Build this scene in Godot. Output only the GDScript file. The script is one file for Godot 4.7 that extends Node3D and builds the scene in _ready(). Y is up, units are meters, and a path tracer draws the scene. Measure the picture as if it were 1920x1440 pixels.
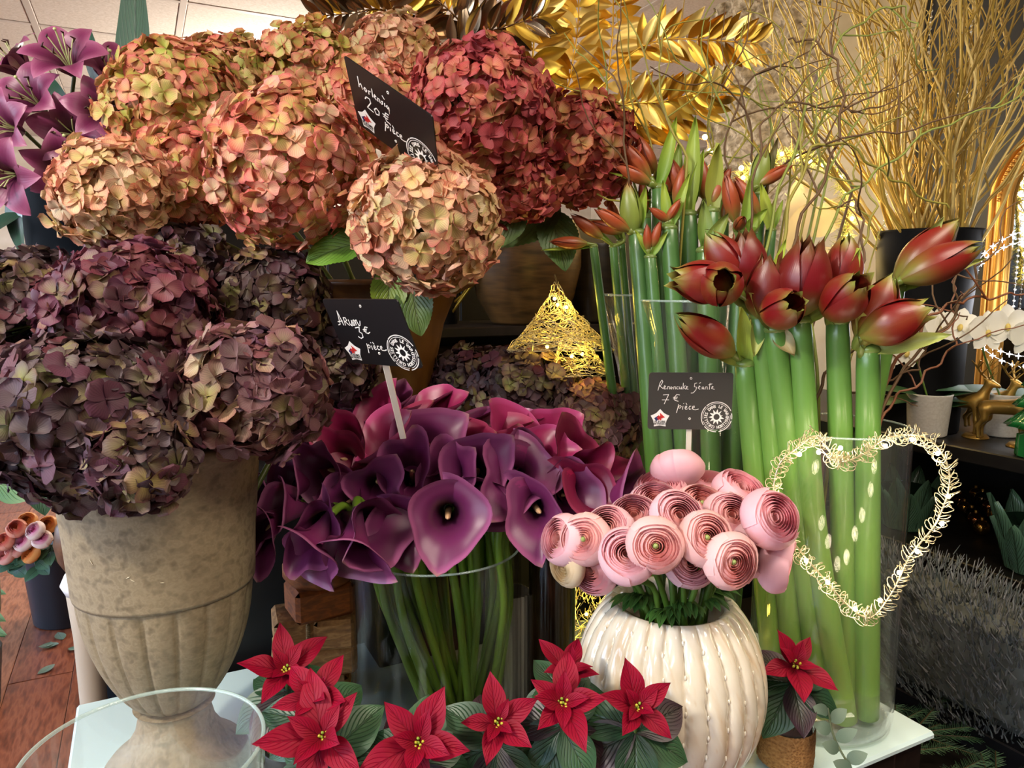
extends Node3D
# A flower-shop display: hydrangeas, callas, ranunculus, amaryllis and poinsettias on and round a glass-topped table.
# y is up, metres. The room's own axes are turned from the camera's: SIDE runs along the back wall, BACK runs away from the shop window.

const F := 1383.2
const EYE := Vector3(0, 1.40, 0)
const PITCH := 7.5
const TABLE_Y := 0.78
const TAU_ := PI * 2.0
var SIDE := Vector3(0.894, 0, -0.448)
var BACK := Vector3(-0.448, 0, -0.894)
var rng := RandomNumberGenerator.new()
var mats := {}
var texs := {}
var taken := {}


class MB:
	var v := PackedVector3Array()
	var c := PackedColorArray()
	var uv := PackedVector2Array()
	var idx := PackedInt32Array()
	var col := Color.WHITE

	func vert(p: Vector3, k: Color, t := Vector2.ZERO) -> int:
		v.append(p)
		c.append(k)
		uv.append(t)
		return v.size() - 1

	func quad(a: int, b: int, d: int, e: int) -> void:
		idx.append_array(PackedInt32Array([a, b, d, a, d, e]))

	func grid(p: PackedVector3Array, nu: int, nv: int, cols = null, wrap := false) -> void:
		# p holds (nv + 1) rows of nu + 1 points (nu points when wrapped)
		var w := nu if wrap else nu + 1
		var s := v.size()
		for j in nv + 1:
			for i in w:
				var k: Color = cols[j * w + i] if cols != null else col
				vert(p[j * w + i], k, Vector2(float(i) / nu, 1.0 - float(j) / nv))
		for j in nv:
			for i in nu:
				var a := s + j * w + i
				var b := s + j * w + (i + 1) % w
				quad(a, a + w, b + w, b)

	func tube(path: Array, rad: Array, sides := 6, cols = null, caps := true) -> void:
		var n := path.size()
		var s := v.size()
		var up := Vector3.UP
		var last := Vector3.ZERO
		for j in n:
			var t: Vector3 = (path[mini(j + 1, n - 1)] - path[maxi(j - 1, 0)]).normalized()
			if last == Vector3.ZERO:
				up = t.cross(Vector3.RIGHT if absf(t.x) < 0.9 else Vector3.UP).normalized()
			else:
				up = (up - t * up.dot(t)).normalized()
			last = t
			var sd := t.cross(up)
			var r: float = rad[j] if rad.size() > 1 else rad[0]
			for i in sides:
				var a := TAU * i / sides
				vert(path[j] + (up * cos(a) + sd * sin(a)) * r, cols[j] if cols != null else col, Vector2(float(i) / sides, float(j) / n))
		for j in n - 1:
			for i in sides:
				var a := s + j * sides + i
				var b := s + j * sides + (i + 1) % sides
				quad(a, a + sides, b + sides, b)
		if caps:
			for e in 2:
				var j := (n - 1) * e
				var m := vert(path[j], cols[j] if cols != null else col)
				for i in sides:
					var a := s + j * sides + i
					var b := s + j * sides + (i + 1) % sides
					if e == 0:
						idx.append_array(PackedInt32Array([m, a, b]))
					else:
						idx.append_array(PackedInt32Array([m, b, a]))

	func lathe(prof: Array, seg := 40, cols = null, at := Vector3.ZERO, ripple = null) -> void:
		var s := v.size()
		var n := prof.size()
		for j in n:
			for i in seg:
				var a := TAU * i / seg
				var r: float = prof[j].x
				if ripple != null:
					r = ripple.call(r, a, j, n)
				vert(at + Vector3(cos(a) * r, prof[j].y, sin(a) * r), cols[j] if cols != null else col, Vector2(float(i) / seg, prof[j].y))
		for j in n - 1:
			for i in seg:
				var a := s + j * seg + i
				var b := s + j * seg + (i + 1) % seg
				quad(a, b, b + seg, a + seg)

	func ball(at: Vector3, r: Vector3, seg := 10, rings := 6) -> void:
		var s := v.size()
		for j in rings + 1:
			var q := PI * j / rings
			for i in seg:
				var a := TAU * i / seg
				vert(at + Vector3(sin(q) * cos(a) * r.x, -cos(q) * r.y, sin(q) * sin(a) * r.z), col, Vector2(float(i) / seg, float(j) / rings))
		for j in rings:
			for i in seg:
				var a := s + j * seg + i
				var b := s + j * seg + (i + 1) % seg
				quad(a, b, b + seg, a + seg)

	func box(at: Vector3, size: Vector3, bs := Basis(), bevel := 0.003) -> void:
		# a box whose edges are chamfered
		var h := size / 2.0
		var b := minf(bevel, minf(h.x, minf(h.y, h.z)) * 0.6)
		for ax in 3:
			for sg in [-1.0, 1.0]:
				var n := Vector3.ZERO
				n[ax] = sg
				var u := Vector3.ZERO
				u[(ax + 1) % 3] = 1.0
				var w := n.cross(u)
				var hu := absf(u.dot(h))
				var hw := absf(w.dot(h))
				var o := n * h[ax]
				var q := []
				for k in [[-1, -1], [1, -1], [1, 1], [-1, 1]]:
					q.append(vert(at + bs * (o + u * (hu - b) * k[0] + w * (hw - b) * k[1]), col, Vector2((k[0] + 1) * hu, (k[1] + 1) * hw)))
				quad(q[0], q[3], q[2], q[1])
		# chamfers along the twelve edges and corners
		for ax in 3:
			var e := Vector3.ZERO
			e[ax] = 1.0
			var u := Vector3.ZERO
			u[(ax + 1) % 3] = 1.0
			var w := Vector3.ZERO
			w[(ax + 2) % 3] = 1.0
			var he := absf(e.dot(h)) - b
			for su in [-1.0, 1.0]:
				for sw in [-1.0, 1.0]:
					var p1: Vector3 = u * su * u.dot(h) + w * sw * (w.dot(h) - b)
					var p2: Vector3 = u * su * (u.dot(h) - b) + w * sw * w.dot(h)
					var a0 := vert(at + bs * (p1 - e * he), col)
					var a1 := vert(at + bs * (p1 + e * he), col)
					var b1 := vert(at + bs * (p2 + e * he), col)
					var b0 := vert(at + bs * (p2 - e * he), col)
					if su * sw > 0:
						quad(a0, a1, b1, b0)
					else:
						quad(a0, b0, b1, a1)

	func add(o: MB, xf: Transform3D) -> void:
		var s := v.size()
		for i in o.v.size():
			vert(xf * o.v[i], o.c[i], o.uv[i])
		for k in o.idx:
			idx.append(s + k)

	func mesh(mat: Material = null) -> ArrayMesh:
		var nrm := PackedVector3Array()
		nrm.resize(v.size())
		for k in range(0, idx.size(), 3):
			var a := v[idx[k]]
			var n := (v[idx[k + 2]] - a).cross(v[idx[k + 1]] - a)
			nrm[idx[k]] += n
			nrm[idx[k + 1]] += n
			nrm[idx[k + 2]] += n
		for i in nrm.size():
			nrm[i] = nrm[i].normalized() if nrm[i].length_squared() > 0.0 else Vector3.UP
		var arr := []
		arr.resize(Mesh.ARRAY_MAX)
		arr[Mesh.ARRAY_VERTEX] = v
		arr[Mesh.ARRAY_NORMAL] = nrm
		arr[Mesh.ARRAY_COLOR] = c
		arr[Mesh.ARRAY_TEX_UV] = uv
		arr[Mesh.ARRAY_INDEX] = idx
		var m := ArrayMesh.new()
		m.add_surface_from_arrays(Mesh.PRIMITIVE_TRIANGLES, arr)
		if mat:
			m.surface_set_material(0, mat)
		return m


# ---------------------------------------------------------------- small helpers

func S(hex: String) -> Color:
	return Color(hex).srgb_to_linear()


func at(px: float, py: float, d: float) -> Vector3:
	var p := deg_to_rad(PITCH)
	var x := (px - 960.0) / F * d
	var y := -(py - 720.0) / F * d
	return EYE + Vector3(x, y * cos(p) - d * sin(p), -y * sin(p) - d * cos(p))


func on(px: float, py: float, h: float) -> Vector3:
	var r := at(px, py, 1.0) - EYE
	return EYE + r * ((h - EYE.y) / r.y)


func room(s: float, y: float, b: float) -> Vector3:
	return SIDE * s + BACK * b + Vector3(0, y, 0)


func rr(a: float, b: float) -> float:
	return rng.randf_range(a, b)


func numbered(called: String) -> String:
	taken[called] = taken.get(called, -1) + 1
	return called if taken[called] == 0 else "%s_%03d" % [called, taken[called]]


func tag(o: Node, label: String, category: String, group := "", kind := "") -> void:
	o.set_meta("label", label)
	o.set_meta("category", category)
	if group:
		o.set_meta("group", group)
	if kind:
		o.set_meta("kind", kind)


func thing(called: String, label: String, category: String, where := Vector3.ZERO, group := "") -> Node3D:
	var o := Node3D.new()
	o.name = numbered(called)
	add_child(o, true)
	o.position = where
	tag(o, label, category, group)
	return o


func part(m: Mesh, called: String, parent: Node, mat: Material = null, xf := Transform3D()) -> MeshInstance3D:
	var o := MeshInstance3D.new()
	o.name = called if parent != self else numbered(called)
	o.mesh = m
	if mat:
		o.material_override = mat
	o.transform = xf
	parent.add_child(o, true)
	return o


func struct(called: String, m: Mesh, mat: Material, xf := Transform3D()) -> MeshInstance3D:
	var o := part(m, called, self, mat, xf)
	o.set_meta("kind", "structure")
	return o


func frame(origin: Vector3, y: Vector3, near_z := Vector3.BACK) -> Transform3D:
	# local +y along y, local +z as near near_z as can be
	var yy := y.normalized()
	var z := near_z - yy * near_z.dot(yy)
	if z.length() < 0.01:
		z = yy.cross(Vector3.RIGHT)
	z = z.normalized()
	return Transform3D(Basis(yy.cross(z), yy, z), origin)


func facing(origin: Vector3, n: Vector3, spin: float) -> Transform3D:
	# local +z along n
	var z := n.normalized()
	var x := (Vector3.UP if absf(z.y) < 0.95 else Vector3.RIGHT).cross(z).normalized()
	return Transform3D(Basis(x, z.cross(x), z) * Basis(Vector3.BACK, spin), origin)


func smooth_path(keys: Array, n: int) -> Array:
	var cv := Curve3D.new()
	for i in keys.size():
		var a: Vector3 = keys[maxi(i - 1, 0)]
		var b: Vector3 = keys[mini(i + 1, keys.size() - 1)]
		cv.add_point(keys[i], (a - b) / 6.0, (b - a) / 6.0)
	var out := []
	for i in n + 1:
		var f := float(i) / n * (keys.size() - 1)
		var k := mini(int(f), keys.size() - 2)
		out.append(cv.sample(k, f - k))
	return out


# ---------------------------------------------------------------- textures and materials

func noise_tex(key: String, kind: int, freq: float, oct: int, ramp: Array, size := 256, seed_ := 1) -> NoiseTexture2D:
	if texs.has(key):
		return texs[key]
	var n := FastNoiseLite.new()
	n.noise_type = kind
	n.frequency = freq
	n.fractal_octaves = oct
	n.seed = seed_
	var t := NoiseTexture2D.new()
	t.width = size
	t.height = size
	t.seamless = true
	t.noise = n
	if ramp:
		var g := Gradient.new()
		g.offsets = PackedFloat32Array(ramp.map(func(r): return r[0]))
		g.colors = PackedColorArray(ramp.map(func(r): return Color(r[1])))
		t.color_ramp = g
	texs[key] = t
	return t


func vein_tex(key: String, sides: int, slant: float, depth: float) -> ImageTexture:
	# relief of a leaf: midrib and side veins that run out at a slant
	if texs.has(key):
		return texs[key]
	var n := 192
	var im := Image.create(n, n, false, Image.FORMAT_L8)
	for y in n:
		for x in n:
			var s := absf(x / float(n - 1) - 0.5) * 2.0
			var t := 1.0 - y / float(n - 1)
			var h := 1.0 - depth * exp(-pow(s / 0.05, 2.0))
			var q := fposmod((t - s * slant) * sides, 1.0)
			h -= depth * 0.7 * exp(-pow((q - 0.5) / 0.09, 2.0)) * smoothstep(1.0, 0.5, s)
			im.set_pixel(x, y, Color(h, h, h))
	texs[key] = ImageTexture.create_from_image(im)
	return texs[key]


func streak_tex(key: String, n_: int) -> ImageTexture:
	# fine lengthwise veins of a petal
	if texs.has(key):
		return texs[key]
	var n := 128
	var im := Image.create(n, n, false, Image.FORMAT_L8)
	for y in n:
		for x in n:
			var s := x / float(n - 1) - 0.5
			var t := 1.0 - y / float(n - 1)
			var h := 0.94 + 0.06 * cos(s / (0.35 + 0.65 * t) * TAU * n_)
			im.set_pixel(x, y, Color(h, h, h))
	texs[key] = ImageTexture.create_from_image(im)
	return texs[key]


func mat(key: String, hex: String, rough := 0.6, opt := {}) -> StandardMaterial3D:
	if mats.has(key):
		return mats[key]
	var m := StandardMaterial3D.new()
	m.resource_name = key
	m.albedo_color = Color(hex)
	m.roughness = rough
	m.cull_mode = BaseMaterial3D.CULL_DISABLED
	for k in opt:
		match k:
			"vc": m.vertex_color_use_as_albedo = true
			"metal": m.metallic = opt[k]
			"spec": m.metallic_specular = opt[k]
			"tex": m.albedo_texture = opt[k]
			"tri":
				m.uv1_triplanar = true
				m.uv1_scale = Vector3.ONE * opt[k] if opt[k] is float else opt[k]
			"world": m.uv1_world_triplanar = true
			"bump":
				m.heightmap_enabled = true
				m.heightmap_texture = opt[k][0]
				m.heightmap_scale = opt[k][1]
			"back":
				m.backlight_enabled = true
				m.backlight = Color(opt[k], opt[k], opt[k])
			"coat":
				m.clearcoat_enabled = true
				m.clearcoat = opt[k]
				m.clearcoat_roughness = 0.1
			"rim":
				m.rim_enabled = true
				m.rim = opt[k]
				m.rim_tint = 0.7
			"glow":
				m.emission_enabled = true
				m.emission = Color(opt[k][0])
				m.emission_energy_multiplier = opt[k][1]
			"alpha":
				m.transparency = BaseMaterial3D.TRANSPARENCY_ALPHA
				m.albedo_color.a = opt[k]
	mats[key] = m
	return m


# ---------------------------------------------------------------- shapes that many plants share

func blade(mb: MB, xf: Transform3D, L: float, W: float, o: Dictionary) -> void:
	# a petal or leaf: along local +y, across x, its face to +z
	var nu: int = o.get("nu", 4)
	var nv: int = o.get("nv", 6)
	var k: float = o.get("k", 1.0)
	var e: float = o.get("e", 1.0)
	var bend: float = o.get("bend", 0.0)
	var bp: float = o.get("bp", 1.0)
	var tilt: float = o.get("tilt", 0.0)
	var cup: float = o.get("cup", 0.0)
	var fold: float = o.get("fold", 0.0)
	var wave: float = o.get("wave", 0.0)
	var wf: float = o.get("wf", 9.0)
	var ph: float = o.get("ph", 0.0)
	var saw: float = o.get("saw", 0.0)
	var cb: Color = o.get("cb", Color.WHITE)
	var ct: Color = o.get("ct", cb)
	var ce: Color = o.get("ce", ct)
	var ea: float = o.get("ea", 0.0)
	var cm: Color = o.get("cm", cb)
	var ma: float = o.get("ma", 0.0)
	var neck: float = o.get("neck", 0.0)
	var p := PackedVector3Array()
	var cols := PackedColorArray()
	var pos := Vector3.ZERO
	for j in nv + 1:
		var t := float(j) / nv
		var a := tilt + bend * pow(t, bp)
		if j > 0:
			pos += Vector3(0, cos(a), sin(a)) * (L / nv)
		var nrm := Vector3(0, -sin(a), cos(a))
		var w := W * maxf(pow(maxf(sin(PI * pow(t, k)), 0.0), e), neck * (1.0 - t))
		if saw > 0.0 and j % 2 == 1:
			w *= 1.0 - saw
		for i in nu + 1:
			var s := float(i) / nu * 2.0 - 1.0
			var z := cup * W * s * s + fold * w * absf(s) + wave * W * sin(wf * t + ph + (2.0 if s > 0 else 0.0)) * s * s
			p.append(xf * (pos + Vector3(w * s * (1.0 - 0.15 * absf(cup) * s * s), 0, 0) + nrm * z))
			var q := cb.lerp(ct, smoothstep(0.0, 1.0, t))
			if ea > 0.0:
				q = q.lerp(ce, clampf(ea * maxf(pow(absf(s), 2.0), smoothstep(0.7, 1.0, t)), 0.0, 1.0))
			if ma > 0.0:
				q = q.lerp(cm, ma * exp(-pow(s / 0.3, 2.0)) * (1.0 - t))
			cols.append(q)
	mb.grid(p, nu, nv, cols)


func shell_petal(mb: MB, L: float, R: float, az: float, half: float, o: Dictionary) -> void:
	# a petal that lies on an egg-shaped surface round the local y axis
	var nu: int = o.get("nu", 5)
	var nv: int = o.get("nv", 6)
	var open: float = o.get("open", 0.0)
	var fat: float = o.get("fat", 0.8)
	var low: float = o.get("low", 0.12)
	var t1: float = o.get("t1", 1.0)
	var flare: float = o.get("flare", 0.0)
	var wob: float = o.get("wob", 0.0)
	var lean: float = o.get("lean", 0.0)
	var tipn: float = o.get("tipn", 0.75)
	var cb: Color = o.get("cb", Color.WHITE)
	var ct: Color = o.get("ct", cb)
	var ctip: Color = o.get("ctip", ct)
	var ce: Color = o.get("ce", ct)
	var ea: float = o.get("ea", 0.0)
	var cm: Color = o.get("cm", cb)
	var ma: float = o.get("ma", 0.0)
	var p := PackedVector3Array()
	var cols := PackedColorArray()
	for j in nv + 1:
		var t := float(j) / nv * t1
		for i in nu + 1:
			var s := float(i) / nu * 2.0 - 1.0
			var tt := t * (1.0 - 0.10 * s * s * smoothstep(0.4, 1.0, t))
			var rad := R * maxf(pow(maxf(sin(PI * pow(tt, 0.85)), 0.0), fat), low * (1.0 - tt))
			rad = maxf(rad, R * open * smoothstep(0.35, 1.0, tt))
			rad += flare * R * pow(tt, 4.0)
			rad -= lean * R * smoothstep(0.55, 1.0, float(j) / nv)
			rad *= 1.0 + wob * sin(3.0 * s + az * 2.0 + tt * 4.0) * tt
			var a := az + half * s * (1.0 - tipn * pow(tt, 4.0))
			p.append(Vector3(cos(a) * rad, L * tt, sin(a) * rad))
			var q := cb.lerp(ct, smoothstep(0.0, 0.45, tt)).lerp(ctip, smoothstep(0.72, 1.0, tt))
			if ea > 0.0:
				q = q.lerp(ce, ea * pow(absf(s), 3.0))
			if ma > 0.0:
				q = q.lerp(cm, ma * exp(-pow(s / 0.28, 2.0)))
			cols.append(q)
	mb.grid(p, nu, nv, cols)


func wander(from: Vector3, dir: Vector3, length: float, n: int, amp: float, keep: float, r0: float, r1: float, lift := 0.0) -> Array:
	# a crooked twig: [path, radii]
	var path := [from]
	var rad := [r0]
	var d := dir.normalized()
	var swing := Vector3(rr(-1, 1), rr(-1, 1), rr(-1, 1))
	var aim := d
	for i in n:
		swing = swing * 0.45 + Vector3(rr(-1, 1), rr(-1, 1), rr(-1, 1)) * 0.8
		aim = (aim + Vector3.UP * lift).normalized()
		d = (d * (1.0 - keep) + aim * keep + swing * amp).normalized()
		path.append(path[-1] + d * length / n)
		rad.append(lerpf(r0, r1, float(i + 1) / n))
	return [path, rad]


# ---------------------------------------------------------------- the scene

func _ready() -> void:
	rng.seed = 7
	# camera
	var cam := Camera3D.new()
	cam.name = "camera"
	cam.position = EYE
	cam.rotation_degrees.x = -PITCH
	cam.fov = 55.0
	cam.near = 0.05
	add_child(cam)
	# sky, seen only through the shop window
	var env := Environment.new()
	var sky := Sky.new()
	var sm := ProceduralSkyMaterial.new()
	sm.sky_top_color = Color("8fb4e6")
	sm.sky_horizon_color = Color("dfe8f2")
	sm.ground_bottom_color = Color("6d6c6a")
	sm.ground_horizon_color = Color("b9b9b6")
	sm.sky_energy_multiplier = 3.2
	sm.ground_energy_multiplier = 2.0
	sky.sky_material = sm
	env.background_mode = Environment.BG_SKY
	env.sky = sky
	env.tonemap_mode = Environment.TONE_MAPPER_LINEAR
	env.tonemap_exposure = 0.86
	env.sdfgi_enabled = true
	env.ssao_enabled = true
	env.ssil_enabled = true
	var we := WorldEnvironment.new()
	we.name = "surroundings"
	we.environment = env
	add_child(we)
	# ceiling lamps of the shop: flat panels let into the ceiling grid, and one spotlight on a stem over the display
	panel_lamp(room(-1.5, 2.585, 0.3), 1.18, 0.58, "fff3e4", 4.0, "over the window aisle")
	panel_lamp(room(0.9, 2.585, -0.3), 1.18, 0.58, "ffeed8", 4.2, "over the counter")
	panel_lamp(room(-1.5, 2.585, -1.5), 1.18, 0.58, "fff3e4", 3.0, "by the street door")
	panel_lamp(room(1.5, 2.585, 4.4), 1.18, 0.58, "fff0dc", 2.0, "deep in the shop")
	spot_lamp(Vector3(-1.15, 2.30, 0.10), Vector3(-0.25, 0.95, -1.05), "fff4e6", 2.5)
	globe_lamp(Vector3(-1.12, 2.12, -4.3), "fff4e4", 3.2, "hanging nearer the lilies")
	globe_lamp(Vector3(-1.55, 2.12, -5.6), "fff4e4", 3.2, "hanging farthest down the shop")
	shell()
	table_and_stands()
	vessels()
	print("structure ", Time.get_ticks_msec())
	hydrangeas()
	print("hydrangeas ", Time.get_ticks_msec())
	callas()
	ranunculus()
	amaryllis()
	poinsettias()
	print("flowers ", Time.get_ticks_msec())
	price_cards()
	gold_and_twigs()
	print("twigs ", Time.get_ticks_msec())
	lit_ornaments()
	lilies_and_roses()
	right_shelves()
	print("done ", Time.get_ticks_msec())


func panel_lamp(p: Vector3, w: float, l: float, hex: String, energy: float, where: String) -> void:
	var o := thing("ceiling_panel_lamp", "flat square white ceiling panel lamp " + where, "lamp", p)
	o.basis = Basis(SIDE, Vector3.UP, -BACK)
	var mb := MB.new()
	for k in [[w, 0.02, 0, -l / 2], [w, 0.02, 0, l / 2], [0.02, l, -w / 2, 0], [0.02, l, w / 2, 0]]:
		mb.box(Vector3(k[2], 0.0, k[3]), Vector3(k[0], 0.022, k[1]))
	part(mb.mesh(), "frame", o, mat("lamp_frame", "e8e8e6", 0.4))
	mb = MB.new()
	mb.box(Vector3(0, 0.004, 0), Vector3(w - 0.02, 0.008, l - 0.02))
	part(mb.mesh(), "diffuser", o, mat("lamp_panel_" + hex, hex, 0.5, {"glow": [hex, 2.0]}))
	var a := AreaLight3D.new()
	a.name = "panel_light"
	a.area_size = Vector2(w - 0.04, l - 0.04)
	a.light_color = Color(hex)
	a.light_energy = energy
	a.area_range = 14.0
	a.area_attenuation = 2.0
	a.shadow_enabled = true
	a.rotation_degrees.x = -90
	a.position.y = -0.016
	o.add_child(a)


func globe_lamp(p: Vector3, hex: String, energy: float, where: String) -> void:
	var o := thing("pendant_globe_lamp", "white glass globe pendant lamp " + where, "lamp", p)
	var mb := MB.new()
	mb.ball(Vector3.ZERO, Vector3.ONE * 0.13, 24, 14)
	part(mb.mesh(), "globe_bulb", o, mat("lamp_globe", hex, 0.4, {"glow": [hex, 3.0]}))
	mb = MB.new()
	mb.tube([Vector3(0, 0.12, 0), Vector3(0, 2.6 - p.y, 0)], [0.004], 6)
	mb.lathe([Vector2(0.05, 2.585 - p.y), Vector2(0.05, 2.6 - p.y)], 16)
	part(mb.mesh(), "cord", o, mat("lamp_frame", "e8e8e6", 0.4))
	var l := OmniLight3D.new()
	l.name = "globe_light"
	l.light_color = Color(hex)
	l.light_energy = energy
	l.light_size = 0.12
	l.omni_range = 14.0
	l.omni_attenuation = 2.0
	l.shadow_enabled = true
	o.add_child(l)


func spot_lamp(p: Vector3, to: Vector3, hex: String, energy: float) -> void:
	var o := thing("ceiling_spotlight", "white cylindrical ceiling spotlight aimed at the flower display", "lamp", p)
	var f := frame(Vector3.ZERO, p - to, Vector3.UP)
	var mb := MB.new()
	mb.lathe([Vector2(0.052, -0.02), Vector2(0.055, -0.02), Vector2(0.055, 0.12), Vector2(0.048, 0.132), Vector2(0.0, 0.132)], 24)
	part(mb.mesh(), "housing", o, mat("lamp_frame", "e8e8e6", 0.4), f)
	mb = MB.new()
	mb.lathe([Vector2(0.0, 0.0), Vector2(0.05, 0.0)], 24)
	part(mb.mesh(), "bulb_glass", o, mat("lamp_spot", hex, 0.5, {"glow": [hex, 6.0]}), f)
	mb = MB.new()
	mb.tube([f * Vector3(0, 0.1, 0), Vector3(0, 2.6 - p.y, 0)], [0.011], 8)
	part(mb.mesh(), "stem", o, mat("lamp_frame", "e8e8e6", 0.4))
	var s := SpotLight3D.new()
	s.name = "spot_light"
	s.light_color = Color(hex)
	s.light_energy = energy
	s.light_size = 0.05
	s.spot_angle = 48.0
	s.spot_angle_attenuation = 0.8
	s.spot_range = 12.0
	s.spot_attenuation = 2.0
	s.shadow_enabled = true
	o.add_child(s)
	s.global_transform = Transform3D(Basis(), p + (to - p).normalized() * 0.03).looking_at(to)


func room_box(called: String, s0: float, s1: float, y0: float, y1: float, b0: float, b1: float, m: Material) -> MeshInstance3D:
	var mb := MB.new()
	mb.box(Vector3.ZERO, Vector3(s1 - s0, y1 - y0, b1 - b0), Basis(), 0.004)
	return struct(called, mb.mesh(), m, Transform3D(Basis(SIDE, Vector3.UP, -BACK), room((s0 + s1) / 2, (y0 + y1) / 2, (b0 + b1) / 2)))


func shell() -> void:
	var white := mat("plaster", "d9d3cb", 0.85, {"tex": noise_tex("plaster", FastNoiseLite.TYPE_SIMPLEX, 0.02, 4, [[0.0, "e6e2da"], [1.0, "ffffff"]]), "tri": 1.2, "world": true})
	var black := mat("black_wall", "202327", 0.55, {"tex": noise_tex("plaster", 0, 0, 0, []), "tri": 0.8, "world": true})
	# floor: a slab with planks laid on it
	var slab := room_box("floor", -3.4, 4.8, -0.2, -0.018, -3.0, 7.4, mat("floor_slab", "1d130d", 0.8))
	var grain := noise_tex("floor_grain", FastNoiseLite.TYPE_SIMPLEX, 0.03, 5, [[0.0, "8f6a52"], [0.45, "d8b79a"], [0.6, "f2dcc6"], [1.0, "b98f72"]])
	var tones := ["a06a50", "915c46", "a8765a", "98644e"]
	var planks := []
	for k in 4:
		var m := mat("floor_plank_%d" % k, tones[k], 0.38, {"tex": grain, "tri": Vector3(4.0, 4.0, 0.7), "bump": [grain, 0.12]})
		m.uv1_offset = Vector3(0.2 * k, 0.31 * k, 0.17 * k)
		planks.append(m)
	var pm := MB.new()
	pm.box(Vector3.ZERO, Vector3(0.198, 0.018, 1.796), Basis(), 0.0015)
	var plank := pm.mesh()
	for i in 38:
		for j in 6:
			var s := -3.3 + 0.2 * i + 0.1
			var b := -3.0 + 1.8 * j + 0.9 + (0.6 * (i % 3) - 0.6)
			if b > 6.4 or b < -2.05:
				continue
			var w := Transform3D(Basis(SIDE, Vector3.UP, -BACK), room(s, -0.009, b))
			part(plank, "plank", slab, planks[rng.randi() % 4], slab.transform.affine_inverse() * w)
	# ceiling: slab, T-bars, tiles
	var top := room_box("ceiling", -3.4, 4.8, 2.62, 2.8, -3.0, 7.4, mat("ceiling_slab", "b9b4ac", 0.9))
	var tile_m := mat("ceiling_tile", "d2cbc3", 0.9, {"tex": noise_tex("tile", FastNoiseLite.TYPE_VALUE, 0.2, 3, [[0.0, "dedad4"], [1.0, "ffffff"]]), "tri": 3.0, "bump": [noise_tex("tile", 0, 0, 0, []), 0.05]})
	var bar_m := mat("ceiling_bar", "b7afa7", 0.5)
	var tm := MB.new()
	tm.box(Vector3.ZERO, Vector3(0.57, 0.016, 0.57), Basis(), 0.006)
	var tile := tm.mesh()
	var inv := top.transform.affine_inverse()
	var turn := Basis(SIDE, Vector3.UP, -BACK)
	for i in 13:
		for j in 17:
			part(tile, "tile", top, tile_m, inv * Transform3D(turn, room(-3.06 + 0.6 * i, 2.610, -2.7 + 0.6 * j)))
	for i in 14:
		var m := MB.new()
		m.box(Vector3.ZERO, Vector3(0.03, 0.014, 10.4), Basis(), 0.002)
		part(m.mesh(), "grid_bar", top, bar_m, inv * Transform3D(turn, room(-3.36 + 0.6 * i, 2.606, 2.2)))
	for j in 18:
		var m := MB.new()
		m.box(Vector3.ZERO, Vector3(8.2, 0.013, 0.03), Basis(), 0.002)
		part(m.mesh(), "grid_bar", top, bar_m, inv * Transform3D(turn, room(0.7, 2.606, -3.0 + 0.6 * j)))
	# walls; the wall towards the street on the window side has a large opening
	room_box("wall_back", -3.4, 4.8, 0.0, 2.62, 7.2, 7.4, white)
	room_box("wall_front", -3.4, 4.8, 0.0, 2.62, -3.0, -2.8, mat("taupe_wall", "6f655c", 0.8, {"tex": noise_tex("plaster", 0, 0, 0, []), "tri": 1.2, "world": true}))
	room_box("wall_far_side", 4.6, 4.8, 0.0, 2.62, -2.8, 7.2, white)
	room_box("wall_window_low", -3.4, -3.2, 0.0, 0.5, -2.8, 7.2, white)
	room_box("wall_window_high", -3.4, -3.2, 2.3, 2.62, -2.8, 7.2, white)
	room_box("wall_window_end", -3.4, -3.2, 0.5, 2.3, 6.6, 7.2, white)
	room_box("wall_window_start", -3.4, -3.2, 0.5, 2.3, -2.8, -2.0, white)
	room_box("window_1", -3.31, -3.30, 0.5, 2.3, -2.0, 6.6, mat("shop_glass", "e6f0f2", 0.02, {"alpha": 0.04}))
	# the dark wall with shelves, its plaster pilaster and the rough stone end
	room_box("wall_right", 2.3, 2.7, 0.0, 2.62, -2.8, 1.64, black)
	room_box("trim_1", 2.28, 2.7, 0.0, 2.62, 1.64, 2.04, mat("pilaster", "b4a98f", 0.45, {"tex": noise_tex("plaster", 0, 0, 0, []), "tri": 1.4, "world": true}))
	var mb := MB.new()
	var fn := FastNoiseLite.new()
	fn.seed = 5
	fn.frequency = 6.0
	fn.fractal_octaves = 4
	var nu := 60
	var nv := 150
	var pts := PackedVector3Array()
	for j in nv + 1:
		for i in nu + 1:
			var u := float(i) / nu
			var y := 2.62 * j / nv
			var b := 2.04 + 0.61 * minf(u / 0.8, 1.0)
			var s := 2.3 + maxf(0.0, u - 0.8) / 0.2 * 0.4
			var q := fn.get_noise_3d(b, y, s) * 0.05 + fn.get_noise_3d(b * 4.0, y * 4.0, s * 4.0) * 0.02
			pts.append(room(s - q * (1.0 if u < 0.8 else 0.3), y, b + q * (0.3 if u < 0.8 else 1.0)))
	mb.grid(pts, nu, nv)
	var rock := noise_tex("rock", FastNoiseLite.TYPE_SIMPLEX, 0.025, 5, [[0.0, "6d675d"], [0.4, "a39b8d"], [0.62, "cfc8ba"], [1.0, "e6e0d2"]], 512)
	struct("wall_stone", mb.mesh(), mat("rough_stone", "f0e8d8", 0.9, {"tex": rock, "tri": 2.2, "world": true, "bump": [rock, 1.6]}))


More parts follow.
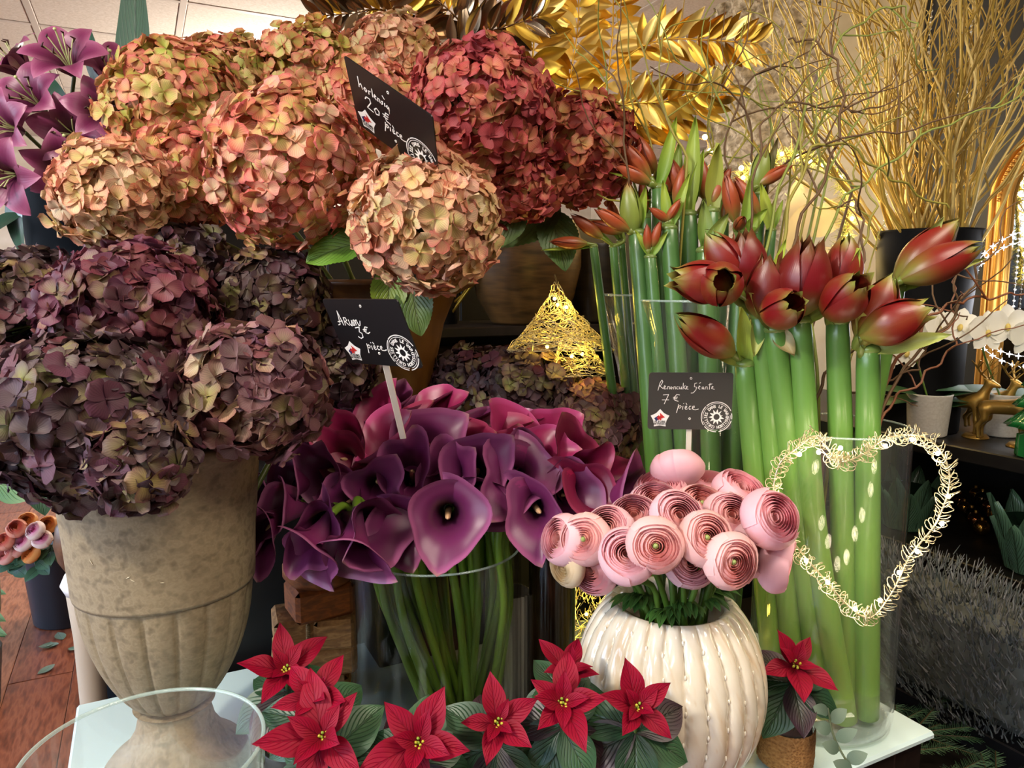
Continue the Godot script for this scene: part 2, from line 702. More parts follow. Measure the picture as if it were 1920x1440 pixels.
func table_and_stands() -> void:
	var corner := on(1755, 1372, TABLE_Y)
	# frosted glass top on a dark frame
	var o := thing("display_table", "low display table with frosted white glass top and dark wooden frame", "table", Vector3(corner.x, 0, corner.z))
	var turn := Basis(SIDE, Vector3.UP, -BACK)
	var mid := -SIDE * 0.5425 + BACK * 0.31
	var mb := MB.new()
	mb.box(Vector3(0, TABLE_Y - 0.006, 0) + mid, Vector3(1.085, 0.012, 0.62), turn, 0.004)
	part(mb.mesh(), "glass_top", o, mat("frosted_glass", "cfe6e4", 0.16, {"coat": 0.6}))
	var dark := mat("dark_wood", "241a15", 0.5, {"tex": wood_tex(), "tri": Vector3(3, 3, 3), "bump": [wood_tex(), 0.1]})
	for k in 4:
		mb = MB.new()
		var c := mid + SIDE * (0.5 if k % 2 else -0.5) + BACK * (0.27 if k < 2 else -0.27)
		mb.box(c + Vector3(0, 0.384, 0), Vector3(0.06, 0.768, 0.06), turn)
		part(mb.mesh(), "leg", o, dark)
	for k in 4:
		mb = MB.new()
		if k < 2:
			mb.box(mid + BACK * (0.292 if k else -0.292) + Vector3(0, 0.668, 0), Vector3(0.94, 0.2, 0.02), turn)
		else:
			mb.box(mid + SIDE * (0.525 if k == 2 else -0.525) + Vector3(0, 0.668, 0), Vector3(0.02, 0.2, 0.48), turn)
		part(mb.mesh(), "apron", o, dark)
	# black stand behind the table
	o = thing("display_stand", "black painted wooden display stand behind the glass-topped table", "stand", room(0.5, 0, 1.4))
	var paint := mat("black_paint", "15161a", 0.5, {"tex": wood_tex(), "tri": Vector3(2, 2, 2)})
	mb = MB.new()
	mb.box(Vector3(0, 1.065, 0), Vector3(0.92, 0.03, 0.32), turn)
	part(mb.mesh(), "top_board", o, paint)
	for k in 2:
		mb = MB.new()
		mb.box(SIDE * (0.44 if k else -0.44) + Vector3(0, 0.525, 0), Vector3(0.03, 1.05, 0.3), turn)
		part(mb.mesh(), "side_panel", o, paint)
	mb = MB.new()
	mb.box(Vector3(0, 0.525, 0) - BACK * 0.14, Vector3(0.85, 1.05, 0.02), turn)
	part(mb.mesh(), "front_panel", o, paint)
	# shelf unit further back
	o = thing("pot_shelf_unit", "dark wooden shelf unit carrying ceramic pots behind the hydrangeas", "shelf", room(0.635, 0, 1.82))
	for k in 4:
		mb = MB.new()
		mb.box(Vector3(0, [0.10, 0.62, 0.97, 1.29][k], 0), Vector3(1.14, 0.025, 0.34), turn)
		part(mb.mesh(), "shelf_board", o, dark)
	for k in 3:
		mb = MB.new()
		mb.box(SIDE * (-0.585 + 0.585 * k) + Vector3(0, 0.651, 0) + BACK * 0.005, Vector3(0.03, 1.302, 0.345) if k != 1 else Vector3(0.02, 0.3, 0.33), turn)
		if k != 1:
			part(mb.mesh(), "upright", o, dark)
	mb = MB.new()
	mb.box(Vector3(0, 0.65, 0) + BACK * 0.18, Vector3(1.14, 1.3, 0.012), turn)
	part(mb.mesh(), "back_panel", o, dark)
	# black partition that closes the display off from the room behind
	o = thing("black_partition", "tall black plank partition behind the hydrangeas and bud vases", "partition", room(0.87, 0, 2.10))
	for k in 8:
		mb = MB.new()
		mb.box(SIDE * (-0.7 + 0.2 * k) + Vector3(0, 0.81, 0), Vector3(0.196, 1.62, 0.025), turn)
		part(mb.mesh(), "plank", o, paint)
	for k in 2:
		mb = MB.new()
		mb.box(Vector3(0, 0.3 + 1.1 * k, 0) + BACK * 0.022, Vector3(1.6, 0.08, 0.02), turn)
		part(mb.mesh(), "batten", o, paint)
	var crate_m := mat("basket_wood", "6d5a3e", 0.7, {"tex": wood_tex(), "tri": Vector3(4, 14, 4), "bump": [wood_tex(), 0.4]})
	o = thing("slatted_crate", "brown slatted wooden crate on the shelf below the ceramic pots", "crate", room(0.62, 0.983, 1.79))
	for k in 4:
		mb = MB.new()
		mb.box(Vector3(0, 0.03 + 0.065 * k, 0) - BACK * 0.12, Vector3(0.7, 0.058, 0.012), turn)
		part(mb.mesh(), "slat", o, crate_m)
		mb = MB.new()
		mb.box(Vector3(0, 0.03 + 0.065 * k, 0) + BACK * 0.12, Vector3(0.7, 0.058, 0.012), turn)
		part(mb.mesh(), "slat", o, crate_m)
	for k in 2:
		mb = MB.new()
		mb.box(SIDE * (0.34 if k else -0.34) + Vector3(0, 0.13, 0), Vector3(0.012, 0.26, 0.226), turn)
		part(mb.mesh(), "end_board", o, crate_m)


func wood_tex() -> NoiseTexture2D:
	return noise_tex("wood", FastNoiseLite.TYPE_SIMPLEX, 0.012, 5, [[0.0, "6e5a48"], [0.4, "b89a7c"], [0.55, "e2c6a4"], [0.7, "a88a6c"], [1.0, "d6b894"]])


func glass() -> StandardMaterial3D:
	return mat("clear_glass", "eef6f2", 0.015, {"alpha": 0.012})


func glass_rim(o: Node, r: float, y: float, thick: float) -> void:
	var mb := MB.new()
	var ring := []
	for i in 73:
		ring.append(Vector3(cos(TAU * i / 72) * r, y, sin(TAU * i / 72) * r))
	mb.tube(ring, [thick], 8, null, false)
	part(mb.mesh(), "rim", o, mat("glass_edge", "bfd8d0", 0.05, {"alpha": 0.35}))


func wall_of_glass(mb: MB, outer: Array, thick: float, seg := 56) -> void:
	# a vessel's wall: outside up, over the rim, inside down
	var prof := [Vector2(0.0, outer[0].y)]
	prof.append_array(outer)
	var top: Vector2 = outer[-1]
	prof.append(Vector2(top.x - thick * 0.5, top.y + thick * 0.4))
	for i in range(outer.size() - 1, -1, -1):
		prof.append(Vector2(maxf(outer[i].x - thick, 0.0), maxf(outer[i].y, outer[0].y + thick * 1.5)))
	prof.append(Vector2(0.0, outer[0].y + thick * 1.5))
	mb.lathe(prof, seg)


func stand_at(p: Vector3, y: float) -> Vector3:
	return Vector3(p.x, y, p.z)


func vessels() -> void:
	# --- stone-look urn
	var p := on(336, 1447, TABLE_Y)
	var o := thing("garden_urn", "large beige stone-look urn with a fluted bowl, full of dark hydrangeas", "urn", p)
	var stone := noise_tex("urn_stone", FastNoiseLite.TYPE_SIMPLEX, 0.02, 5, [[0.0, "8f8570"], [0.35, "b9ae98"], [0.55, "d6ccb6"], [0.75, "bfb49c"], [1.0, "e6dcc8"]], 512, 9)
	var um := mat("urn_clay", "ada391", 0.62, {"tex": stone, "tri": 5.0, "bump": [stone, 0.06]})
	var mb := MB.new()
	mb.lathe([Vector2(0.0000, 0), Vector2(0.0837, 0), Vector2(0.0874, 0.006), Vector2(0.0864, 0.02), Vector2(0.0801, 0.028), Vector2(0.0601, 0.045), Vector2(0.0473, 0.066), Vector2(0.0428, 0.086), Vector2(0.0446, 0.095), Vector2(0.0482, 0.098), Vector2(0.0000, 0.1)], 56)
	part(mb.mesh(), "foot", o, um)
	mb = MB.new()
	var bowl := []
	for j in 15:
		var q := j / 14.0
		bowl.append(Vector2(0.0365 + 0.066 * pow(sin(q * PI * 0.5), 0.72), 0.098 + 0.165 * pow(q, 1.05)))
	mb.lathe(bowl, 216, null, Vector3.ZERO, func(r: float, a: float, j: int, n: int) -> float:
		var lobe := absf(sin(a * 9.0))
		return r * (1.0 - 0.045 * (1.0 - pow(lobe, 0.35)) * smoothstep(1.0, 0.86, float(j) / (n - 1)) - 0.012))
	part(mb.mesh(), "fluted_bowl", o, um)
	mb = MB.new()
	mb.lathe([Vector2(0.0946, 0.255), Vector2(0.1033, 0.257), Vector2(0.1042, 0.261), Vector2(0.1083, 0.33), Vector2(0.1156, 0.415), Vector2(0.1247, 0.425), Vector2(0.1265, 0.437), Vector2(0.1219, 0.443), Vector2(0.1110, 0.438), Vector2(0.1019, 0.36), Vector2(0.0892, 0.30), Vector2(0.0000, 0.29)], 64)
	part(mb.mesh(), "body", o, um)
	# a few pale chips scraped into the body
	mb = MB.new()
	for k in [[0.300, 0.30, 0.4], [0.306, 0.34, -0.3], [0.318, 0.72, 0.9], [0.384, 0.36, 0.15], [0.295, 0.02, 0.1]]:
		var a: float = PI * 0.5 - 0.45 + k[1]
		var pa := []
		for i in 4:
			var y: float = k[0] + 0.0025 * i * k[2]
			var r := (0.1145 + (y - 0.261) * 0.075) * 0.91
			pa.append(Vector3(cos(a + 0.014 * i) * r, y, sin(a + 0.014 * i) * r))
		mb.tube(pa, [0.0001, 0.0005, 0.0004, 0.0001], 5)
	part(mb.mesh(), "chips", o, mat("scratch", "cfc4a8", 0.8))
	# --- big clear vase in front of the urn
	p = stand_at(at(273, 1408, 0.72), TABLE_Y)
	o = thing("glass_vase", "empty wide clear glass vase standing before the beige urn", "vase", p)
	mb = MB.new()
	wall_of_glass(mb, [Vector2(0.098, 0.0005), Vector2(0.102, 0.004), Vector2(0.104, 0.02), Vector2(0.107, 0.09), Vector2(0.111, 0.172)], 0.0035, 72)
	part(mb.mesh(), "body", o, glass())
	glass_rim(o, 0.1094, 0.1725, 0.0021)
	# --- smoked cylinder for the callas
	p = on(822, 1345, TABLE_Y)
	o = thing("smoked_glass_vase", "smoky dark glass cylinder vase holding the purple callas", "vase", p)
	mb = MB.new()
	wall_of_glass(mb, [Vector2(0.114, 0.0005), Vector2(0.119, 0.004), Vector2(0.1205, 0.02), Vector2(0.1205, 0.262)], 0.004, 72)
	glass_rim(o, 0.1185, 0.2625, 0.0016)
	part(mb.mesh(), "body", o, mat("smoked_glass", "0a0908", 0.02, {"alpha": 0.17, "spec": 0.3}))
	# --- ribbed white vase
	p = on(1250, 1432, TABLE_Y)
	o = thing("ribbed_vase", "round cream ceramic vase with wavy vertical ribs and brown glaze lines", "vase", p)
	mb = MB.new()
	var seg := 360
	var rows := 56
	var cw := S("dfd6c2")
	var ctan := S("cdb088")
	var pts := PackedVector3Array()
	var cols := PackedColorArray()
	var fn := FastNoiseLite.new()
	fn.seed = 3
	fn.frequency = 1.0
	for j in rows + 1:
		var q := float(j) / rows
		var r := 0.0
		var y := 0.0
		if q < 0.9:
			var u := q / 0.9
			y = 0.228 * u
			r = lerpf(0.062, 0.070, u) + 0.055 * pow(sin(PI * pow(u, 0.93)), 0.62)
		else:
			var u := (q - 0.9) / 0.1
			y = 0.228 - 0.05 * u
			r = 0.066 - 0.004 * u
		for i in seg:
			var a := TAU * i / seg
			var wig := 0.03 * fn.get_noise_2d(y * 26.0 + cos(a) * 3.0, sin(a) * 3.0 + 7.0) + 0.016 * fn.get_noise_2d(y * 90.0 + cos(a) * 9.0, sin(a) * 9.0)
			var ph := fposmod((a + wig) * 27.0 / TAU, 1.0)
			var saw := pow(absf(sin(PI * ph)), 0.32)
			var on_rib := 1.0 if q < 0.88 else 0.0
			var fade := smoothstep(0.0, 0.06, q) * on_rib
			pts.append(Vector3(cos(a) * (r - 0.0095 * (1.0 - saw) * fade), y, sin(a) * (r - 0.0095 * (1.0 - saw) * fade)))
			# tan clouds and flecks in the cream glaze
			var cloud := smoothstep(-0.05, 0.5, fn.get_noise_2d(cos(a) * 5.0 + y * 14.0, sin(a) * 5.0 + 20.0))
			var spot := smoothstep(0.45, 0.6, fn.get_noise_2d(a * 60.0, y * 260.0))
			cols.append(cw.lerp(ctan, clampf(cloud * 0.6 + spot * 0.4, 0.0, 0.8)))
	mb.grid(pts, seg, rows, cols, true)
	# wrapped rows run the other way round from a lathe
	for k in range(0, mb.idx.size(), 3):
		var sw := mb.idx[k + 1]
		mb.idx[k + 1] = mb.idx[k + 2]
		mb.idx[k + 2] = sw
	part(mb.mesh(), "body", o, mat("ribbed_glaze", "ffffff", 0.16, {"vc": true, "coat": 0.7}))
	# pale glaze beads that sit in the grooves
	mb = MB.new()
	for k in 27:
		for q in 7:
			var u := (q + 0.5 + 0.25 * sin(k * 2.1 + q)) / 7.3
			var y := 0.228 * u
			var r := lerpf(0.062, 0.070, u) + 0.055 * pow(sin(PI * pow(u, 0.93)), 0.62) - 0.0042
			var a := TAU * k / 27.0
			for it in 4:
				var wig := 0.03 * fn.get_noise_2d(y * 26.0 + cos(a) * 3.0, sin(a) * 3.0 + 7.0) + 0.016 * fn.get_noise_2d(y * 90.0 + cos(a) * 9.0, sin(a) * 9.0)
				a = TAU * k / 27.0 - wig
			mb.ball(Vector3(cos(a) * r, y, sin(a) * r), Vector3(0.0017, 0.0034, 0.0017), 6, 5)
	part(mb.mesh(), "glaze_beads", o, mat("bead_glaze", "f0ebdc", 0.16, {"coat": 0.7})).set_meta("kind", "stuff")
	mb = MB.new()
	mb.lathe([Vector2(0.0, 0.001), Vector2(0.062, 0.0)], 40)
	part(mb.mesh(), "bottom", o, mat("raw_clay", "a08c70", 0.8))
	# --- tall clear cylinder for the red amaryllis
	p = on(1533, 1330, TABLE_Y)
	o = thing("tall_glass_vase", "tall straight clear glass cylinder vase holding the opening red amaryllis", "vase", p)
	mb = MB.new()
	wall_of_glass(mb, [Vector2(0.094, 0.0005), Vector2(0.098, 0.004), Vector2(0.0995, 0.02), Vector2(0.0995, 0.427)], 0.0028, 64)
	part(mb.mesh(), "body", o, glass())
	glass_rim(o, 0.0981, 0.4275, 0.0014)
	mb = MB.new()
	mb.lathe([Vector2(0.0, 0.006), Vector2(0.0955, 0.006), Vector2(0.0962, 0.052), Vector2(0.0, 0.0515)], 56)
	part(mb.mesh(), "water", o, mat("vase_water", "dff0d8", 0.01, {"alpha": 0.05}))
	# --- two tall vases for the amaryllis buds
	p = stand_at(at(1306, 900, 1.2), TABLE_Y)
	o = thing("tall_glass_vase", "tall clear glass vase with a lipped rim crowded with thick bud stems", "vase", p)
	mb = MB.new()
	wall_of_glass(mb, [Vector2(0.07, 0.0005), Vector2(0.074, 0.004), Vector2(0.0755, 0.05), Vector2(0.0765, 0.40), Vector2(0.080, 0.54), Vector2(0.098, 0.598)], 0.003, 56)
	part(mb.mesh(), "body", o, glass())
	glass_rim(o, 0.0965, 0.599, 0.0018)
	p = stand_at(at(1216, 900, 1.36), TABLE_Y)
	o = thing("trumpet_glass_vase", "slender clear glass vase flaring to a wide trumpet mouth", "vase", p)
	mb = MB.new()
	wall_of_glass(mb, [Vector2(0.05, 0.0005), Vector2(0.052, 0.006), Vector2(0.034, 0.03), Vector2(0.032, 0.22), Vector2(0.040, 0.36), Vector2(0.062, 0.48), Vector2(0.098, 0.605)], 0.003, 48)
	part(mb.mesh(), "body", o, glass())
	glass_rim(o, 0.0965, 0.606, 0.0018)
	# --- ochre pot of the bright hydrangeas
	p = stand_at(at(732, 640, 1.43), 1.08)
	o = thing("ochre_pot", "tapered ochre glazed pot with a flared lip under the bright hydrangeas", "pot", p)
	var och := noise_tex("ochre", FastNoiseLite.TYPE_SIMPLEX, 0.02, 4, [[0.0, "b08a48"], [0.5, "d6b06a"], [1.0, "ecd09a"]])
	mb = MB.new()
	mb.lathe([Vector2(0, 0), Vector2(0.052, 0), Vector2(0.056, 0.006), Vector2(0.078, 0.13), Vector2(0.104, 0.25), Vector2(0.126, 0.305), Vector2(0.162, 0.322), Vector2(0.166, 0.328), Vector2(0.16, 0.333), Vector2(0.12, 0.322), Vector2(0.095, 0.25), Vector2(0.0, 0.23)], 56)
	part(mb.mesh(), "body", o, mat("ochre_glaze", "5f4722", 0.45, {"tex": och, "tri": Vector3(6, 2, 6)}))
	# --- low bowl for the second dark clump
	p = stand_at(at(1010, 800, 1.5), 1.08)
	o = thing("low_bowl", "low black bowl holding the small dark hydrangeas beside the callas", "bowl", p)
	mb = MB.new()
	mb.lathe([Vector2(0, 0), Vector2(0.07, 0), Vector2(0.1, 0.03), Vector2(0.115, 0.07), Vector2(0.111, 0.07), Vector2(0.095, 0.035), Vector2(0.0, 0.02)], 40)
	part(mb.mesh(), "body", o, mat("black_glaze", "101012", 0.3))
	# --- ceramic pots on the shelf
	p = stand_at(at(985, 560, 1.95), 1.3025)
	o = thing("ceramic_pot", "wide brown streaked ceramic pot on the dark shelf", "pot", p)
	var cer := noise_tex("ceramic", FastNoiseLite.TYPE_SIMPLEX, 0.014, 5, [[0.0, "4f4636"], [0.4, "8d7c60"], [0.6, "a99470"], [1.0, "6e5d44"]])
	mb = MB.new()
	mb.lathe([Vector2(0, 0), Vector2(0.085, 0), Vector2(0.092, 0.008), Vector2(0.128, 0.07), Vector2(0.146, 0.15), Vector2(0.146, 0.215), Vector2(0.138, 0.25), Vector2(0.143, 0.262), Vector2(0.137, 0.266), Vector2(0.128, 0.25), Vector2(0.12, 0.1), Vector2(0, 0.05)], 56)
	part(mb.mesh(), "body", o, mat("ceramic_brown", "9a8260", 0.4, {"tex": cer, "tri": Vector3(1.5, 9, 1.5)}))
	p = stand_at(at(1118, 540, 2.0), 1.3025)
	o = thing("ceramic_pot", "narrow dark grey ceramic pot beside the brown streaked one", "pot", p)
	mb = MB.new()
	mb.lathe([Vector2(0, 0), Vector2(0.05, 0), Vector2(0.056, 0.01), Vector2(0.07, 0.08), Vector2(0.066, 0.18), Vector2(0.06, 0.2), Vector2(0.064, 0.21), Vector2(0.058, 0.212), Vector2(0.055, 0.1), Vector2(0, 0.05)], 40)
	part(mb.mesh(), "body", o, mat("ceramic_grey", "45413a", 0.3, {"tex": cer, "tri": Vector3(1.5, 9, 1.5)}))
	# --- dark glazed cylinder between the callas and the ribbed vase
	p = on(1034, 1322, TABLE_Y)
	o = thing("dark_cylinder_vase", "narrow glossy dark brown cylinder vase beside the cream ribbed vase", "vase", p)
	mb = MB.new()
	mb.lathe([Vector2(0, 0), Vector2(0.033, 0), Vector2(0.0345, 0.004), Vector2(0.0345, 0.33), Vector2(0.033, 0.333), Vector2(0.031, 0.33), Vector2(0.031, 0.02), Vector2(0, 0.02)], 36)
	part(mb.mesh(), "body", o, mat("dark_glaze", "241b14", 0.14, {"tex": wood_tex(), "tri": Vector3(8, 2, 8)}))
	# --- black trough and a corrugated pot behind the smoked vase
	p = room(0.545, TABLE_Y, 1.158)
	o = thing("black_trough", "low empty black trough planter behind the smoked vase", "planter", p)
	var tb := Basis(SIDE, Vector3.UP, -BACK)
	for k in 5:
		mb = MB.new()
		if k == 0:
			mb.box(Vector3(0, 0.006, 0), Vector3(0.46, 0.012, 0.09), tb)
		elif k < 3:
			mb.box(Vector3(0, 0.1, 0) + BACK * (0.041 if k == 1 else -0.041), Vector3(0.46, 0.2, 0.008), tb)
		else:
			mb.box(Vector3(0, 0.1, 0) + SIDE * (0.226 if k == 3 else -0.226), Vector3(0.008, 0.2, 0.074), tb)
		part(mb.mesh(), "base" if k == 0 else "side_panel", o, mat("black_matt", "0c0c0e", 0.6, {"spec": 0.25}))
	p = on(958, 1318, TABLE_Y)
	o = thing("corrugated_pot", "small grey corrugated cylinder pot seen through the smoked vase", "pot", p + Vector3(0.0, 0, -0.015))
	mb = MB.new()
	mb.lathe([Vector2(0, 0), Vector2(0.028, 0), Vector2(0.029, 0.004), Vector2(0.029, 0.17), Vector2(0.026, 0.17), Vector2(0.026, 0.02), Vector2(0, 0.02)], 144, null, Vector3.ZERO, func(r: float, a: float, _j: int, _n: int) -> float: return r * (1.0 + 0.035 * sin(a * 24.0)))
	part(mb.mesh(), "body", o, mat("corrugated_grey", "8c8578", 0.6))
	# --- stacked rustic wooden blocks
	p = on(592, 1290, TABLE_Y)
	o = thing("wooden_block_stack", "stack of rough wooden blocks tied with cord between urn and smoked vase", "ornament", p)
	var pale := mat("pale_wood", "cdae80", 0.75, {"tex": wood_tex(), "tri": Vector3(5, 12, 5), "bump": [wood_tex(), 0.2]})
	var amber := mat("amber_wood", "b06c28", 0.6, {"tex": wood_tex(), "tri": Vector3(6, 14, 6)})
	var spec := [[-0.022, 0.018, 0.0, 0.05, 0.036, 0.07, 0.1, 0], [0.032, 0.018, 0.004, 0.045, 0.036, 0.06, -0.12, 0], [0.0, 0.058, 0.0, 0.125, 0.044, 0.085, 0.04, 0], [-0.03, 0.103, 0.0, 0.062, 0.046, 0.08, 0.12, 0], [0.034, 0.103, 0.0, 0.06, 0.046, 0.076, -0.06, 0], [0.012, 0.152, 0.004, 0.09, 0.05, 0.074, 0.3, 1]]
	for k in spec:
		mb = MB.new()
		mb.box(Vector3(k[0], k[1], k[2]), Vector3(k[3], k[4], k[5]), Basis(Vector3.UP, k[6] + 0.25), 0.006)
		part(mb.mesh(), "block", o, amber if k[7] else pale)
	mb = MB.new()
	mb.lathe([Vector2(0, 0.178), Vector2(0.046, 0.178), Vector2(0.056, 0.19), Vector2(0.056, 0.205), Vector2(0.048, 0.216), Vector2(0, 0.218)], 32, null, Vector3(0.014, 0, 0))
	part(mb.mesh(), "round_block", o, amber)
	mb = MB.new()
	mb.lathe([Vector2(0, 0.218), Vector2(0.05, 0.218), Vector2(0.052, 0.225), Vector2(0.048, 0.235), Vector2(0, 0.238)], 32, null, Vector3(0.018, 0, 0))
	part(mb.mesh(), "round_block", o, amber)
	mb = MB.new()
	for k in 2:
		var rope := []
		for i in 26:
			var t := i / 25.0
			rope.append(Vector3(0.004 + 0.002 * cos(t * 40 + PI * k), 0.082 + 0.042 * t, 0.043 + 0.002 * sin(t * 40 + PI * k)))
		mb.tube(rope, [0.0022], 6)
	part(mb.mesh(), "cord", o, mat("cord", "7d6544", 0.9))
	# --- turned baluster beside the urn
	p = stand_at(at(152, 1012, 1.3), 0)
	o = thing("turned_baluster", "turned wooden baluster with a white ring beside the beige urn", "ornament", p)
	mb = MB.new()
	mb.lathe([Vector2(0, 0), Vector2(0.06, 0), Vector2(0.06, 0.03), Vector2(0.036, 0.05), Vector2(0.018, 0.4), Vector2(0.024, 0.78), Vector2(0.030, 0.862), Vector2(0.0, 0.865)], 32)
	part(mb.mesh(), "leg", o, mat("pale_paint", "a99a86", 0.5))
	mb = MB.new()
	mb.lathe([Vector2(0, 0.858), Vector2(0.03, 0.862), Vector2(0.038, 0.88), Vector2(0.03, 0.898), Vector2(0, 0.902)], 32)
	part(mb.mesh(), "ring", o, mat("white_paint", "d8d6d4", 0.35))
	mb = MB.new()
	mb.lathe([Vector2(0, 0.9), Vector2(0.026, 0.902), Vector2(0.038, 0.925), Vector2(0.043, 0.955), Vector2(0.038, 0.985), Vector2(0.026, 1.004), Vector2(0, 1.008)], 32)
	part(mb.mesh(), "ball", o, mat("brown_wood", "6e5238", 0.4, {"tex": wood_tex(), "tri": Vector3(5, 5, 5)}))


# ---------------------------------------------------------------- hydrangeas

func petal_mat(key: String, tint: String) -> StandardMaterial3D:
	return mat("petal_" + key, tint, 0.6, {"vc": true, "back": 0.6, "tex": streak_tex("petal_veins", 7), "bump": [streak_tex("petal_veins", 7), 0.05]})


func leaf_mat() -> StandardMaterial3D:
	return mat("leaf", "ffffff", 0.42, {"vc": true, "back": 0.25, "tex": vein_tex("leaf_colour", 9, 0.55, 0.22), "bump": [vein_tex("leaf_veins", 9, 0.55, 0.9), 0.12]})


func stem_mat() -> StandardMaterial3D:
	return mat("stem", "ffffff", 0.45, {"vc": true})


func floret_set(schemes: Array, count: int, toward := "e9dcae", share := 0.0) -> Array:
	# each scheme: [centre colour, middle, rim]
	var out := []
	for q in count:
		var sc := schemes[q % schemes.size()].map(func(c): return c.lerp(S(toward), share)) as Array
		var mb := MB.new()
		var size := rr(0.88, 1.14)
		var lift := rr(-0.05, 0.55)
		for k in 4:
			var f := Transform3D(Basis(Vector3.BACK, TAU * k / 4.0 + rr(-0.12, 0.12)), Vector3(0, 0, 0.0008 * (k % 2)))
			blade(mb, f, 0.0198 * size * rr(0.88, 1.1), 0.0112 * size * rr(0.9, 1.12), {"nu": 4, "nv": 5, "k": 1.42, "e": 0.62, "tilt": lift + rr(-0.2, 0.2), "bend": rr(-1.1, 0.25), "cup": rr(-0.25, 0.45), "wave": rr(0.0, 0.28), "wf": rr(3, 7), "ph": rr(0, 6), "cb": sc[0], "ct": sc[1].lerp(sc[0], rr(0.0, 0.35)), "ce": sc[2], "ea": rr(0.5, 1.0)})
		mb.col = sc[0]
		mb.ball(Vector3(0, 0, 0.001), Vector3.ONE * 0.0016, 6, 4)
		out.append(mb.mesh())
	return out


func hydrangea(c: Vector3, R: float, florets: Array, tints: Array, foot: Vector3, label: String, group: String, leaves := []) -> void:
	var o := thing("hydrangea", label, "flower", foot, group)
	var n := int(clampf(R * R * 31000.0, 130.0, 330.0))
	var down := (foot - c).normalized()
	var g := PI * (3.0 - sqrt(5.0))
	for i in n:
		var y := 1.0 - 2.0 * (i + 0.5) / n
		var r := sqrt(1.0 - y * y)
		var d := Vector3(cos(g * i) * r, y, sin(g * i) * r)
		d = (d + Vector3(rr(-1, 1), rr(-1, 1), rr(-1, 1)) * 0.09).normalized()
		if d.dot(down) > 0.80:
			continue
		var lump := 1.0 + 0.05 * sin(d.x * 7.0 + R * 90.0) * cos(d.y * 6.0 + R * 40.0)
		var where := c + Vector3(d.x, d.y * 0.93, d.z) * R * lump * rr(0.84, 1.02)
		var face := (d + Vector3(rr(-1, 1), rr(-1, 1), rr(-1, 1)) * 0.42).normalized()
		var xf := facing(where - foot, face, rr(0, TAU))
		part(florets[rng.randi() % florets.size()], "floret", o, tints[rng.randi() % tints.size()], xf)
	# the branching flower stalks inside the head, and the stem
	var mb := MB.new()
	mb.col = S("5c6a2c")
	var mid := c + down * R * 0.35
	for i in 26:
		var d := Vector3(rr(-1, 1), rr(-1, 1), rr(-1, 1)).normalized()
		if d.dot(down) > 0.6:
			continue
		var e := c + d * R * 0.82
		mb.tube([mid - foot, (mid.lerp(e, 0.5) - foot) + d * 0.008, e - foot], [0.0022, 0.0016, 0.0011], 5)
	part(mb.mesh(), "flower_stalks", o, stem_mat())
	mb = MB.new()
	mb.col = S("4e5a24")
	mb.tube(smooth_path([Vector3.ZERO, (mid - foot) * 0.5 + Vector3(0, R * 0.25, 0), mid - foot], 8), [0.0042], 7)
	part(mb.mesh(), "stem", o, stem_mat())
	for l in leaves:
		broad_leaf(o, l[0] - foot, l[1], l[2], l[3], l[4])


func broad_leaf(o: Node, base: Vector3, dir: Vector3, face: Vector3, L: float, hexes: Array) -> void:
	var mb := MB.new()
	blade(mb, frame(Vector3.ZERO, dir, face), L, L * 0.33, {"nu": 8, "nv": 32, "k": 0.82, "e": 0.8, "bend": rr(-0.7, -0.3), "fold": 0.22, "wave": 0.05, "wf": 14.0, "saw": 0.05, "cb": S(hexes[0]), "ct": S(hexes[1]), "cm": S("b9c879"), "ma": 0.35})
	part(mb.mesh(), "leaf", o, leaf_mat(), Transform3D(Basis(), base))


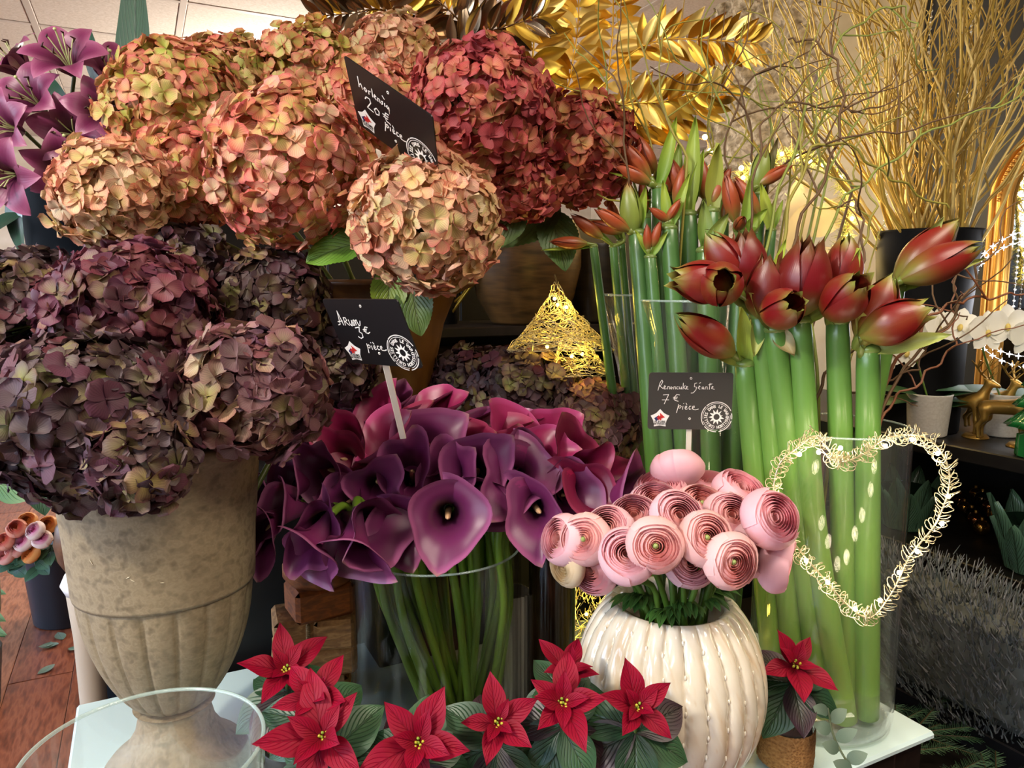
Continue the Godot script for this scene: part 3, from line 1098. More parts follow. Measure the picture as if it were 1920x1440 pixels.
func hydrangeas() -> void:
	rng.seed = 21
	var coral := floret_set([[S("c3c95e"), S("df8f74"), S("dc5f60")], [S("d2d27a"), S("e8a488"), S("e57a74")], [S("dcae84"), S("e68a7a"), S("da5a5e")], [S("aab845"), S("c8bc62"), S("de7f6c")], [S("e2cc9a"), S("eab89c"), S("e68c80")], [S("d2c06e"), S("e27a70"), S("d2505a")], [S("b6bb54"), S("d9ac72"), S("d67a64")], [S("e2c68c"), S("eaa696"), S("e88a88")]], 24, "f0b0a4", 0.08)
	var green := floret_set([[S("a9bd48"), S("c5ce64"), S("de9870")], [S("bac75c"), S("d5d488"), S("e4ae8a")], [S("9cae3c"), S("c2b656"), S("da7864")], [S("c5ca70"), S("e2c492"), S("e69480")], [S("b2b654"), S("da9a70"), S("dc6a64")], [S("e2bc80"), S("e69480"), S("de6a6c")]], 24, "f0c8a8", 0.05)
	var cream := floret_set([[S("d5ce78"), S("e6d0a0"), S("e4a888")], [S("dcd998"), S("ead9ae"), S("e2bc94")], [S("e0c488"), S("e8c29a"), S("e28c76")], [S("c5c46a"), S("dcc48a"), S("da9878")], [S("e4d2ac"), S("eaceac"), S("e2a48e")], [S("dabb84"), S("e09e80"), S("d67062")]], 24, "f2dcc0", 0.09)
	var rose := floret_set([[S("b66e5a"), S("c24e56"), S("bc344a")], [S("be8658"), S("cc5f5e"), S("c44256")], [S("9c884a"), S("b6644e"), S("b03a48")], [S("d09468"), S("d8786c"), S("ce5664")], [S("a84650"), S("b43a4a"), S("9c2c40")], [S("b4a65e"), S("c6805c"), S("be524e")]], 24, "dca890", 0.06)
	var plum := floret_set([[S("64544e"), S("54323e"), S("583444")], [S("584244"), S("462c38"), S("503844")], [S("7a7552"), S("64444c"), S("563440")], [S("9aa658"), S("7a645a"), S("64424e")], [S("6a3c4a"), S("763c4e"), S("683244")], [S("746462"), S("624a54"), S("745664")], [S("b0ad68"), S("967668"), S("744852")], [S("54383c"), S("603444"), S("482a38")]], 32, "3c3836", 0.25)
	var mauve := floret_set([[S("9a8664"), S("8a545e"), S("864456")], [S("bcac7e"), S("ac8474"), S("965a64")], [S("d4c89a"), S("c4a68c"), S("ac7c74")], [S("86545c"), S("804a58"), S("763c4e")], [S("a6ac60"), S("9a866e"), S("865660")], [S("7a5a5c"), S("744e5a"), S("7a5260")], [S("bc968c"), S("bc868c"), S("ac7684")]], 28, "6a605a", 0.16)
	var wine := floret_set([[S("76464e"), S("7a384e"), S("80344e")], [S("865456"), S("863c52"), S("76324a")], [S("9a8660"), S("864e5a"), S("78364c")], [S("663844"), S("642e40"), S("763850")], [S("aca668"), S("966468"), S("86445a")]], 24, "3a2c2e", 0.18)
	var lo := [petal_mat("plain", "ffffff"), petal_mat("warm", "ffeee4"), petal_mat("deep", "f0d4d8"), petal_mat("light", "fff6f6")]
	var dk := [petal_mat("plain", "ffffff"), petal_mat("cool", "e6dcf0"), petal_mat("dusk", "c9b8bc"), petal_mat("warm", "ffeee4")]
	var pot := stand_at(at(732, 640, 1.43), 1.33)
	var g := "bright hydrangeas in the ochre pot"
	var lf := ["37542a", "5b7a36"]
	var f := func(dx: float, dz: float) -> Vector3: return pot + Vector3(dx, rr(-0.01, 0.01), dz)
	hydrangea(at(215, 368, 1.06), 0.083, cream, lo, f.call(-0.06, 0.03), "small beige-pink hydrangea head below the pink lilies", g)
	hydrangea(at(332, 205, 1.22), 0.112, green, lo, f.call(-0.06, -0.02), "green and coral hydrangea head beside the pink lilies", g)
	hydrangea(at(545, 312, 1.05), 0.118, coral, lo, f.call(-0.03, 0.06), "largest coral hydrangea head with lime centres, beside the slanting price card", g)
	hydrangea(at(350, 345, 1.14), 0.09, coral, lo, f.call(-0.05, 0.04), "coral hydrangea head between the beige-pink one and the largest coral one", g)
	hydrangea(at(430, 170, 1.36), 0.10, green, lo, f.call(-0.03, -0.04), "lime green hydrangea head with red-tipped florets under the ceiling", g)
	hydrangea(at(575, 145, 1.38), 0.10, green, lo, f.call(0.0, -0.05), "lime green and salmon hydrangea head behind the largest coral one", g)
	hydrangea(at(738, 118, 1.42), 0.092, cream, lo, f.call(0.02, -0.05), "creamy green hydrangea head just under the gilded leaves", g)
	hydrangea(at(690, 205, 1.30), 0.088, coral, lo, f.call(0.01, -0.01), "coral hydrangea head directly behind the slanting price card", g)
	hydrangea(at(902, 215, 1.16), 0.116, rose, lo, f.call(0.05, 0.02), "deep rose-red hydrangea head beside the slanting price card", g, [[at(985, 385, 1.22), Vector3(-0.5, -0.45, 0.15), Vector3(0.1, 0.4, 1), 0.10, lf], [at(930, 380, 1.2), Vector3(0.25, 0.2, 0.1), Vector3(0, 0.2, 1), 0.07, ["4f7a30", "6c9638"]]])
	hydrangea(at(1082, 285, 1.26), 0.098, rose, [petal_mat("warm", "ffeee4"), petal_mat("olive", "dcd6a0"), petal_mat("olive2", "d8c89a")], f.call(0.07, -0.02), "olive-tinged red hydrangea head beside the tall amaryllis buds", g, [[at(1030, 395, 1.3), Vector3(0.15, -0.5, 0.25), Vector3(0.2, 0.1, 1), 0.115, ["3d5a2e", "4f7038"]], [at(1052, 392, 1.3), Vector3(-0.62, -0.18, 0.12), Vector3(0.0, 0.5, 1), 0.15, ["425c34", "5d7a44"]]])
	hydrangea(at(970, 345, 1.22), 0.07, rose, lo, f.call(0.06, 0.0), "small dark red hydrangea head tucked under the deep rose one", g)
	hydrangea(at(800, 418, 1.0), 0.099, cream, lo, f.call(0.02, 0.07), "cream hydrangea head with orange rims, hanging over the ochre pot", g, [[at(690, 452, 1.06), Vector3(-0.52, -0.10, 0.2), Vector3(0.1, 0.6, 0.8), 0.095, ["4d7426", "6a9431"]], [at(735, 500, 1.1), Vector3(-0.05, -0.6, 0.25), Vector3(0.1, 0.3, 1), 0.085, ["5a7a22", "7f8f2c"]], [at(770, 520, 1.1), Vector3(0.1, -0.6, 0.2), Vector3(-0.1, 0.2, 1), 0.09, ["3f5a26", "567034"]]])
	var urn := on(336, 1447, TABLE_Y) + Vector3(0, 0.30, 0)
	g = "dark hydrangeas in the beige urn"
	var u := func(dx: float, dz: float) -> Vector3: return urn + Vector3(dx, 0, dz)
	hydrangea(at(165, 792, 0.79), 0.100, plum, dk, u.call(-0.05, 0.03), "blackish plum hydrangea head drooping over the urn rim, with green flecks", g)
	hydrangea(at(262, 862, 0.745), 0.052, plum, dk, u.call(-0.02, 0.06), "lowest blackish hydrangea head hanging in front of the urn", g)
	hydrangea(at(245, 598, 0.94), 0.104, wine, dk, u.call(-0.03, 0.0), "wine-red hydrangea head at the top of the urn", g)
	hydrangea(at(474, 735, 0.85), 0.084, mauve, dk, u.call(0.05, 0.04), "dusky mauve hydrangea head with beige florets, over the urn beside the callas", g)
	hydrangea(at(50, 575, 1.06), 0.092, plum, dk, u.call(-0.06, -0.03), "dark plum hydrangea head with yellow-green florets, below the blue-green lily leaves", g)
	hydrangea(at(40, 765, 0.92), 0.085, mauve, dk, u.call(-0.07, 0.01), "brownish mauve hydrangea head at the outer side of the urn", g)
	hydrangea(at(510, 570, 1.08), 0.085, plum, [petal_mat("dusk", "c9b8bc"), petal_mat("warm", "ffeee4")], u.call(0.05, -0.03), "dim brownish hydrangea head behind the arum price card", g)
	hydrangea(at(345, 515, 1.1), 0.078, plum, dk, u.call(0.0, -0.05), "dark hydrangea head directly under the beige-pink one", g)
	hydrangea(at(625, 690, 1.12), 0.062, plum, [petal_mat("dusk", "c9b8bc"), petal_mat("cool", "e6dcf0")], u.call(0.07, -0.02), "small blackish hydrangea head below the arum price card", g)
	var low := stand_at(at(1010, 800, 1.5), 1.12)
	g = "dark hydrangeas in the low bowl"
	hydrangea(at(985, 742, 1.38), 0.100, plum, dk, low + Vector3(0, 0, 0.02), "dark brown-plum hydrangea head under the wire fir tree", g)
	hydrangea(at(880, 722, 1.45), 0.078, plum, dk, low + Vector3(-0.05, 0, 0), "small dim hydrangea head beside the ochre pot", g)
	hydrangea(at(1104, 800, 1.36), 0.094, mauve, dk, low + Vector3(0.05, 0, 0.01), "greyish mauve hydrangea head beside the trumpet vase", g)


# ---------------------------------------------------------------- callas

func calla_mesh(sd: int, outc: Array, inc: Array) -> ArrayMesh:
	rng.seed = 300 + sd
	var mb := MB.new()
	var L := 0.096
	var R := rr(0.027, 0.034)
	var nu := 40
	var nv := 20
	var ph := rr(0, 6)
	var wv := rr(0.002, 0.006)
	var flare := rr(0.007, 0.017)
	var drop := rr(0.30, 0.50)
	var tw := rr(0.05, 0.2)
	var span := PI + rr(0.15, 0.7)
	var squash := rr(0.7, 1.0)
	var tipl := rr(0.008, 0.02)
	var bow := rr(-0.012, 0.012)
	for layer in 2:
		var p := PackedVector3Array()
		var cols := PackedColorArray()
		for j in nv + 1:
			var v := float(j) / nv
			for i in nu + 1:
				var th := (float(i) / nu * 2.0 - 1.0) * span
				var q := minf(absf(th) / PI, 1.2)
				var h := 1.0 - drop * pow(q, 1.5)
				var f := smoothstep(0.55, 1.0, v)
				var rad := 0.0065 + (R - 0.0065) * pow(v, 1.45)
				var tip := exp(-pow(th / 0.6, 2.0))
				var point := exp(-pow(th / 0.2, 2.0))
				rad += f * flare * (0.35 + 0.65 * q) + f * f * (tip * tipl * 0.45 + point * tipl * 0.6)
				rad += f * wv * sin(3.0 * th + ph) + f * wv * 0.5 * sin(5.0 * th - ph)
				rad *= 1.0 + tw * th / PI
				rad -= layer * 0.0007
				var y := L * v * h - f * f * flare * 0.8 * (1.0 - tip) - f * f * tip * 0.006
				p.append(Vector3(sin(th) * rad * squash + bow * v * v, y, cos(th) * rad * (0.96 - 0.1 * (1.0 - squash))))
				var k: Array = inc if layer else outc
				var edge := maxf(smoothstep(0.88, 1.0, v), smoothstep(0.95, 1.0, absf(th) / span) * v)
				var cl: Color = k[0].lerp(k[1], smoothstep(0.05, 0.85, v)).lerp(k[2], edge * 0.8)
				if point * v > 0.985:
					cl = cl.lerp(S("a58a62"), 0.5)
				cols.append(cl)
		mb.grid(p, nu, nv, cols)
	return mb.mesh()


func callas() -> void:
	rng.seed = 33
	var purple_o := [S("3c1730"), S("762a58"), S("b06c94")]
	var purple_i := [S("30102a"), S("60224c"), S("a45c88")]
	var pink_o := [S("6e1c46"), S("a42868"), S("cc6a9c")]
	var pink_i := [S("46102a"), S("8a1e4e"), S("b84c80")]
	var red_o := [S("5a1430"), S("8c1c42"), S("b85a7a")]
	var red_i := [S("3a0c1c"), S("6c1434"), S("a83e62")]
	var sets := []
	for pal in [[purple_o, purple_i], [pink_o, pink_i], [red_o, red_i]]:
		var a := []
		for k in 6:
			a.append(calla_mesh(k + sets.size() * 10, pal[0], pal[1]))
		sets.append(a)
	rng.seed = 34
	var skin := mat("calla_skin", "ffffff", 0.4, {"vc": true, "back": 0.22, "bump": [streak_tex("calla_veins", 16), 0.03]})
	var vase := on(822, 1345, TABLE_Y)
	var heart := at(830, 930, 1.05)
	var words := ["deep purple", "hot pink", "crimson-magenta"]
	# px, py, size, palette, tip angle in degrees seen from the front, axis x y z (0 0 0: outwards from the bunch), nearer
	var list := [
		[838, 972, 1.18, 0, -100, 0.05, 0.12, 1, 0.05, "facing straight out with its point hanging down over the stems"],
		[1014, 962, 1.15, 0, -80, 0.12, 0.1, 1, 0.04, "wide open with a black throat, next to the palest ranunculus"],
		[772, 880, 1.35, 0, 82, 0.1, 0.42, 0.9, 0.05, "standing tall with a broad raised back and a black throat"],
		[692, 975, 1.28, 0, 205, 0.55, 0.2, 0.8, 0.05, "broad and glossy, opening towards the middle of the bunch"],
		[705, 908, 0.95, 0, 60, 0.1, 0.2, 1, 0.06, "small and tightly rolled, above the broad glossy one"],
		[604, 885, 1.05, 0, 70, -0.35, 0.2, 0.9, 0.02, "with a curled rim, beside the mauve hydrangea"],
		[545, 900, 1.0, 0, 95, -0.6, 0.3, 0.6, 0.0, "narrow and upright, near the urn"],
		[522, 965, 1.0, 0, -85, -0.5, 0.1, 0.8, 0.02, "narrow with a long pale edge, near the urn"],
		[587, 995, 1.2, 0, -110, -0.1, -0.12, 1, 0.05, "cup-shaped and drooping over the wooden blocks"],
		[488, 1000, 1.0, 0, -100, -0.45, -0.35, 0.8, 0.0, "hanging lowest against the urn"],
		[476, 925, 1.0, 0, 160, -0.8, 0.15, 0.5, -0.02, "dark and turned towards the urn"],
		[590, 1032, 0.95, 0, -60, -0.2, -0.6, 0.7, 0.03, "drooping with its mouth turned down"],
		[668, 1030, 1.0, 0, -40, 0.1, -0.65, 0.7, 0.03, "hanging mouth-down over the vase rim"],
		[712, 828, 1.25, 1, 20, -0.35, 0.75, 0.5, 0.05, "large and bright at the foot of the card stick"],
		[700, 772, 1.15, 1, 80, -0.2, 0.7, 0.5, -0.02, "lit bright behind the card stick"],
		[652, 818, 1.15, 2, 120, -0.3, 0.5, 0.8, 0.02, "upright with a rolled rim, near the mauve hydrangea"],
		[628, 855, 1.0, 2, 150, -0.4, 0.4, 0.8, 0.0, "half hidden under the upright rolled one"],
		[575, 815, 1.1, 0, 140, -0.7, 0.5, 0.3, -0.04, "pressed against the mauve hydrangea"],
		[802, 828, 1.2, 0, 40, 0.2, 0.6, 0.8, 0.03, "broad with a dark hollow, beside the card stick's foot"],
		[815, 765, 1.1, 1, 30, 0.0, 0.85, 0.4, -0.02, "flat and bright at the back of the bunch"],
		[872, 800, 1.15, 2, -20, 0.1, 0.85, 0.5, 0.02, "open to the ceiling in the middle of the bunch"],
		[922, 806, 1.1, 2, 10, 0.1, 0.85, 0.5, 0.0, "open to the ceiling beside a pointed pink one"],
		[962, 806, 1.1, 1, 130, 0.15, 0.7, 0.6, 0.0, "with a sharp raised point at the back"],
		[1012, 834, 1.2, 1, 5, 0.35, 0.7, 0.6, 0.02, "wide and smooth, below the dark hydrangeas"],
		[1042, 806, 1.1, 1, 50, 0.4, 0.75, 0.4, -0.02, "rounded, against the dark hydrangeas"],
		[1084, 842, 1.15, 2, 100, 0.5, 0.6, 0.6, 0.0, "tall with a rolled lip, against the dark hydrangeas"],
		[1082, 890, 1.15, 2, 60, 0.4, 0.35, 0.85, 0.03, "folded flat, above the pink ranunculus"],
		[986, 845, 1.15, 0, 160, 0.2, 0.5, 0.85, 0.02, "with a tiny curl at its rim"],
		[972, 895, 1.32, 0, -120, 0.1, 0.25, 1, 0.05, "largest and glossiest in the middle of the bunch"],
		[842, 885, 1.05, 0, 40, -0.1, 0.4, 0.9, 0.02, "with a bright rim and black hollow, in the middle of the bunch"],
		[896, 880, 1.15, 0, 45, 0.1, 0.35, 0.9, 0.04, "leaning over a black hollow, in the middle of the bunch"],
		[912, 925, 1.0, 0, -30, 0.1, -0.05, 1, 0.0, "shaded under the middle of the bunch"],
		[1115, 925, 1.15, 2, -65, 0.4, 0.15, 0.9, 0.04, "rolled with its point hanging onto the ranunculus"],
		[1172, 925, 1.2, 0, 75, 0.85, 0.25, 0.5, 0.03, "pointing out alone above the ranunculus"],
		[1135, 890, 1.0, 2, 30, 0.7, 0.4, 0.6, 0.0, "dark and folded at the outer edge over the ranunculus"],
		[728, 748, 1.0, 0, 100, -0.2, 0.9, 0.2, -0.06, "dark at the very back under the arum card"],
		[788, 748, 1.0, 0, 60, 0.0, 0.9, 0.1, -0.06, "dark at the very back against the ochre pot"],
		[885, 766, 1.0, 0, 40, 0.1, 0.9, 0.1, -0.05, "frilled at the very back below the small dim hydrangea"],
		[972, 782, 0.95, 0, 20, 0.3, 0.8, 0.2, -0.05, "small with a dry pale edge at the back"],
		[1062, 930, 1.0, 0, -60, 0.3, 0.1, 0.9, 0.0, "half hidden behind the wide open one"],
		[535, 862, 1.0, 0, 110, -0.6, 0.5, 0.4, -0.03, "shaded beneath the mauve hydrangea"],
		[640, 945, 1.0, 0, -90, -0.2, 0.1, 0.9, -0.02, "shaded behind the cup-shaped one"],
		[748, 985, 1.0, 0, -70, 0.1, -0.1, 0.9, -0.03, "dark behind the broad glossy one"],
		[655, 745, 0.95, 0, 120, -0.4, 0.85, 0.2, -0.06, "dark at the back beside the small blackish hydrangea"],
		[930, 845, 1.0, 2, 70, 0.1, 0.7, 0.7, 0.0, "small and upright behind the largest one"],
		[760, 800, 1.0, 2, 60, -0.1, 0.8, 0.5, -0.02, "behind the card stick's foot"],
	]
	for n in list.size():
		var e: Array = list[n]
		var py: float = e[1]
		var px: float = e[0]
		var dome := absf(px - 830.0) / 380.0
		var d: float = 0.93 + clampf((985.0 - py) / 230.0, -0.2, 1.0) * 0.17 + dome * dome * 0.05 - e[8] * 0.55
		var c := at(px, py, d)
		var ax := Vector3(e[5], e[6], e[7]).normalized()
		var ang := deg_to_rad(e[4])
		var tipd := Vector3(cos(ang), sin(ang), 0.15)
		var xf := frame(Vector3.ZERO, ax, tipd)
		var size: float = e[2] * 1.02
		xf.basis = xf.basis * (Basis() * size)
		var base := c - ax * (0.055 + 0.022 * maxf(e[6], 0.0)) * size
		# stem: back from the flower, over the rim, down to the foot of the bunch
		var out := Vector3(base.x - vase.x, 0, base.z - vase.z)
		var lim := minf(out.length(), 0.104)
		out = out.normalized() * lim
		var rim := vase + out * rr(0.8, 1.0) + Vector3(0, 0.285, 0)
		var foot := vase + Vector3(0.034 + out.x * 0.3 + rr(-0.02, 0.02), 0.012, out.z * 0.3 + rr(-0.02, 0.02))
		var o := thing("calla_lily", "%s calla %s" % [words[e[3]], e[9]], "flower", foot, "callas in the smoked vase")
		part(sets[e[3]][n % 6], "spathe", o, skin, Transform3D(xf.basis, base - foot))
		var mb := MB.new()
		mb.col = S("c9a27a")
		mb.tube([Vector3.ZERO, Vector3(0, 0.018, 0.001), Vector3(0.0005, 0.036, 0.002), Vector3(0.001, 0.043, 0.002)], [0.0034, 0.0036, 0.003, 0.0012], 8)
		part(mb.mesh(), "spadix", o, stem_mat(), Transform3D(xf.basis, base - foot + ax * 0.004))
		mb = MB.new()
		var w := rr(0.0050, 0.0062)
		var greens := [S("5c7c20"), S("6d9024"), S("7a9c2e"), S("66842a")]
		mb.col = greens[n % 4]
		var back := base - Vector3(ax.x, maxf(ax.y, ax.y * 0.25), ax.z) * (0.035 + 0.02 * size)
		back.y -= 0.012
		var keys := [base - foot + ax * 0.002, back - foot, rim - foot, rim.lerp(foot, 0.42) - foot + out * 0.12, Vector3.ZERO]
		mb.tube(smooth_path(keys, 22), [w], 8)
		part(mb.mesh(), "stem", o, stem_mat())


# ---------------------------------------------------------------- ranunculus

func rose_petals(rings: int, R: float, cin: Color, cmid: Color, cout: Color, sd: int, openness: float) -> Array:
	# [mesh] of single petals, from the heart outwards
	rng.seed = sd
	var out := []
	for k in rings:
		var q := float(k) / (rings - 1)
		var r := R * (0.20 + 0.80 * pow(q, 0.9))
		var L := R * (1.30 + 0.34 * q)
		var n := 3 + int(q * 2.5)
		for i in n:
			var mb := MB.new()
			var cl := cin.lerp(cmid, minf(q * 2.0, 1.0)).lerp(cout, maxf(q * 2.0 - 1.0, 0.0))
			var az := TAU * (i + 0.5 * (k % 2)) / n + k * 0.7 + rr(-0.15, 0.15)
			var reach := 0.81 - 0.10 * q + rr(-0.03, 0.03)
			shell_petal(mb, L, r * rr(0.97, 1.04), az, PI / n * 1.45, {"nu": 8, "nv": 8, "fat": 0.62, "low": 0.1, "t1": reach, "lean": 0.03, "open": 0.0, "flare": 0.55 * maxf(openness, 0.0) * q, "wob": 0.05, "tipn": 0.1, "cb": cl.lerp(cout, 0.3), "ct": cl, "ctip": cl.lerp(Color.WHITE, 0.2), "ce": cl.lerp(Color.WHITE, 0.25), "ea": 0.4})
			out.append(mb.mesh())
	return out


func parsley_leaf(mb: MB, xf: Transform3D, L: float, c0: Color, c1: Color) -> void:
	for k in 5:
		var a: float = [-0.9, -0.45, 0.0, 0.45, 0.9][k]
		blade(mb, xf * Transform3D(Basis(Vector3.BACK, a), Vector3.ZERO), L * (1.0 - 0.28 * absf(a)), L * 0.17, {"nu": 2, "nv": 6, "k": 0.8, "e": 0.9, "bend": -0.9, "fold": 0.3, "cb": c0, "ct": c1})


func ranunculus() -> void:
	var kinds := [
		rose_petals(10, 0.0325, S("f4bcb4"), S("f4bec4"), S("f6ced6"), 51, 0.06),
		rose_petals(10, 0.031, S("f2aea2"), S("f4b8b6"), S("f6ccca"), 52, 0.0),
		rose_petals(9, 0.035, S("f2b8ba"), S("f2aeba"), S("f4c2cc"), 53, 0.14),
		rose_petals(7, 0.025, S("e6d6a8"), S("ecd9b4"), S("eedfc0"), 54, -0.3),
	]
	rng.seed = 55
	var soft := mat("ranunculus_petal", "ffffff", 0.5, {"vc": true, "back": 0.8})
	var vase := on(1250, 1432, TABLE_Y)
	var mouth := vase + Vector3(0, 0.226, 0)
	# px, py, depth, kind, axis
	var list := [
		[1227, 1022, 0.80, 1, -0.05, 0.25, 1.0, "facing out with a tiny green eye"],
		[1178, 1044, 0.81, 0, -0.25, 0.55, 0.8, "cup-shaped and half closed, beside the one with the green eye"],
		[1269, 973, 0.84, 0, 0.05, 0.6, 0.8, "at the centre of the bunch, tightly whorled"],
		[1320, 1010, 0.81, 1, 0.1, 0.45, 0.9, "salmon-hearted with a green collar beneath"],
		[1367, 1050, 0.80, 1, 0.2, 0.15, 1.0, "low over the ribbed vase with a peach heart"],
		[1438, 975, 0.83, 2, 0.35, 0.5, 0.8, "largest and pinkest, touching the lit heart"],
		[1407, 1030, 0.86, 0, 0.5, 0.2, 0.8, "under the largest one, seen from its outer petals"],
		[1448, 1052, 0.86, 2, 0.85, -0.1, 0.4, "pointing outward at the amaryllis stems"],
		[1382, 930, 0.93, 2, 0.3, 0.85, 0.4, "flat-topped at the back beside the card stick"],
		[1313, 952, 0.90, 1, 0.05, 0.8, 0.6, "just before the card stick"],
		[1228, 948, 0.92, 0, -0.1, 0.8, 0.6, "behind the central whorled one"],
		[1366, 972, 0.88, 0, 0.1, 0.6, 0.8, "between the salmon-hearted and the largest one"],
		[1100, 1012, 0.86, 1, -0.45, 0.35, 0.8, "with deep peach folds under the hanging calla point"],
		[1141, 998, 0.87, 0, -0.3, 0.6, 0.7, "partly covered by the hanging calla point"],
		[1062, 1012, 0.88, 0, -0.8, 0.3, 0.5, "at the outer edge beside the smoked vase"],
		[1062, 1062, 0.87, 3, -0.75, 0.1, 0.6, "pale yellow closed bud"],
		[1190, 975, 0.89, 0, -0.2, 0.75, 0.6, "behind the cup-shaped one"],
		[1238, 928, 0.97, 2, -0.1, 0.9, 0.3, "at the back against the green stems"],
		[1271, 886, 0.98, 2, 0.0, 0.75, -0.65, "standing highest, turned away to show its green sepals"],
		[1115, 1062, 0.87, 0, -0.5, 0.0, 0.8, "lowest at the outer edge above the wire cone"],
		[1290, 1052, 0.87, 0, 0.0, 0.2, 0.9, "shaded behind the front row"],
		[1335, 925, 1.0, 2, 0.1, 0.9, 0.2, "hidden low behind the card stick"],
	]
	var slot := 0
	for e in list:
		var c := at(e[0], e[1], e[2])
		var ax := Vector3(e[4], e[5], e[6]).normalized()
		var a := slot * 2.4
		var foot := mouth + Vector3(cos(a), 0, sin(a)) * 0.032 + Vector3(0, -0.14, 0)
		var hue: String = ["pale pink ranunculus ", "peach-pink ranunculus ", "rose pink ranunculus ", "small ranunculus, "][e[3]]
		var o := thing("ranunculus", hue + e[7], "flower", foot, "ranunculus in the ribbed vase")
		var base := c - ax * 0.020
		var xf := frame(base - foot, ax, Vector3(rr(-1, 1), rr(-1, 1), rr(-1, 1)))
		for m in kinds[e[3]]:
			part(m, "petal", o, soft, xf)
		var mb := MB.new()
		if e[3] == 1:
			mb.col = S("8fa05a")
			mb.ball(Vector3(0, 0.029, 0), Vector3(0.0036, 0.004, 0.0036), 8, 5)
			part(mb.mesh(), "flower_heart", o, stem_mat(), xf)
		mb = MB.new()
		for k in 5:
			blade(mb, Transform3D(Basis(Vector3.UP, TAU * k / 5) * Basis(Vector3.RIGHT, 0.9), Vector3(0, -0.001, 0)), 0.022, 0.006, {"nu": 2, "nv": 5, "k": 0.8, "bend": -0.5, "cup": 0.3, "cb": S("6f8a3a"), "ct": S("8aa04a")})
		part(mb.mesh(), "sepals", o, leaf_mat(), xf)
		mb = MB.new()
		mb.col = S(["46641f", "52702a", "3e5a1e"][slot % 3])
		var ring := mouth + Vector3(c.x - mouth.x, 0, c.z - mouth.z).normalized() * minf(0.05, Vector2(c.x - mouth.x, c.z - mouth.z).length() * 0.6)
		mb.tube(smooth_path([base - foot, base - ax * 0.04 - foot - Vector3(0, 0.012, 0), ring + Vector3(0, 0.02, 0) - foot, Vector3.ZERO], 14), [0.0038], 8)
		part(mb.mesh(), "stem", o, stem_mat())
		if slot % 2 == 0:
			mb = MB.new()
			var la := ring + Vector3(0, rr(0.004, 0.02), 0)
			var od := Vector3(ring.x - mouth.x + rr(-0.02, 0.02), 0.012, ring.z - mouth.z + 0.02).normalized()
			parsley_leaf(mb, frame(la - foot, od + Vector3(0, 0.2, 0), Vector3.UP), rr(0.03, 0.045), S("2f5220"), S("467032"))
			part(mb.mesh(), "leaf", o, leaf_mat())
		slot += 1


# ---------------------------------------------------------------- amaryllis

func image_dir(deg: float, out: float) -> Vector3:
	var a := deg_to_rad(deg)
	return (Vector3(cos(a), sin(a), 0) * (1.0 - absf(out)) + Vector3(0, 0, out)).normalized()


func bud_petals(L: float, R: float, open: float, c: Array, sd: int) -> Array:
	# six tepals: [base, body, tip, midrib]
	rng.seed = sd
	var out := []
	for k in 6:
		var mb := MB.new()
		var inner := k >= 3
		shell_petal(mb, L * (0.96 if inner else 1.0) * rr(0.97, 1.02), R * (0.88 if inner else 1.0), TAU * (k % 3) / 3.0 + (PI / 3.0 if inner else 0.0) + rr(-0.1, 0.1), 1.0 if inner else 1.05, {"nu": 8, "nv": 12, "fat": 0.78, "low": 0.16, "open": open * rr(0.75, 1.2), "flare": open * 0.15, "tipn": 0.93, "cb": c[0], "ct": c[1].lerp(c[3], 0.12 * rng.randf()), "ctip": c[2], "cm": c[3], "ma": 0.0 if inner else 0.42, "ce": c[1] * 1.15, "ea": 0.5})
		out.append(mb.mesh())
	return out


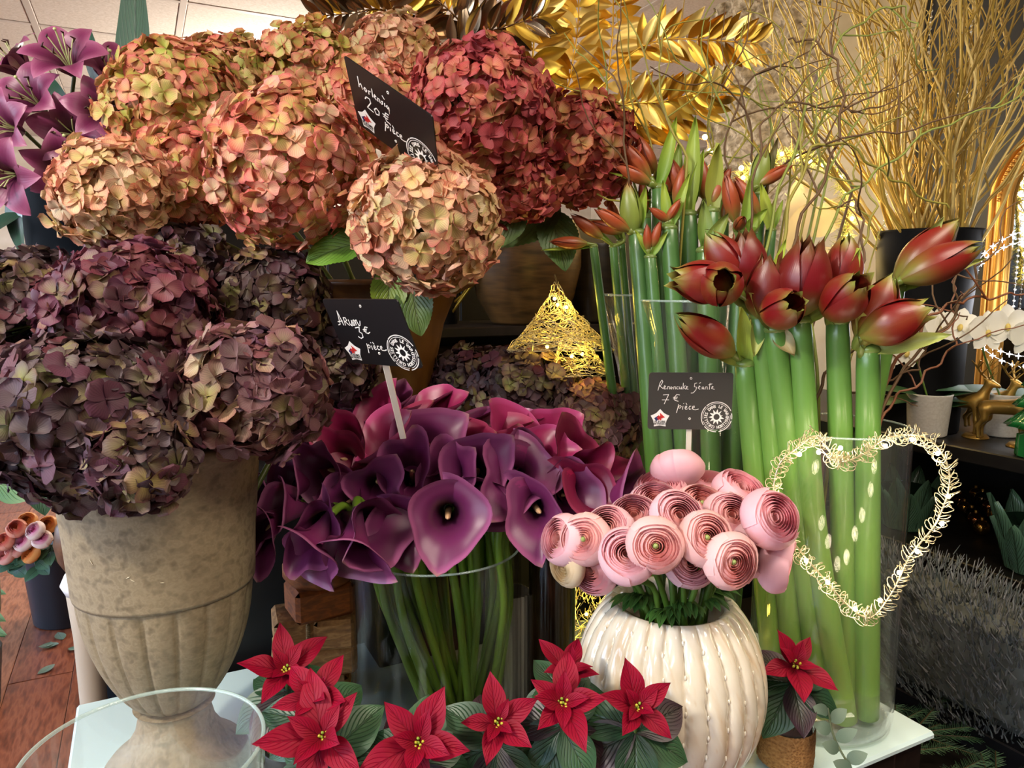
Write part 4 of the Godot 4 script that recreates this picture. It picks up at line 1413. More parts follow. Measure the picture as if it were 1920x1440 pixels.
func amaryllis_stem(label: String, group: String, top: Vector3, foot: Vector3, r: float, buds: Array, bracts: Array, kinds: Array, skin: Material, green: Array, bow := Vector3.ZERO) -> void:
	var o := thing("amaryllis", label, "flower", foot, group)
	var mb := MB.new()
	var cols := []
	for i in 15:
		cols.append(green[1].lerp(green[0], smoothstep(0.0, 1.0, i / 14.0)))
	mb.tube(smooth_path([Vector3.ZERO, (top - foot) * 0.5 + bow, top - foot], 14), [r * 1.0, r * 1.03, r * 1.03, r * 1.03, r * 1.02, r * 1.02, r, r, r * 0.98, r * 0.97, r * 0.95, r * 0.93, r * 0.9, r * 0.9, r * 0.84], 18, cols)
	part(mb.mesh(), "stem", o, mat("amaryllis_stem", "ffffff", 0.36, {"vc": true, "coat": 0.25, "bump": [streak_tex("stem_streaks", 5), 0.03]}))
	mb = MB.new()
	mb.col = green[0].lerp(S("8a8f4a"), 0.4)
	mb.ball(top - foot, Vector3(r * 0.95, r * 0.5, r * 0.95), 14, 6)
	part(mb.mesh(), "stem_head", o, mat("amaryllis_stem", "ffffff"))
	for b in buds:
		# px, py of the bud's middle, depth, angle, towards the eye, kind, size
		var c := at(b[0], b[1], b[2])
		var ax := image_dir(b[3], b[4])
		var kind: Dictionary = kinds[b[5]]
		var L: float = kind.L * b[6]
		var base := c - ax * L * 0.5
		var n := Node3D.new()
		n.name = "bud"
		o.add_child(n, true)
		n.transform = frame(base - foot, ax, Vector3(rr(-1, 1), rr(-1, 1), rr(-1, 1)))
		n.basis = n.basis * (Basis() * b[6])
		for m in kind.petals:
			part(m, "petal", n, skin)
		mb = MB.new()
		mb.col = S("6a7a34")
		var mid := (base - foot).lerp(top - foot, 0.5) - ax * 0.01
		mb.tube(smooth_path([top - foot, mid, base - foot + ax * 0.004], 6), [r * 0.5, r * 0.42, r * 0.36, r * 0.34, r * 0.34, r * 0.36, r * 0.4], 9)
		part(mb.mesh(), "bud_stalk", o, mat("amaryllis_stem", "ffffff"))
	for b in bracts:
		# angle, towards the eye, length, colours
		var ax := image_dir(b[0], b[1])
		mb = MB.new()
		blade(mb, frame(top - foot + ax * r * 0.3, ax, Vector3(rr(-0.4, 0.4), 0.2, 1)), b[2], r * (0.62 if b.size() < 5 else b[4]), {"nu": 4, "nv": 10, "k": 0.62, "e": 0.75, "bend": rr(-0.3, 0.3), "cup": 0.55, "neck": 0.7, "cb": S(b[3][0]), "ct": S(b[3][1])})
		part(mb.mesh(), "bract", o, leaf_mat_plain())


func leaf_mat_plain() -> StandardMaterial3D:
	return mat("bract", "ffffff", 0.5, {"vc": true, "back": 0.3, "bump": [streak_tex("petal_veins", 7), 0.05]})


func amaryllis() -> void:
	var skin := mat("amaryllis_petal", "ffffff", 0.36, {"vc": true, "back": 0.25, "bump": [streak_tex("calla_veins", 16), 0.03]})
	var red := [S("7f8a3a"), S("761816"), S("93a04a"), S("80482a")]
	var red2 := [S("6f7a34"), S("6a1416"), S("7a5a34"), S("6e2c20")]
	var dull := [S("7c8a44"), S("9c4526"), S("8c3f26"), S("a8603c")]
	var dull2 := [S("7f9a48"), S("7f9040"), S("9a5a34"), S("6f7a34")]
	var kinds := [
		{"L": 0.096, "petals": bud_petals(0.096, 0.026, 0.0, red, 61)},
		{"L": 0.09, "petals": bud_petals(0.09, 0.028, 0.5, red, 62)},
		{"L": 0.096, "petals": bud_petals(0.096, 0.031, 0.42, red2, 63)},
		{"L": 0.072, "petals": bud_petals(0.072, 0.0115, 0.0, dull, 64)},
		{"L": 0.088, "petals": bud_petals(0.088, 0.017, 0.0, dull2, 65)},
		{"L": 0.108, "petals": bud_petals(0.108, 0.024, 0.1, red, 66)},
	]
	rng.seed = 67
	var g := "opening red amaryllis in the tall cylinder vase"
	var v := on(1533, 1330, TABLE_Y)
	var gr := [S("55803a"), S("83ad45")]
	var lim := ["8f9a4c", "b9bf6a"]
	var lim2 := ["86a03a", "aebe4c"]
	var ft := func(dx: float, dz: float) -> Vector3: return v + Vector3(dx, 0.012, dz)
	amaryllis_stem("red amaryllis with one large bud drooping low beside the ranunculus card", g, at(1396, 682, 0.99), ft.call(-0.062, 0.0), 0.0155, [[1322, 628, 0.96, 148, 0.25, 5, 1.0]], [[100, 0.25, 0.075, lim2, 0.95], [160, 0.2, 0.075, ["9aa84a", "9a6a34"], 0.7]], kinds, skin, gr)
	amaryllis_stem("red amaryllis with four buds turned towards the bud vase", g, at(1424, 592, 0.97), ft.call(-0.035, 0.015), 0.0155, [[1312, 528, 0.93, 172, 0.2, 1, 1.0], [1352, 532, 0.91, 160, 0.82, 1, 1.0], [1360, 486, 0.97, 128, 0.1, 0, 1.0], [1397, 492, 0.97, 98, 0.15, 2, 0.95]], [[75, 0.1, 0.10, lim2], [-100, 0.2, 0.05, lim, 0.7]], kinds, skin, gr)
	amaryllis_stem("red amaryllis with one bud opening upward and one opening outward", g, at(1452, 618, 0.96), ft.call(-0.005, 0.03), 0.0155, [[1440, 540, 0.95, 95, 0.25, 2, 1.0], [1470, 578, 0.90, 70, 0.8, 1, 0.92]], [[130, 0.2, 0.06, lim, 0.9], [-60, 0.3, 0.04, ["a8a070", "8a7a50"], 0.9]], kinds, skin, gr)
	amaryllis_stem("red amaryllis with a single fat half-open bud in the middle", g, at(1499, 600, 0.95), ft.call(0.02, 0.045), 0.0165, [[1506, 520, 0.93, 88, 0.2, 2, 1.12]], [[50, 0.25, 0.065, lim2, 1.05], [115, 0.2, 0.05, lim, 0.8]], kinds, skin, gr, Vector3(-0.012, 0, 0))
	amaryllis_stem("red amaryllis with an upright closed bud above a rounder open one", g, at(1570, 602, 0.955), ft.call(0.035, 0.02), 0.0165, [[1581, 502, 0.96, 88, 0.1, 0, 0.98], [1586, 556, 0.90, 80, 0.6, 1, 1.0]], [[130, 0.3, 0.06, lim, 1.0], [80, 0.0, 0.09, lim2, 0.8]], kinds, skin, gr)
	amaryllis_stem("red amaryllis with two pointed buds parting like a V", g, at(1628, 655, 0.95), ft.call(0.055, 0.035), 0.0165, [[1645, 580, 0.93, 72, 0.1, 0, 1.02], [1680, 602, 0.91, 28, 0.3, 1, 1.0]], [[125, 0.3, 0.07, lim, 0.9], [15, 0.35, 0.09, lim, 0.8]], kinds, skin, gr)
	amaryllis_stem("red amaryllis with two long buds leaning far out beside the mirror", g, at(1678, 540, 0.98), ft.call(0.066, 0.0), 0.015, [[1738, 470, 0.96, 48, 0.1, 5, 1.0], [1766, 492, 0.94, 26, 0.15, 5, 0.98]], [[62, 0.1, 0.10, lim, 0.9], [35, 0.2, 0.07, lim2, 1.0], [20, 0.1, 0.11, lim, 0.6]], kinds, skin, gr, Vector3(-0.03, 0, 0))
	# slender stems with closed buds behind
	g = "tall amaryllis buds in the lipped vase"
	v = stand_at(at(1306, 900, 1.2), TABLE_Y)
	gr = [S("47703a"), S("5f8a34")]
	var yg := ["6a8f30", "a8bc48"]
	amaryllis_stem("closed amaryllis with one thick green bud standing upright", g, at(1194, 436, 1.18), v + Vector3(-0.04, 0.012, 0.03), 0.0162, [[1182, 392, 1.17, 98, 0.1, 4, 1.05], [1148, 412, 1.16, 150, 0.2, 3, 1.0]], [[80, 0.1, 0.07, yg]], kinds, skin, gr)
	amaryllis_stem("closed amaryllis with a small pair of buds on a thin stem", g, at(1219, 482, 1.16), v + Vector3(-0.02, 0.012, 0.045), 0.0108, [[1214, 445, 1.15, 95, 0.2, 3, 0.62], [1230, 440, 1.15, 75, 0.2, 3, 0.66]], [[120, 0.1, 0.045, yg], [60, 0.1, 0.045, yg]], kinds, skin, gr)
	amaryllis_stem("closed amaryllis with two orange buds pointing at the olive-tinged hydrangea", g, at(1236, 352, 1.22), v + Vector3(-0.03, 0.012, 0.0), 0.0162, [[1192, 300, 1.21, 130, 0.1, 3, 1.15], [1186, 326, 1.2, 155, 0.15, 3, 1.0], [1212, 290, 1.24, 118, 0.0, 3, 1.1]], [[78, 0.05, 0.11, yg, 0.75], [165, 0.2, 0.085, yg, 0.3]], kinds, skin, gr)
	amaryllis_stem("closed amaryllis with two short orange buds spread like ears", g, at(1254, 428, 1.16), v + Vector3(0.0, 0.012, 0.05), 0.0150, [[1236, 402, 1.15, 150, 0.25, 3, 0.62], [1263, 394, 1.15, 60, 0.25, 3, 0.62]], [[100, 0.1, 0.07, yg], [72, 0.05, 0.085, yg]], kinds, skin, gr)
	amaryllis_stem("closed amaryllis with a long lime sheath over brown buds", g, at(1290, 402, 1.2), v + Vector3(0.01, 0.012, 0.0), 0.0174, [[1268, 330, 1.22, 115, 0.0, 3, 1.1], [1275, 348, 1.19, 80, 0.1, 3, 0.95], [1318, 335, 1.22, 100, 0.0, 3, 1.1]], [[88, 0.05, 0.15, ["7f9438", "9ab048"], 0.9], [78, 0.0, 0.10, yg]], kinds, skin, gr)
	amaryllis_stem("closed amaryllis with a broad yellow-green sheath", g, at(1331, 396, 1.18), v + Vector3(0.025, 0.012, 0.03), 0.0168, [[1350, 350, 1.18, 62, 0.0, 3, 1.0]], [[92, 0.05, 0.10, ["8a9440", "a8b048"], 1.1]], kinds, skin, gr)
	amaryllis_stem("closed amaryllis with one bud hanging forward under two upright ones", g, at(1392, 440, 1.16), v + Vector3(0.045, 0.012, 0.03), 0.0162, [[1370, 372, 1.17, 105, 0.05, 3, 1.15], [1388, 418, 1.13, 110, 0.8, 3, 0.8], [1400, 368, 1.18, 125, 0.0, 3, 1.1]], [[90, 0.05, 0.085, yg], [50, 0.2, 0.05, yg]], kinds, skin, gr)
	amaryllis_stem("closed amaryllis with a dark pointed bud before the lit garland", g, at(1421, 364, 1.22), v + Vector3(0.055, 0.012, 0.0), 0.0162, [[1426, 318, 1.21, 80, 0.0, 4, 1.0], [1452, 328, 1.2, 30, 0.1, 3, 0.95]], [[72, 0.05, 0.09, ["5f7a34", "6a5a34"]]], kinds, skin, gr)
	amaryllis_stem("closed amaryllis with a small yellow sheath on a thin stem", g, at(1446, 432, 1.2), v + Vector3(0.06, 0.012, 0.02), 0.0096, [], [[105, 0.0, 0.075, ["9ab040", "b9c850"], 1.1], [70, 0.0, 0.05, yg]], kinds, skin, gr)
	amaryllis_stem("closed amaryllis with a dull green sheath behind the ear-shaped buds", g, at(1262, 372, 1.25), v + Vector3(-0.01, 0.012, -0.03), 0.0155, [[1248, 345, 1.25, 110, 0.0, 3, 0.9]], [[85, 0.0, 0.09, ["5f7f34", "7f9440"], 0.8]], kinds, skin, gr)
	amaryllis_stem("closed amaryllis with a folded sheath behind the broad yellow-green one", g, at(1352, 418, 1.25), v + Vector3(0.035, 0.012, -0.03), 0.0155, [[1362, 385, 1.25, 75, 0.0, 3, 0.85]], [[100, 0.0, 0.08, ["5f7f34", "86984a"], 0.8]], kinds, skin, gr)
	amaryllis_stem("closed amaryllis with one brownish bud behind the thick green bud", g, at(1212, 408, 1.26), v + Vector3(-0.045, 0.012, -0.02), 0.0150, [[1206, 372, 1.26, 95, 0.0, 3, 0.95]], [[75, 0.0, 0.08, ["5f7f34", "7f9440"], 0.7]], kinds, skin, gr)
	amaryllis_stem("closed amaryllis deep in the bunch behind the low drooping red bud", g, at(1322, 470, 1.13), v + Vector3(0.03, 0.012, 0.05), 0.0155, [], [[95, 0.0, 0.07, ["5f7f34", "86984a"], 0.9], [60, 0.1, 0.06, ["6f8a3a", "8f9a4a"], 0.8]], kinds, skin, gr)
	g = "amaryllis buds in the trumpet vase"
	v = stand_at(at(1216, 900, 1.36), TABLE_Y)
	amaryllis_stem("closed amaryllis leaning with an orange bud level with the brown pot", g, at(1113, 462, 1.27), v + Vector3(-0.012, 0.03, 0.008), 0.0085, [[1066, 455, 1.26, 178, 0.1, 3, 0.95]], [[185, 0.1, 0.09, yg, 0.5]], kinds, skin, gr)
	amaryllis_stem("closed amaryllis leaning with a dark orange bud crossing the hydrangea", g, at(1150, 462, 1.29), v + Vector3(0.0, 0.03, -0.008), 0.0085, [[1100, 424, 1.27, 145, 0.1, 3, 1.0], [1136, 426, 1.28, 165, 0.1, 3, 0.95]], [[140, 0.1, 0.07, yg]], kinds, skin, gr)
	amaryllis_stem("closed amaryllis leaning with a pale split sheath", g, at(1164, 452, 1.31), v + Vector3(0.012, 0.03, 0.004), 0.0085, [[1150, 400, 1.3, 110, 0.0, 3, 0.9]], [[125, 0.0, 0.08, yg, 0.7]], kinds, skin, gr)


# ---------------------------------------------------------------- poinsettias

func poinsettia(label: String, head: Vector3, pot: Vector3, size: float, face: Vector3, spin: float, red: Array, jar: int, green_n: int) -> void:
	var o := thing("potted_poinsettia", label, "plant", pot, "small potted poinsettias along the table")
	var bm := mat("poinsettia_bract", "ffffff", 0.55, {"vc": true, "back": 0.3, "spec": 0.3, "tex": vein_tex("bract_colour", 8, 0.45, 0.10), "bump": [vein_tex("bract_veins", 8, 0.45, 0.8), 0.08]})
	# pot: a glass jar wrapped in burlap, or a mossy ball of soil
	var h := 0.062
	var mb := MB.new()
	if jar < 2:
		wall_of_glass(mb, [Vector2(0.031, 0.0005), Vector2(0.034, 0.004), Vector2(0.0345, h), Vector2(0.031, h + 0.008), Vector2(0.0325, h + 0.016)], 0.0015, 36)
		part(mb.mesh(), "glass_jar", o, glass())
		mb = MB.new()
		var fray := func(r: float, a: float, j: int, _n: int) -> float: return r + 0.0008 * sin(a * 23.0 + j * 2.0) + 0.0005 * sin(a * 57.0)
		mb.lathe([Vector2(0.0352, 0.006), Vector2(0.0358, 0.02), Vector2(0.0358, 0.04), Vector2(0.0354, 0.056), Vector2(0.0350, 0.056), Vector2(0.0350, 0.006)], 60, null, Vector3.ZERO, fray)
		var bt := noise_tex("burlap", FastNoiseLite.TYPE_CELLULAR, 0.12, 2, [[0.0, "8a6a40"], [0.5, "c9a878"], [1.0, "e6cfa4"]])
		part(mb.mesh(), "burlap_wrap", o, mat("burlap", "d0b48c", 0.95, {"tex": bt, "tri": 9.0, "bump": [bt, 0.4]}))
	else:
		mb.lathe([Vector2(0, 0), Vector2(0.026, 0), Vector2(0.033, 0.05), Vector2(0.034, 0.06), Vector2(0.031, 0.06), Vector2(0.0, 0.05)], 32)
		part(mb.mesh(), "pot", o, mat("dark_pot", "2b2a28", 0.5))
	mb = MB.new()
	for k in 300:
		var a := rr(0, TAU)
		var r := sqrt(rng.randf()) * 0.028
		var up := Vector3(cos(a) * r * 6.0, 1.0, sin(a) * r * 6.0).normalized()
		mb.col = S(["5a5a20", "6f6a28", "4a4a1c", "7d7434"][k % 4])
		var b := Vector3(cos(a) * r, h - 0.002 + 0.004 * cos(r * 50.0), sin(a) * r)
		var e := b + (up + Vector3(rr(-1, 1), rr(-0.3, 0.6), rr(-1, 1)) * 0.8).normalized() * 0.009
		mb.tube([b, e], [0.0007, 0.0003], 3, null, false)
	var moss := part(mb.mesh(), "moss", o, stem_mat())
	moss.set_meta("kind", "stuff")
	mb = MB.new()
	mb.col = S("2c2216")
	mb.lathe([Vector2(0.031, h - 0.014), Vector2(0.02, h - 0.004), Vector2(0.0, h - 0.001)], 24)
	part(mb.mesh(), "soil", o, stem_mat())
	# stem, bracts, leaves, yellow flowers
	var hd := head - pot
	mb = MB.new()
	mb.col = S("44562a")
	mb.tube(smooth_path([Vector3(0, h - 0.004, 0), Vector3(hd.x * 0.2, hd.y * 0.65, hd.z * 0.2), hd], 8), [0.0028], 7)
	part(mb.mesh(), "stem", o, stem_mat())
	var f := facing(hd, face, spin)
	for ring in 2:
		var n := 5 if ring == 0 else 4
		for k in n:
			var a := TAU * (k + 0.4 * ring) / n + rr(-0.18, 0.18)
			mb = MB.new()
			var L := size * 1.0 * (rr(0.78, 1.18) if ring == 0 else rr(0.45, 0.72))
			var wb := rr(0.85, 1.15)
			blade(mb, Transform3D(Basis(Vector3.BACK, a), Vector3(0, 0, 0.002 + 0.003 * ring)), L, L * 0.245 * wb, {"nu": 6, "nv": 14, "k": 0.86, "e": 1.15, "tilt": 0.5 + 0.4 * ring + rr(-0.25, 0.3), "bend": rr(-0.8, -0.2), "fold": 0.22, "wave": rr(0.03, 0.1), "wf": rr(6, 10), "ph": rr(0, 6), "neck": 0.12, "cb": S(red[0]), "ct": S(red[1])})
			part(mb.mesh(), "bract", o, bm, f)
	mb = MB.new()
	for k in 9:
		var a := 2.4 * k
		var r := 0.0022 * sqrt(k)
		mb.col = S("b9b13a") if k % 3 else S("8aa03a")
		mb.ball(Vector3(cos(a) * r, sin(a) * r, 0.008 + 0.002 * (k % 2)), Vector3(0.0017, 0.0017, 0.0028), 6, 4)
	part(mb.mesh(), "flower_heart", o, stem_mat(), f)
	green_n += 3
	for k in green_n:
		var a := TAU * (k + 0.5) / green_n + spin * 1.3 + rr(-0.2, 0.2)
		mb = MB.new()
		var L := rr(0.058, 0.08)
		var cs: Array = [["1f3a26", "2f5034"], ["24422c", "3a5c3c"], ["2c2226", "3a262c"], ["1c3426", "28482f"]][k % 4]
		blade(mb, Transform3D(Basis(Vector3.BACK, a), Vector3.ZERO), L, L * 0.33, {"nu": 6, "nv": 14, "k": 0.86, "e": 1.0, "tilt": rr(-0.35, 0.1), "bend": rr(-0.8, -0.2), "fold": 0.18, "wave": 0.04, "wf": 8.0, "neck": 0.12, "cb": S(cs[0]), "ct": S(cs[1]), "cm": S("5a7a4c"), "ma": 0.35})
		var ff := f
		ff.origin = hd * 0.88 + Vector3(0, -0.006, 0)
		part(mb.mesh(), "leaf", o, leaf_mat(), ff)


func poinsettias() -> void:
	rng.seed = 71
	var red := ["70081c", "8a0c28"]
	var put := func(px: float, py: float, y: float, fwd: float) -> Array:
		var r := at(px, py, 1.0) - EYE
		var head: Vector3 = EYE + r * ((y - EYE.y) / r.y)
		return [head, Vector3(head.x * (1.0 + fwd), TABLE_Y, head.z - fwd)]
	var q: Array = put.call(607, 1385, 0.945, 0.045)
	poinsettia("red poinsettia with a large yellow heart and pleated bracts, beside the empty glass vase", q[0], q[1], 0.064, Vector3(-0.05, 0.75, 0.8), 0.5, red, 2, 5)
	q = put.call(592, 1312, 0.965, 0.035)
	poinsettia("red poinsettia rising just behind the one with the large yellow heart", q[0], q[1], 0.056, Vector3(0.05, 0.7, 0.6), 1.9, red, 2, 4)
	q = put.call(537, 1262, 0.945, 0.02)
	poinsettia("red poinsettia farthest back, at the foot of the wooden blocks", q[0], q[1], 0.056, Vector3(0.1, 0.9, 0.5), 0.2, red, 2, 4)
	q = put.call(786, 1395, 0.94, 0.045)
	poinsettia("bright red poinsettia with broad bracts before the smoked vase", q[0], q[1], 0.064, Vector3(0.0, 0.7, 0.8), 0.75, red, 2, 5)
	q = put.call(931, 1358, 0.945, 0.04)
	poinsettia("small red poinsettia with narrow bracts before the smoked vase", q[0], q[1], 0.046, Vector3(0.1, 0.7, 0.75), 0.25, red, 2, 4)
	q = put.call(1055, 1322, 0.96, 0.03)
	poinsettia("red poinsettia with long bracts over a mossy jar beside the ribbed vase", q[0], q[1], 0.055, Vector3(0.0, 0.75, 0.7), 1.0, red, 1, 5)
	q = put.call(1062, 1262, 0.965, 0.0)
	poinsettia("red poinsettia half hidden behind the one over the mossy jar", q[0], q[1], 0.045, Vector3(0.2, 0.9, 0.4), 0.4, red, 2, 3)
	q = put.call(1192, 1330, 0.952, 0.005)
	poinsettia("small red poinsettia with purple-black leaf in a burlap jar before the ribbed vase", q[0], q[1], 0.047, Vector3(0.15, 0.75, 0.7), 0.0, red, 0, 5)
	var jp := on(1472, 1428, TABLE_Y)
	poinsettia("red poinsettia in a burlap-wrapped jar with eucalyptus, before the tall cylinder vase", at(1488, 1252, 0.935), jp, 0.057, Vector3(0.1, 0.85, 0.5), 0.35, red, 0, 4)
	# sprig of eucalyptus leaning on the jar
	var o := thing("eucalyptus_sprig", "grey-green eucalyptus sprig lying against the burlap jar", "sprig", jp + Vector3(0.055, 0.0, 0.045))
	var mb := MB.new()
	mb.col = S("5a6448")
	var path := smooth_path([Vector3(0.035, 0.004, 0.05), Vector3(0.012, 0.02, 0.02), Vector3(-0.012, 0.06, 0.0), Vector3(-0.02, 0.098, -0.008)], 12)
	mb.tube(path, [0.0014], 6)
	part(mb.mesh(), "twig", o, stem_mat())
	for k in 11:
		var b: Vector3 = path[1 + k]
		var sd := 1.0 if k % 2 else -1.0
		mb = MB.new()
		blade(mb, frame(b, Vector3(sd * 0.8, 0.45, rr(-0.1, 0.4)), Vector3(0, 0.5, 1)), rr(0.024, 0.034), 0.0085, {"nu": 4, "nv": 7, "k": 0.8, "e": 0.8, "bend": rr(-0.5, 0.2), "cb": S("566856"), "ct": S("748672")})
		part(mb.mesh(), "leaf", o, leaf_mat_plain())


# ---------------------------------------------------------------- price cards

func ribbon(mb: MB, pts: Array, w: float, z: float) -> void:
	# a painted stroke that lies on the card, with rounded ends
	for i in pts.size() - 1:
		var a: Vector2 = pts[i]
		var b: Vector2 = pts[i + 1]
		var t := (b - a).normalized() if a != b else Vector2.RIGHT
		var n := Vector2(-t.y, t.x) * w / 2.0
		var e := t * w * 0.3
		var q := []
		for p in [a - e + n, b + e + n, b + e - n, a - e - n]:
			q.append(mb.vert(Vector3(p.x, p.y, z), mb.col))
		mb.quad(q[0], q[1], q[2], q[3])


func fan(mb: MB, pts: Array, c: Vector2, z: float) -> void:
	var m := mb.vert(Vector3(c.x, c.y, z), mb.col)
	var s := mb.v.size()
	for p in pts:
		mb.vert(Vector3(p.x, p.y, z), mb.col)
	for i in pts.size():
		mb.idx.append_array(PackedInt32Array([m, s + (i + 1) % pts.size(), s + i]))


func word(o: Node, text: String, size: float, xf: Transform3D, m: Material) -> void:
	var t := TextMesh.new()
	t.text = text
	t.font_size = 32
	t.pixel_size = size / 32.0
	t.depth = 0.0001
	t.curve_step = 2.0
	var f := SystemFont.new()
	f.font_names = PackedStringArray(["Droid Sans"])
	f.font_weight = 700
	t.font = f
	part(t, "lettering", o, m, xf)


func price_card(label: String, c: Vector3, ux: Vector3, uy: Vector3, W: float, strokes: Array, sw: float, stick: Array, face_hex: String) -> void:
	# card in its own plane: x along its width, y up; strokes are given in hundredths of the width, y downwards
	var H := W * 0.69
	var foot: Vector3 = stick[-1]
	var o := thing("price_card", label, "sign", foot, "price cards")
	var bs := Basis(ux, uy, ux.cross(uy).normalized())
	var xf := Transform3D(bs, c - foot)
	var mb := MB.new()
	var outl := []
	for k in 4:
		var s := Vector2([1, -1, -1, 1][k], [1, 1, -1, -1][k])
		for i in 5:
			var a := PI / 2 * k + PI / 2 * i / 4.0
			outl.append(s * Vector2(W / 2 - 0.004, H / 2 - 0.004) + Vector2(cos(a), sin(a)) * 0.004)
	fan(mb, outl, Vector2.ZERO, 0.0008)
	var rev := outl.duplicate()
	rev.reverse()
	fan(mb, rev, Vector2.ZERO, -0.0008)
	for i in outl.size():
		var a: Vector2 = outl[i]
		var b: Vector2 = outl[(i + 1) % outl.size()]
		mb.quad(mb.vert(Vector3(a.x, a.y, 0.0008), Color.WHITE), mb.vert(Vector3(b.x, b.y, 0.0008), Color.WHITE), mb.vert(Vector3(b.x, b.y, -0.0008), Color.WHITE), mb.vert(Vector3(a.x, a.y, -0.0008), Color.WHITE))
	part(mb.mesh(), "board", o, mat("slate_" + face_hex, face_hex, 0.42), xf)
	var chalk := mat("chalk", "e9e6de", 0.8)
	var white := mat("card_white", "e4e2dc", 0.6)
	var inv := mat("card_ink", "1c1c20", 0.7)
	mb = MB.new()
	for s in strokes:
		var pts := s.map(func(p): return Vector2((p[0] - 50.0) * W / 100.0, (34.5 - p[1]) * W / 100.0)) as Array
		ribbon(mb, pts, sw, 0.0011)
	part(mb.mesh(), "handwriting", o, chalk, xf)
	# two small holes with pale rims
	for y in [0.40, -0.31]:
		mb = MB.new()
		var ring := []
		for i in 13:
			ring.append(Vector3(cos(TAU * i / 12) * W * 0.011, y * H + sin(TAU * i / 12) * W * 0.011, 0.0009))
		mb.tube(ring, [W * 0.004], 5, null, false)
		part(mb.mesh(), "hole_rim", o, chalk, xf)
	# pentagon badge
	var bc := Vector2(-0.355 * W, -0.215 * W)
	var star := []
	for i in 20:
		var a := PI / 2 + TAU * i / 20.0
		var f := absf(fposmod(i / 4.0, 1.0) - 0.5) * 2.0
		star.append(bc + Vector2(cos(a), sin(a)) * W * 0.118 * lerpf(0.70, 1.0, f * f))
	mb = MB.new()
	fan(mb, star, bc, 0.0010)
	var badge := part(mb.mesh(), "badge", o, white, xf)
	mb = MB.new()
	mb.col = S("1f2a55")
	fan(mb, [bc + Vector2(-0.07, 0.005) * W, bc + Vector2(-0.045, -0.03) * W, bc + Vector2(-0.005, 0.0) * W, bc + Vector2(-0.02, 0.04) * W], bc + Vector2(-0.035, 0.005) * W, 0.0013)
	mb.col = S("c02a26")
	fan(mb, [bc + Vector2(-0.005, 0.075) * W, bc + Vector2(0.06, 0.015) * W, bc + Vector2(0.01, 0.005) * W], bc + Vector2(0.02, 0.03) * W, 0.0013)
	for k in 6:
		var a := TAU * k / 6.0
		var d := Vector2(cos(a), sin(a)) * W
		var n := Vector2(-d.y, d.x)
		fan(mb, [bc + Vector2(-0.005, 0.012) * W + d * 0.032 + n * 0.008, bc + Vector2(-0.005, 0.012) * W + d * 0.032 - n * 0.008, bc + Vector2(-0.005, 0.012) * W - n * 0.008, bc + Vector2(-0.005, 0.012) * W + n * 0.008], bc + Vector2(-0.005, 0.012) * W + d * 0.015, 0.0015)
	part(mb.mesh(), "flag_mark", badge, mat("card_print", "ffffff", 0.6, {"vc": true}))
	word(badge, "FLEURS", W * 0.038, Transform3D(Basis(), Vector3(bc.x, bc.y - 0.038 * W, 0.0014)), inv)
	word(badge, "DE FRANCE", W * 0.022, Transform3D(Basis(), Vector3(bc.x, bc.y - 0.064 * W, 0.0014)), inv)
	# round stamp
	var sc := Vector2(0.32 * W, -0.19 * W)
	mb = MB.new()
	for ring in [[0.182, 0.010, [[0.05, 1.9], [2.0, 3.3], [3.45, 4.3], [4.5, 5.6], [5.75, 6.1]]], [0.163, 0.005, [[0.3, 2.9], [3.1, 4.4], [4.6, 6.0]]]]:
		for seg in ring[2]:
			var n := int((seg[1] - seg[0]) * 9.0) + 1
			var pts := []
			for i in n + 1:
				var a: float = lerpf(seg[0], seg[1], float(i) / n) + 0.4
				pts.append(sc + Vector2(cos(a), sin(a)) * W * ring[0])
			ribbon(mb, pts, W * ring[1], 0.0011)
	var sunp := []
	for i in 66:
		var a := TAU * i / 66.0 + 0.9
		var spike := absf(fposmod(i / 6.0, 1.0) - 0.5) * 2.0
		sunp.append([a, lerpf(0.052, 0.096, pow(spike, 1.4)) if a - 0.9 < TAU - 0.65 else 0.052])
	for i in 66:
		var a: Array = sunp[i]
		var b: Array = sunp[(i + 1) % 66]
		var d0 := Vector2(cos(a[0]), sin(a[0])) * W
		var d1 := Vector2(cos(b[0]), sin(b[0])) * W
		var q := []
		for p in [sc + d0 * 0.036, sc + d1 * 0.036, sc + d1 * b[1], sc + d0 * a[1]]:
			q.append(mb.vert(Vector3(p.x, p.y, 0.0011), Color.WHITE))
		mb.quad(q[0], q[1], q[2], q[3])
	var stamp := part(mb.mesh(), "round_stamp", o, chalk, xf)
	for w in [["CUEILLIES DANS LE VAR", 4.45, -1, 4.15], ["HORTISUD", 4.86, 1, 1.42]]:
		var t: String = w[0]
		for i in t.length():
			if t[i] == " ":
				continue
			var a: float = w[1] + w[2] * w[3] * float(i) / (t.length() - 1)
			var up := Vector2(cos(a), sin(a))
			var bas := Basis(Vector3(up.y, -up.x, 0), Vector3(up.x, up.y, 0), Vector3.BACK)
			if w[2] > 0:
				bas = Basis(Vector3(-up.y, up.x, 0), Vector3(-up.x, -up.y, 0), Vector3.BACK)
			var at2 := sc + up * W * 0.128
			word(stamp, t[i], W * 0.050, Transform3D(bas, Vector3(at2.x, at2.y, 0.0011)), chalk)
	# stick
	mb = MB.new()
	var st := stick.map(func(p): return p - foot) as Array
	var along: Vector3 = (st[-1] - st[0])
	var fb := frame((st[0] + st[-1]) / 2.0, -along, Vector3.BACK)
	mb.box(fb.origin, Vector3(0.0075, along.length(), 0.0025), fb.basis, 0.0006)
	part(mb.mesh(), "stick", o, mat("card_stick", "d6cfc0", 0.45))


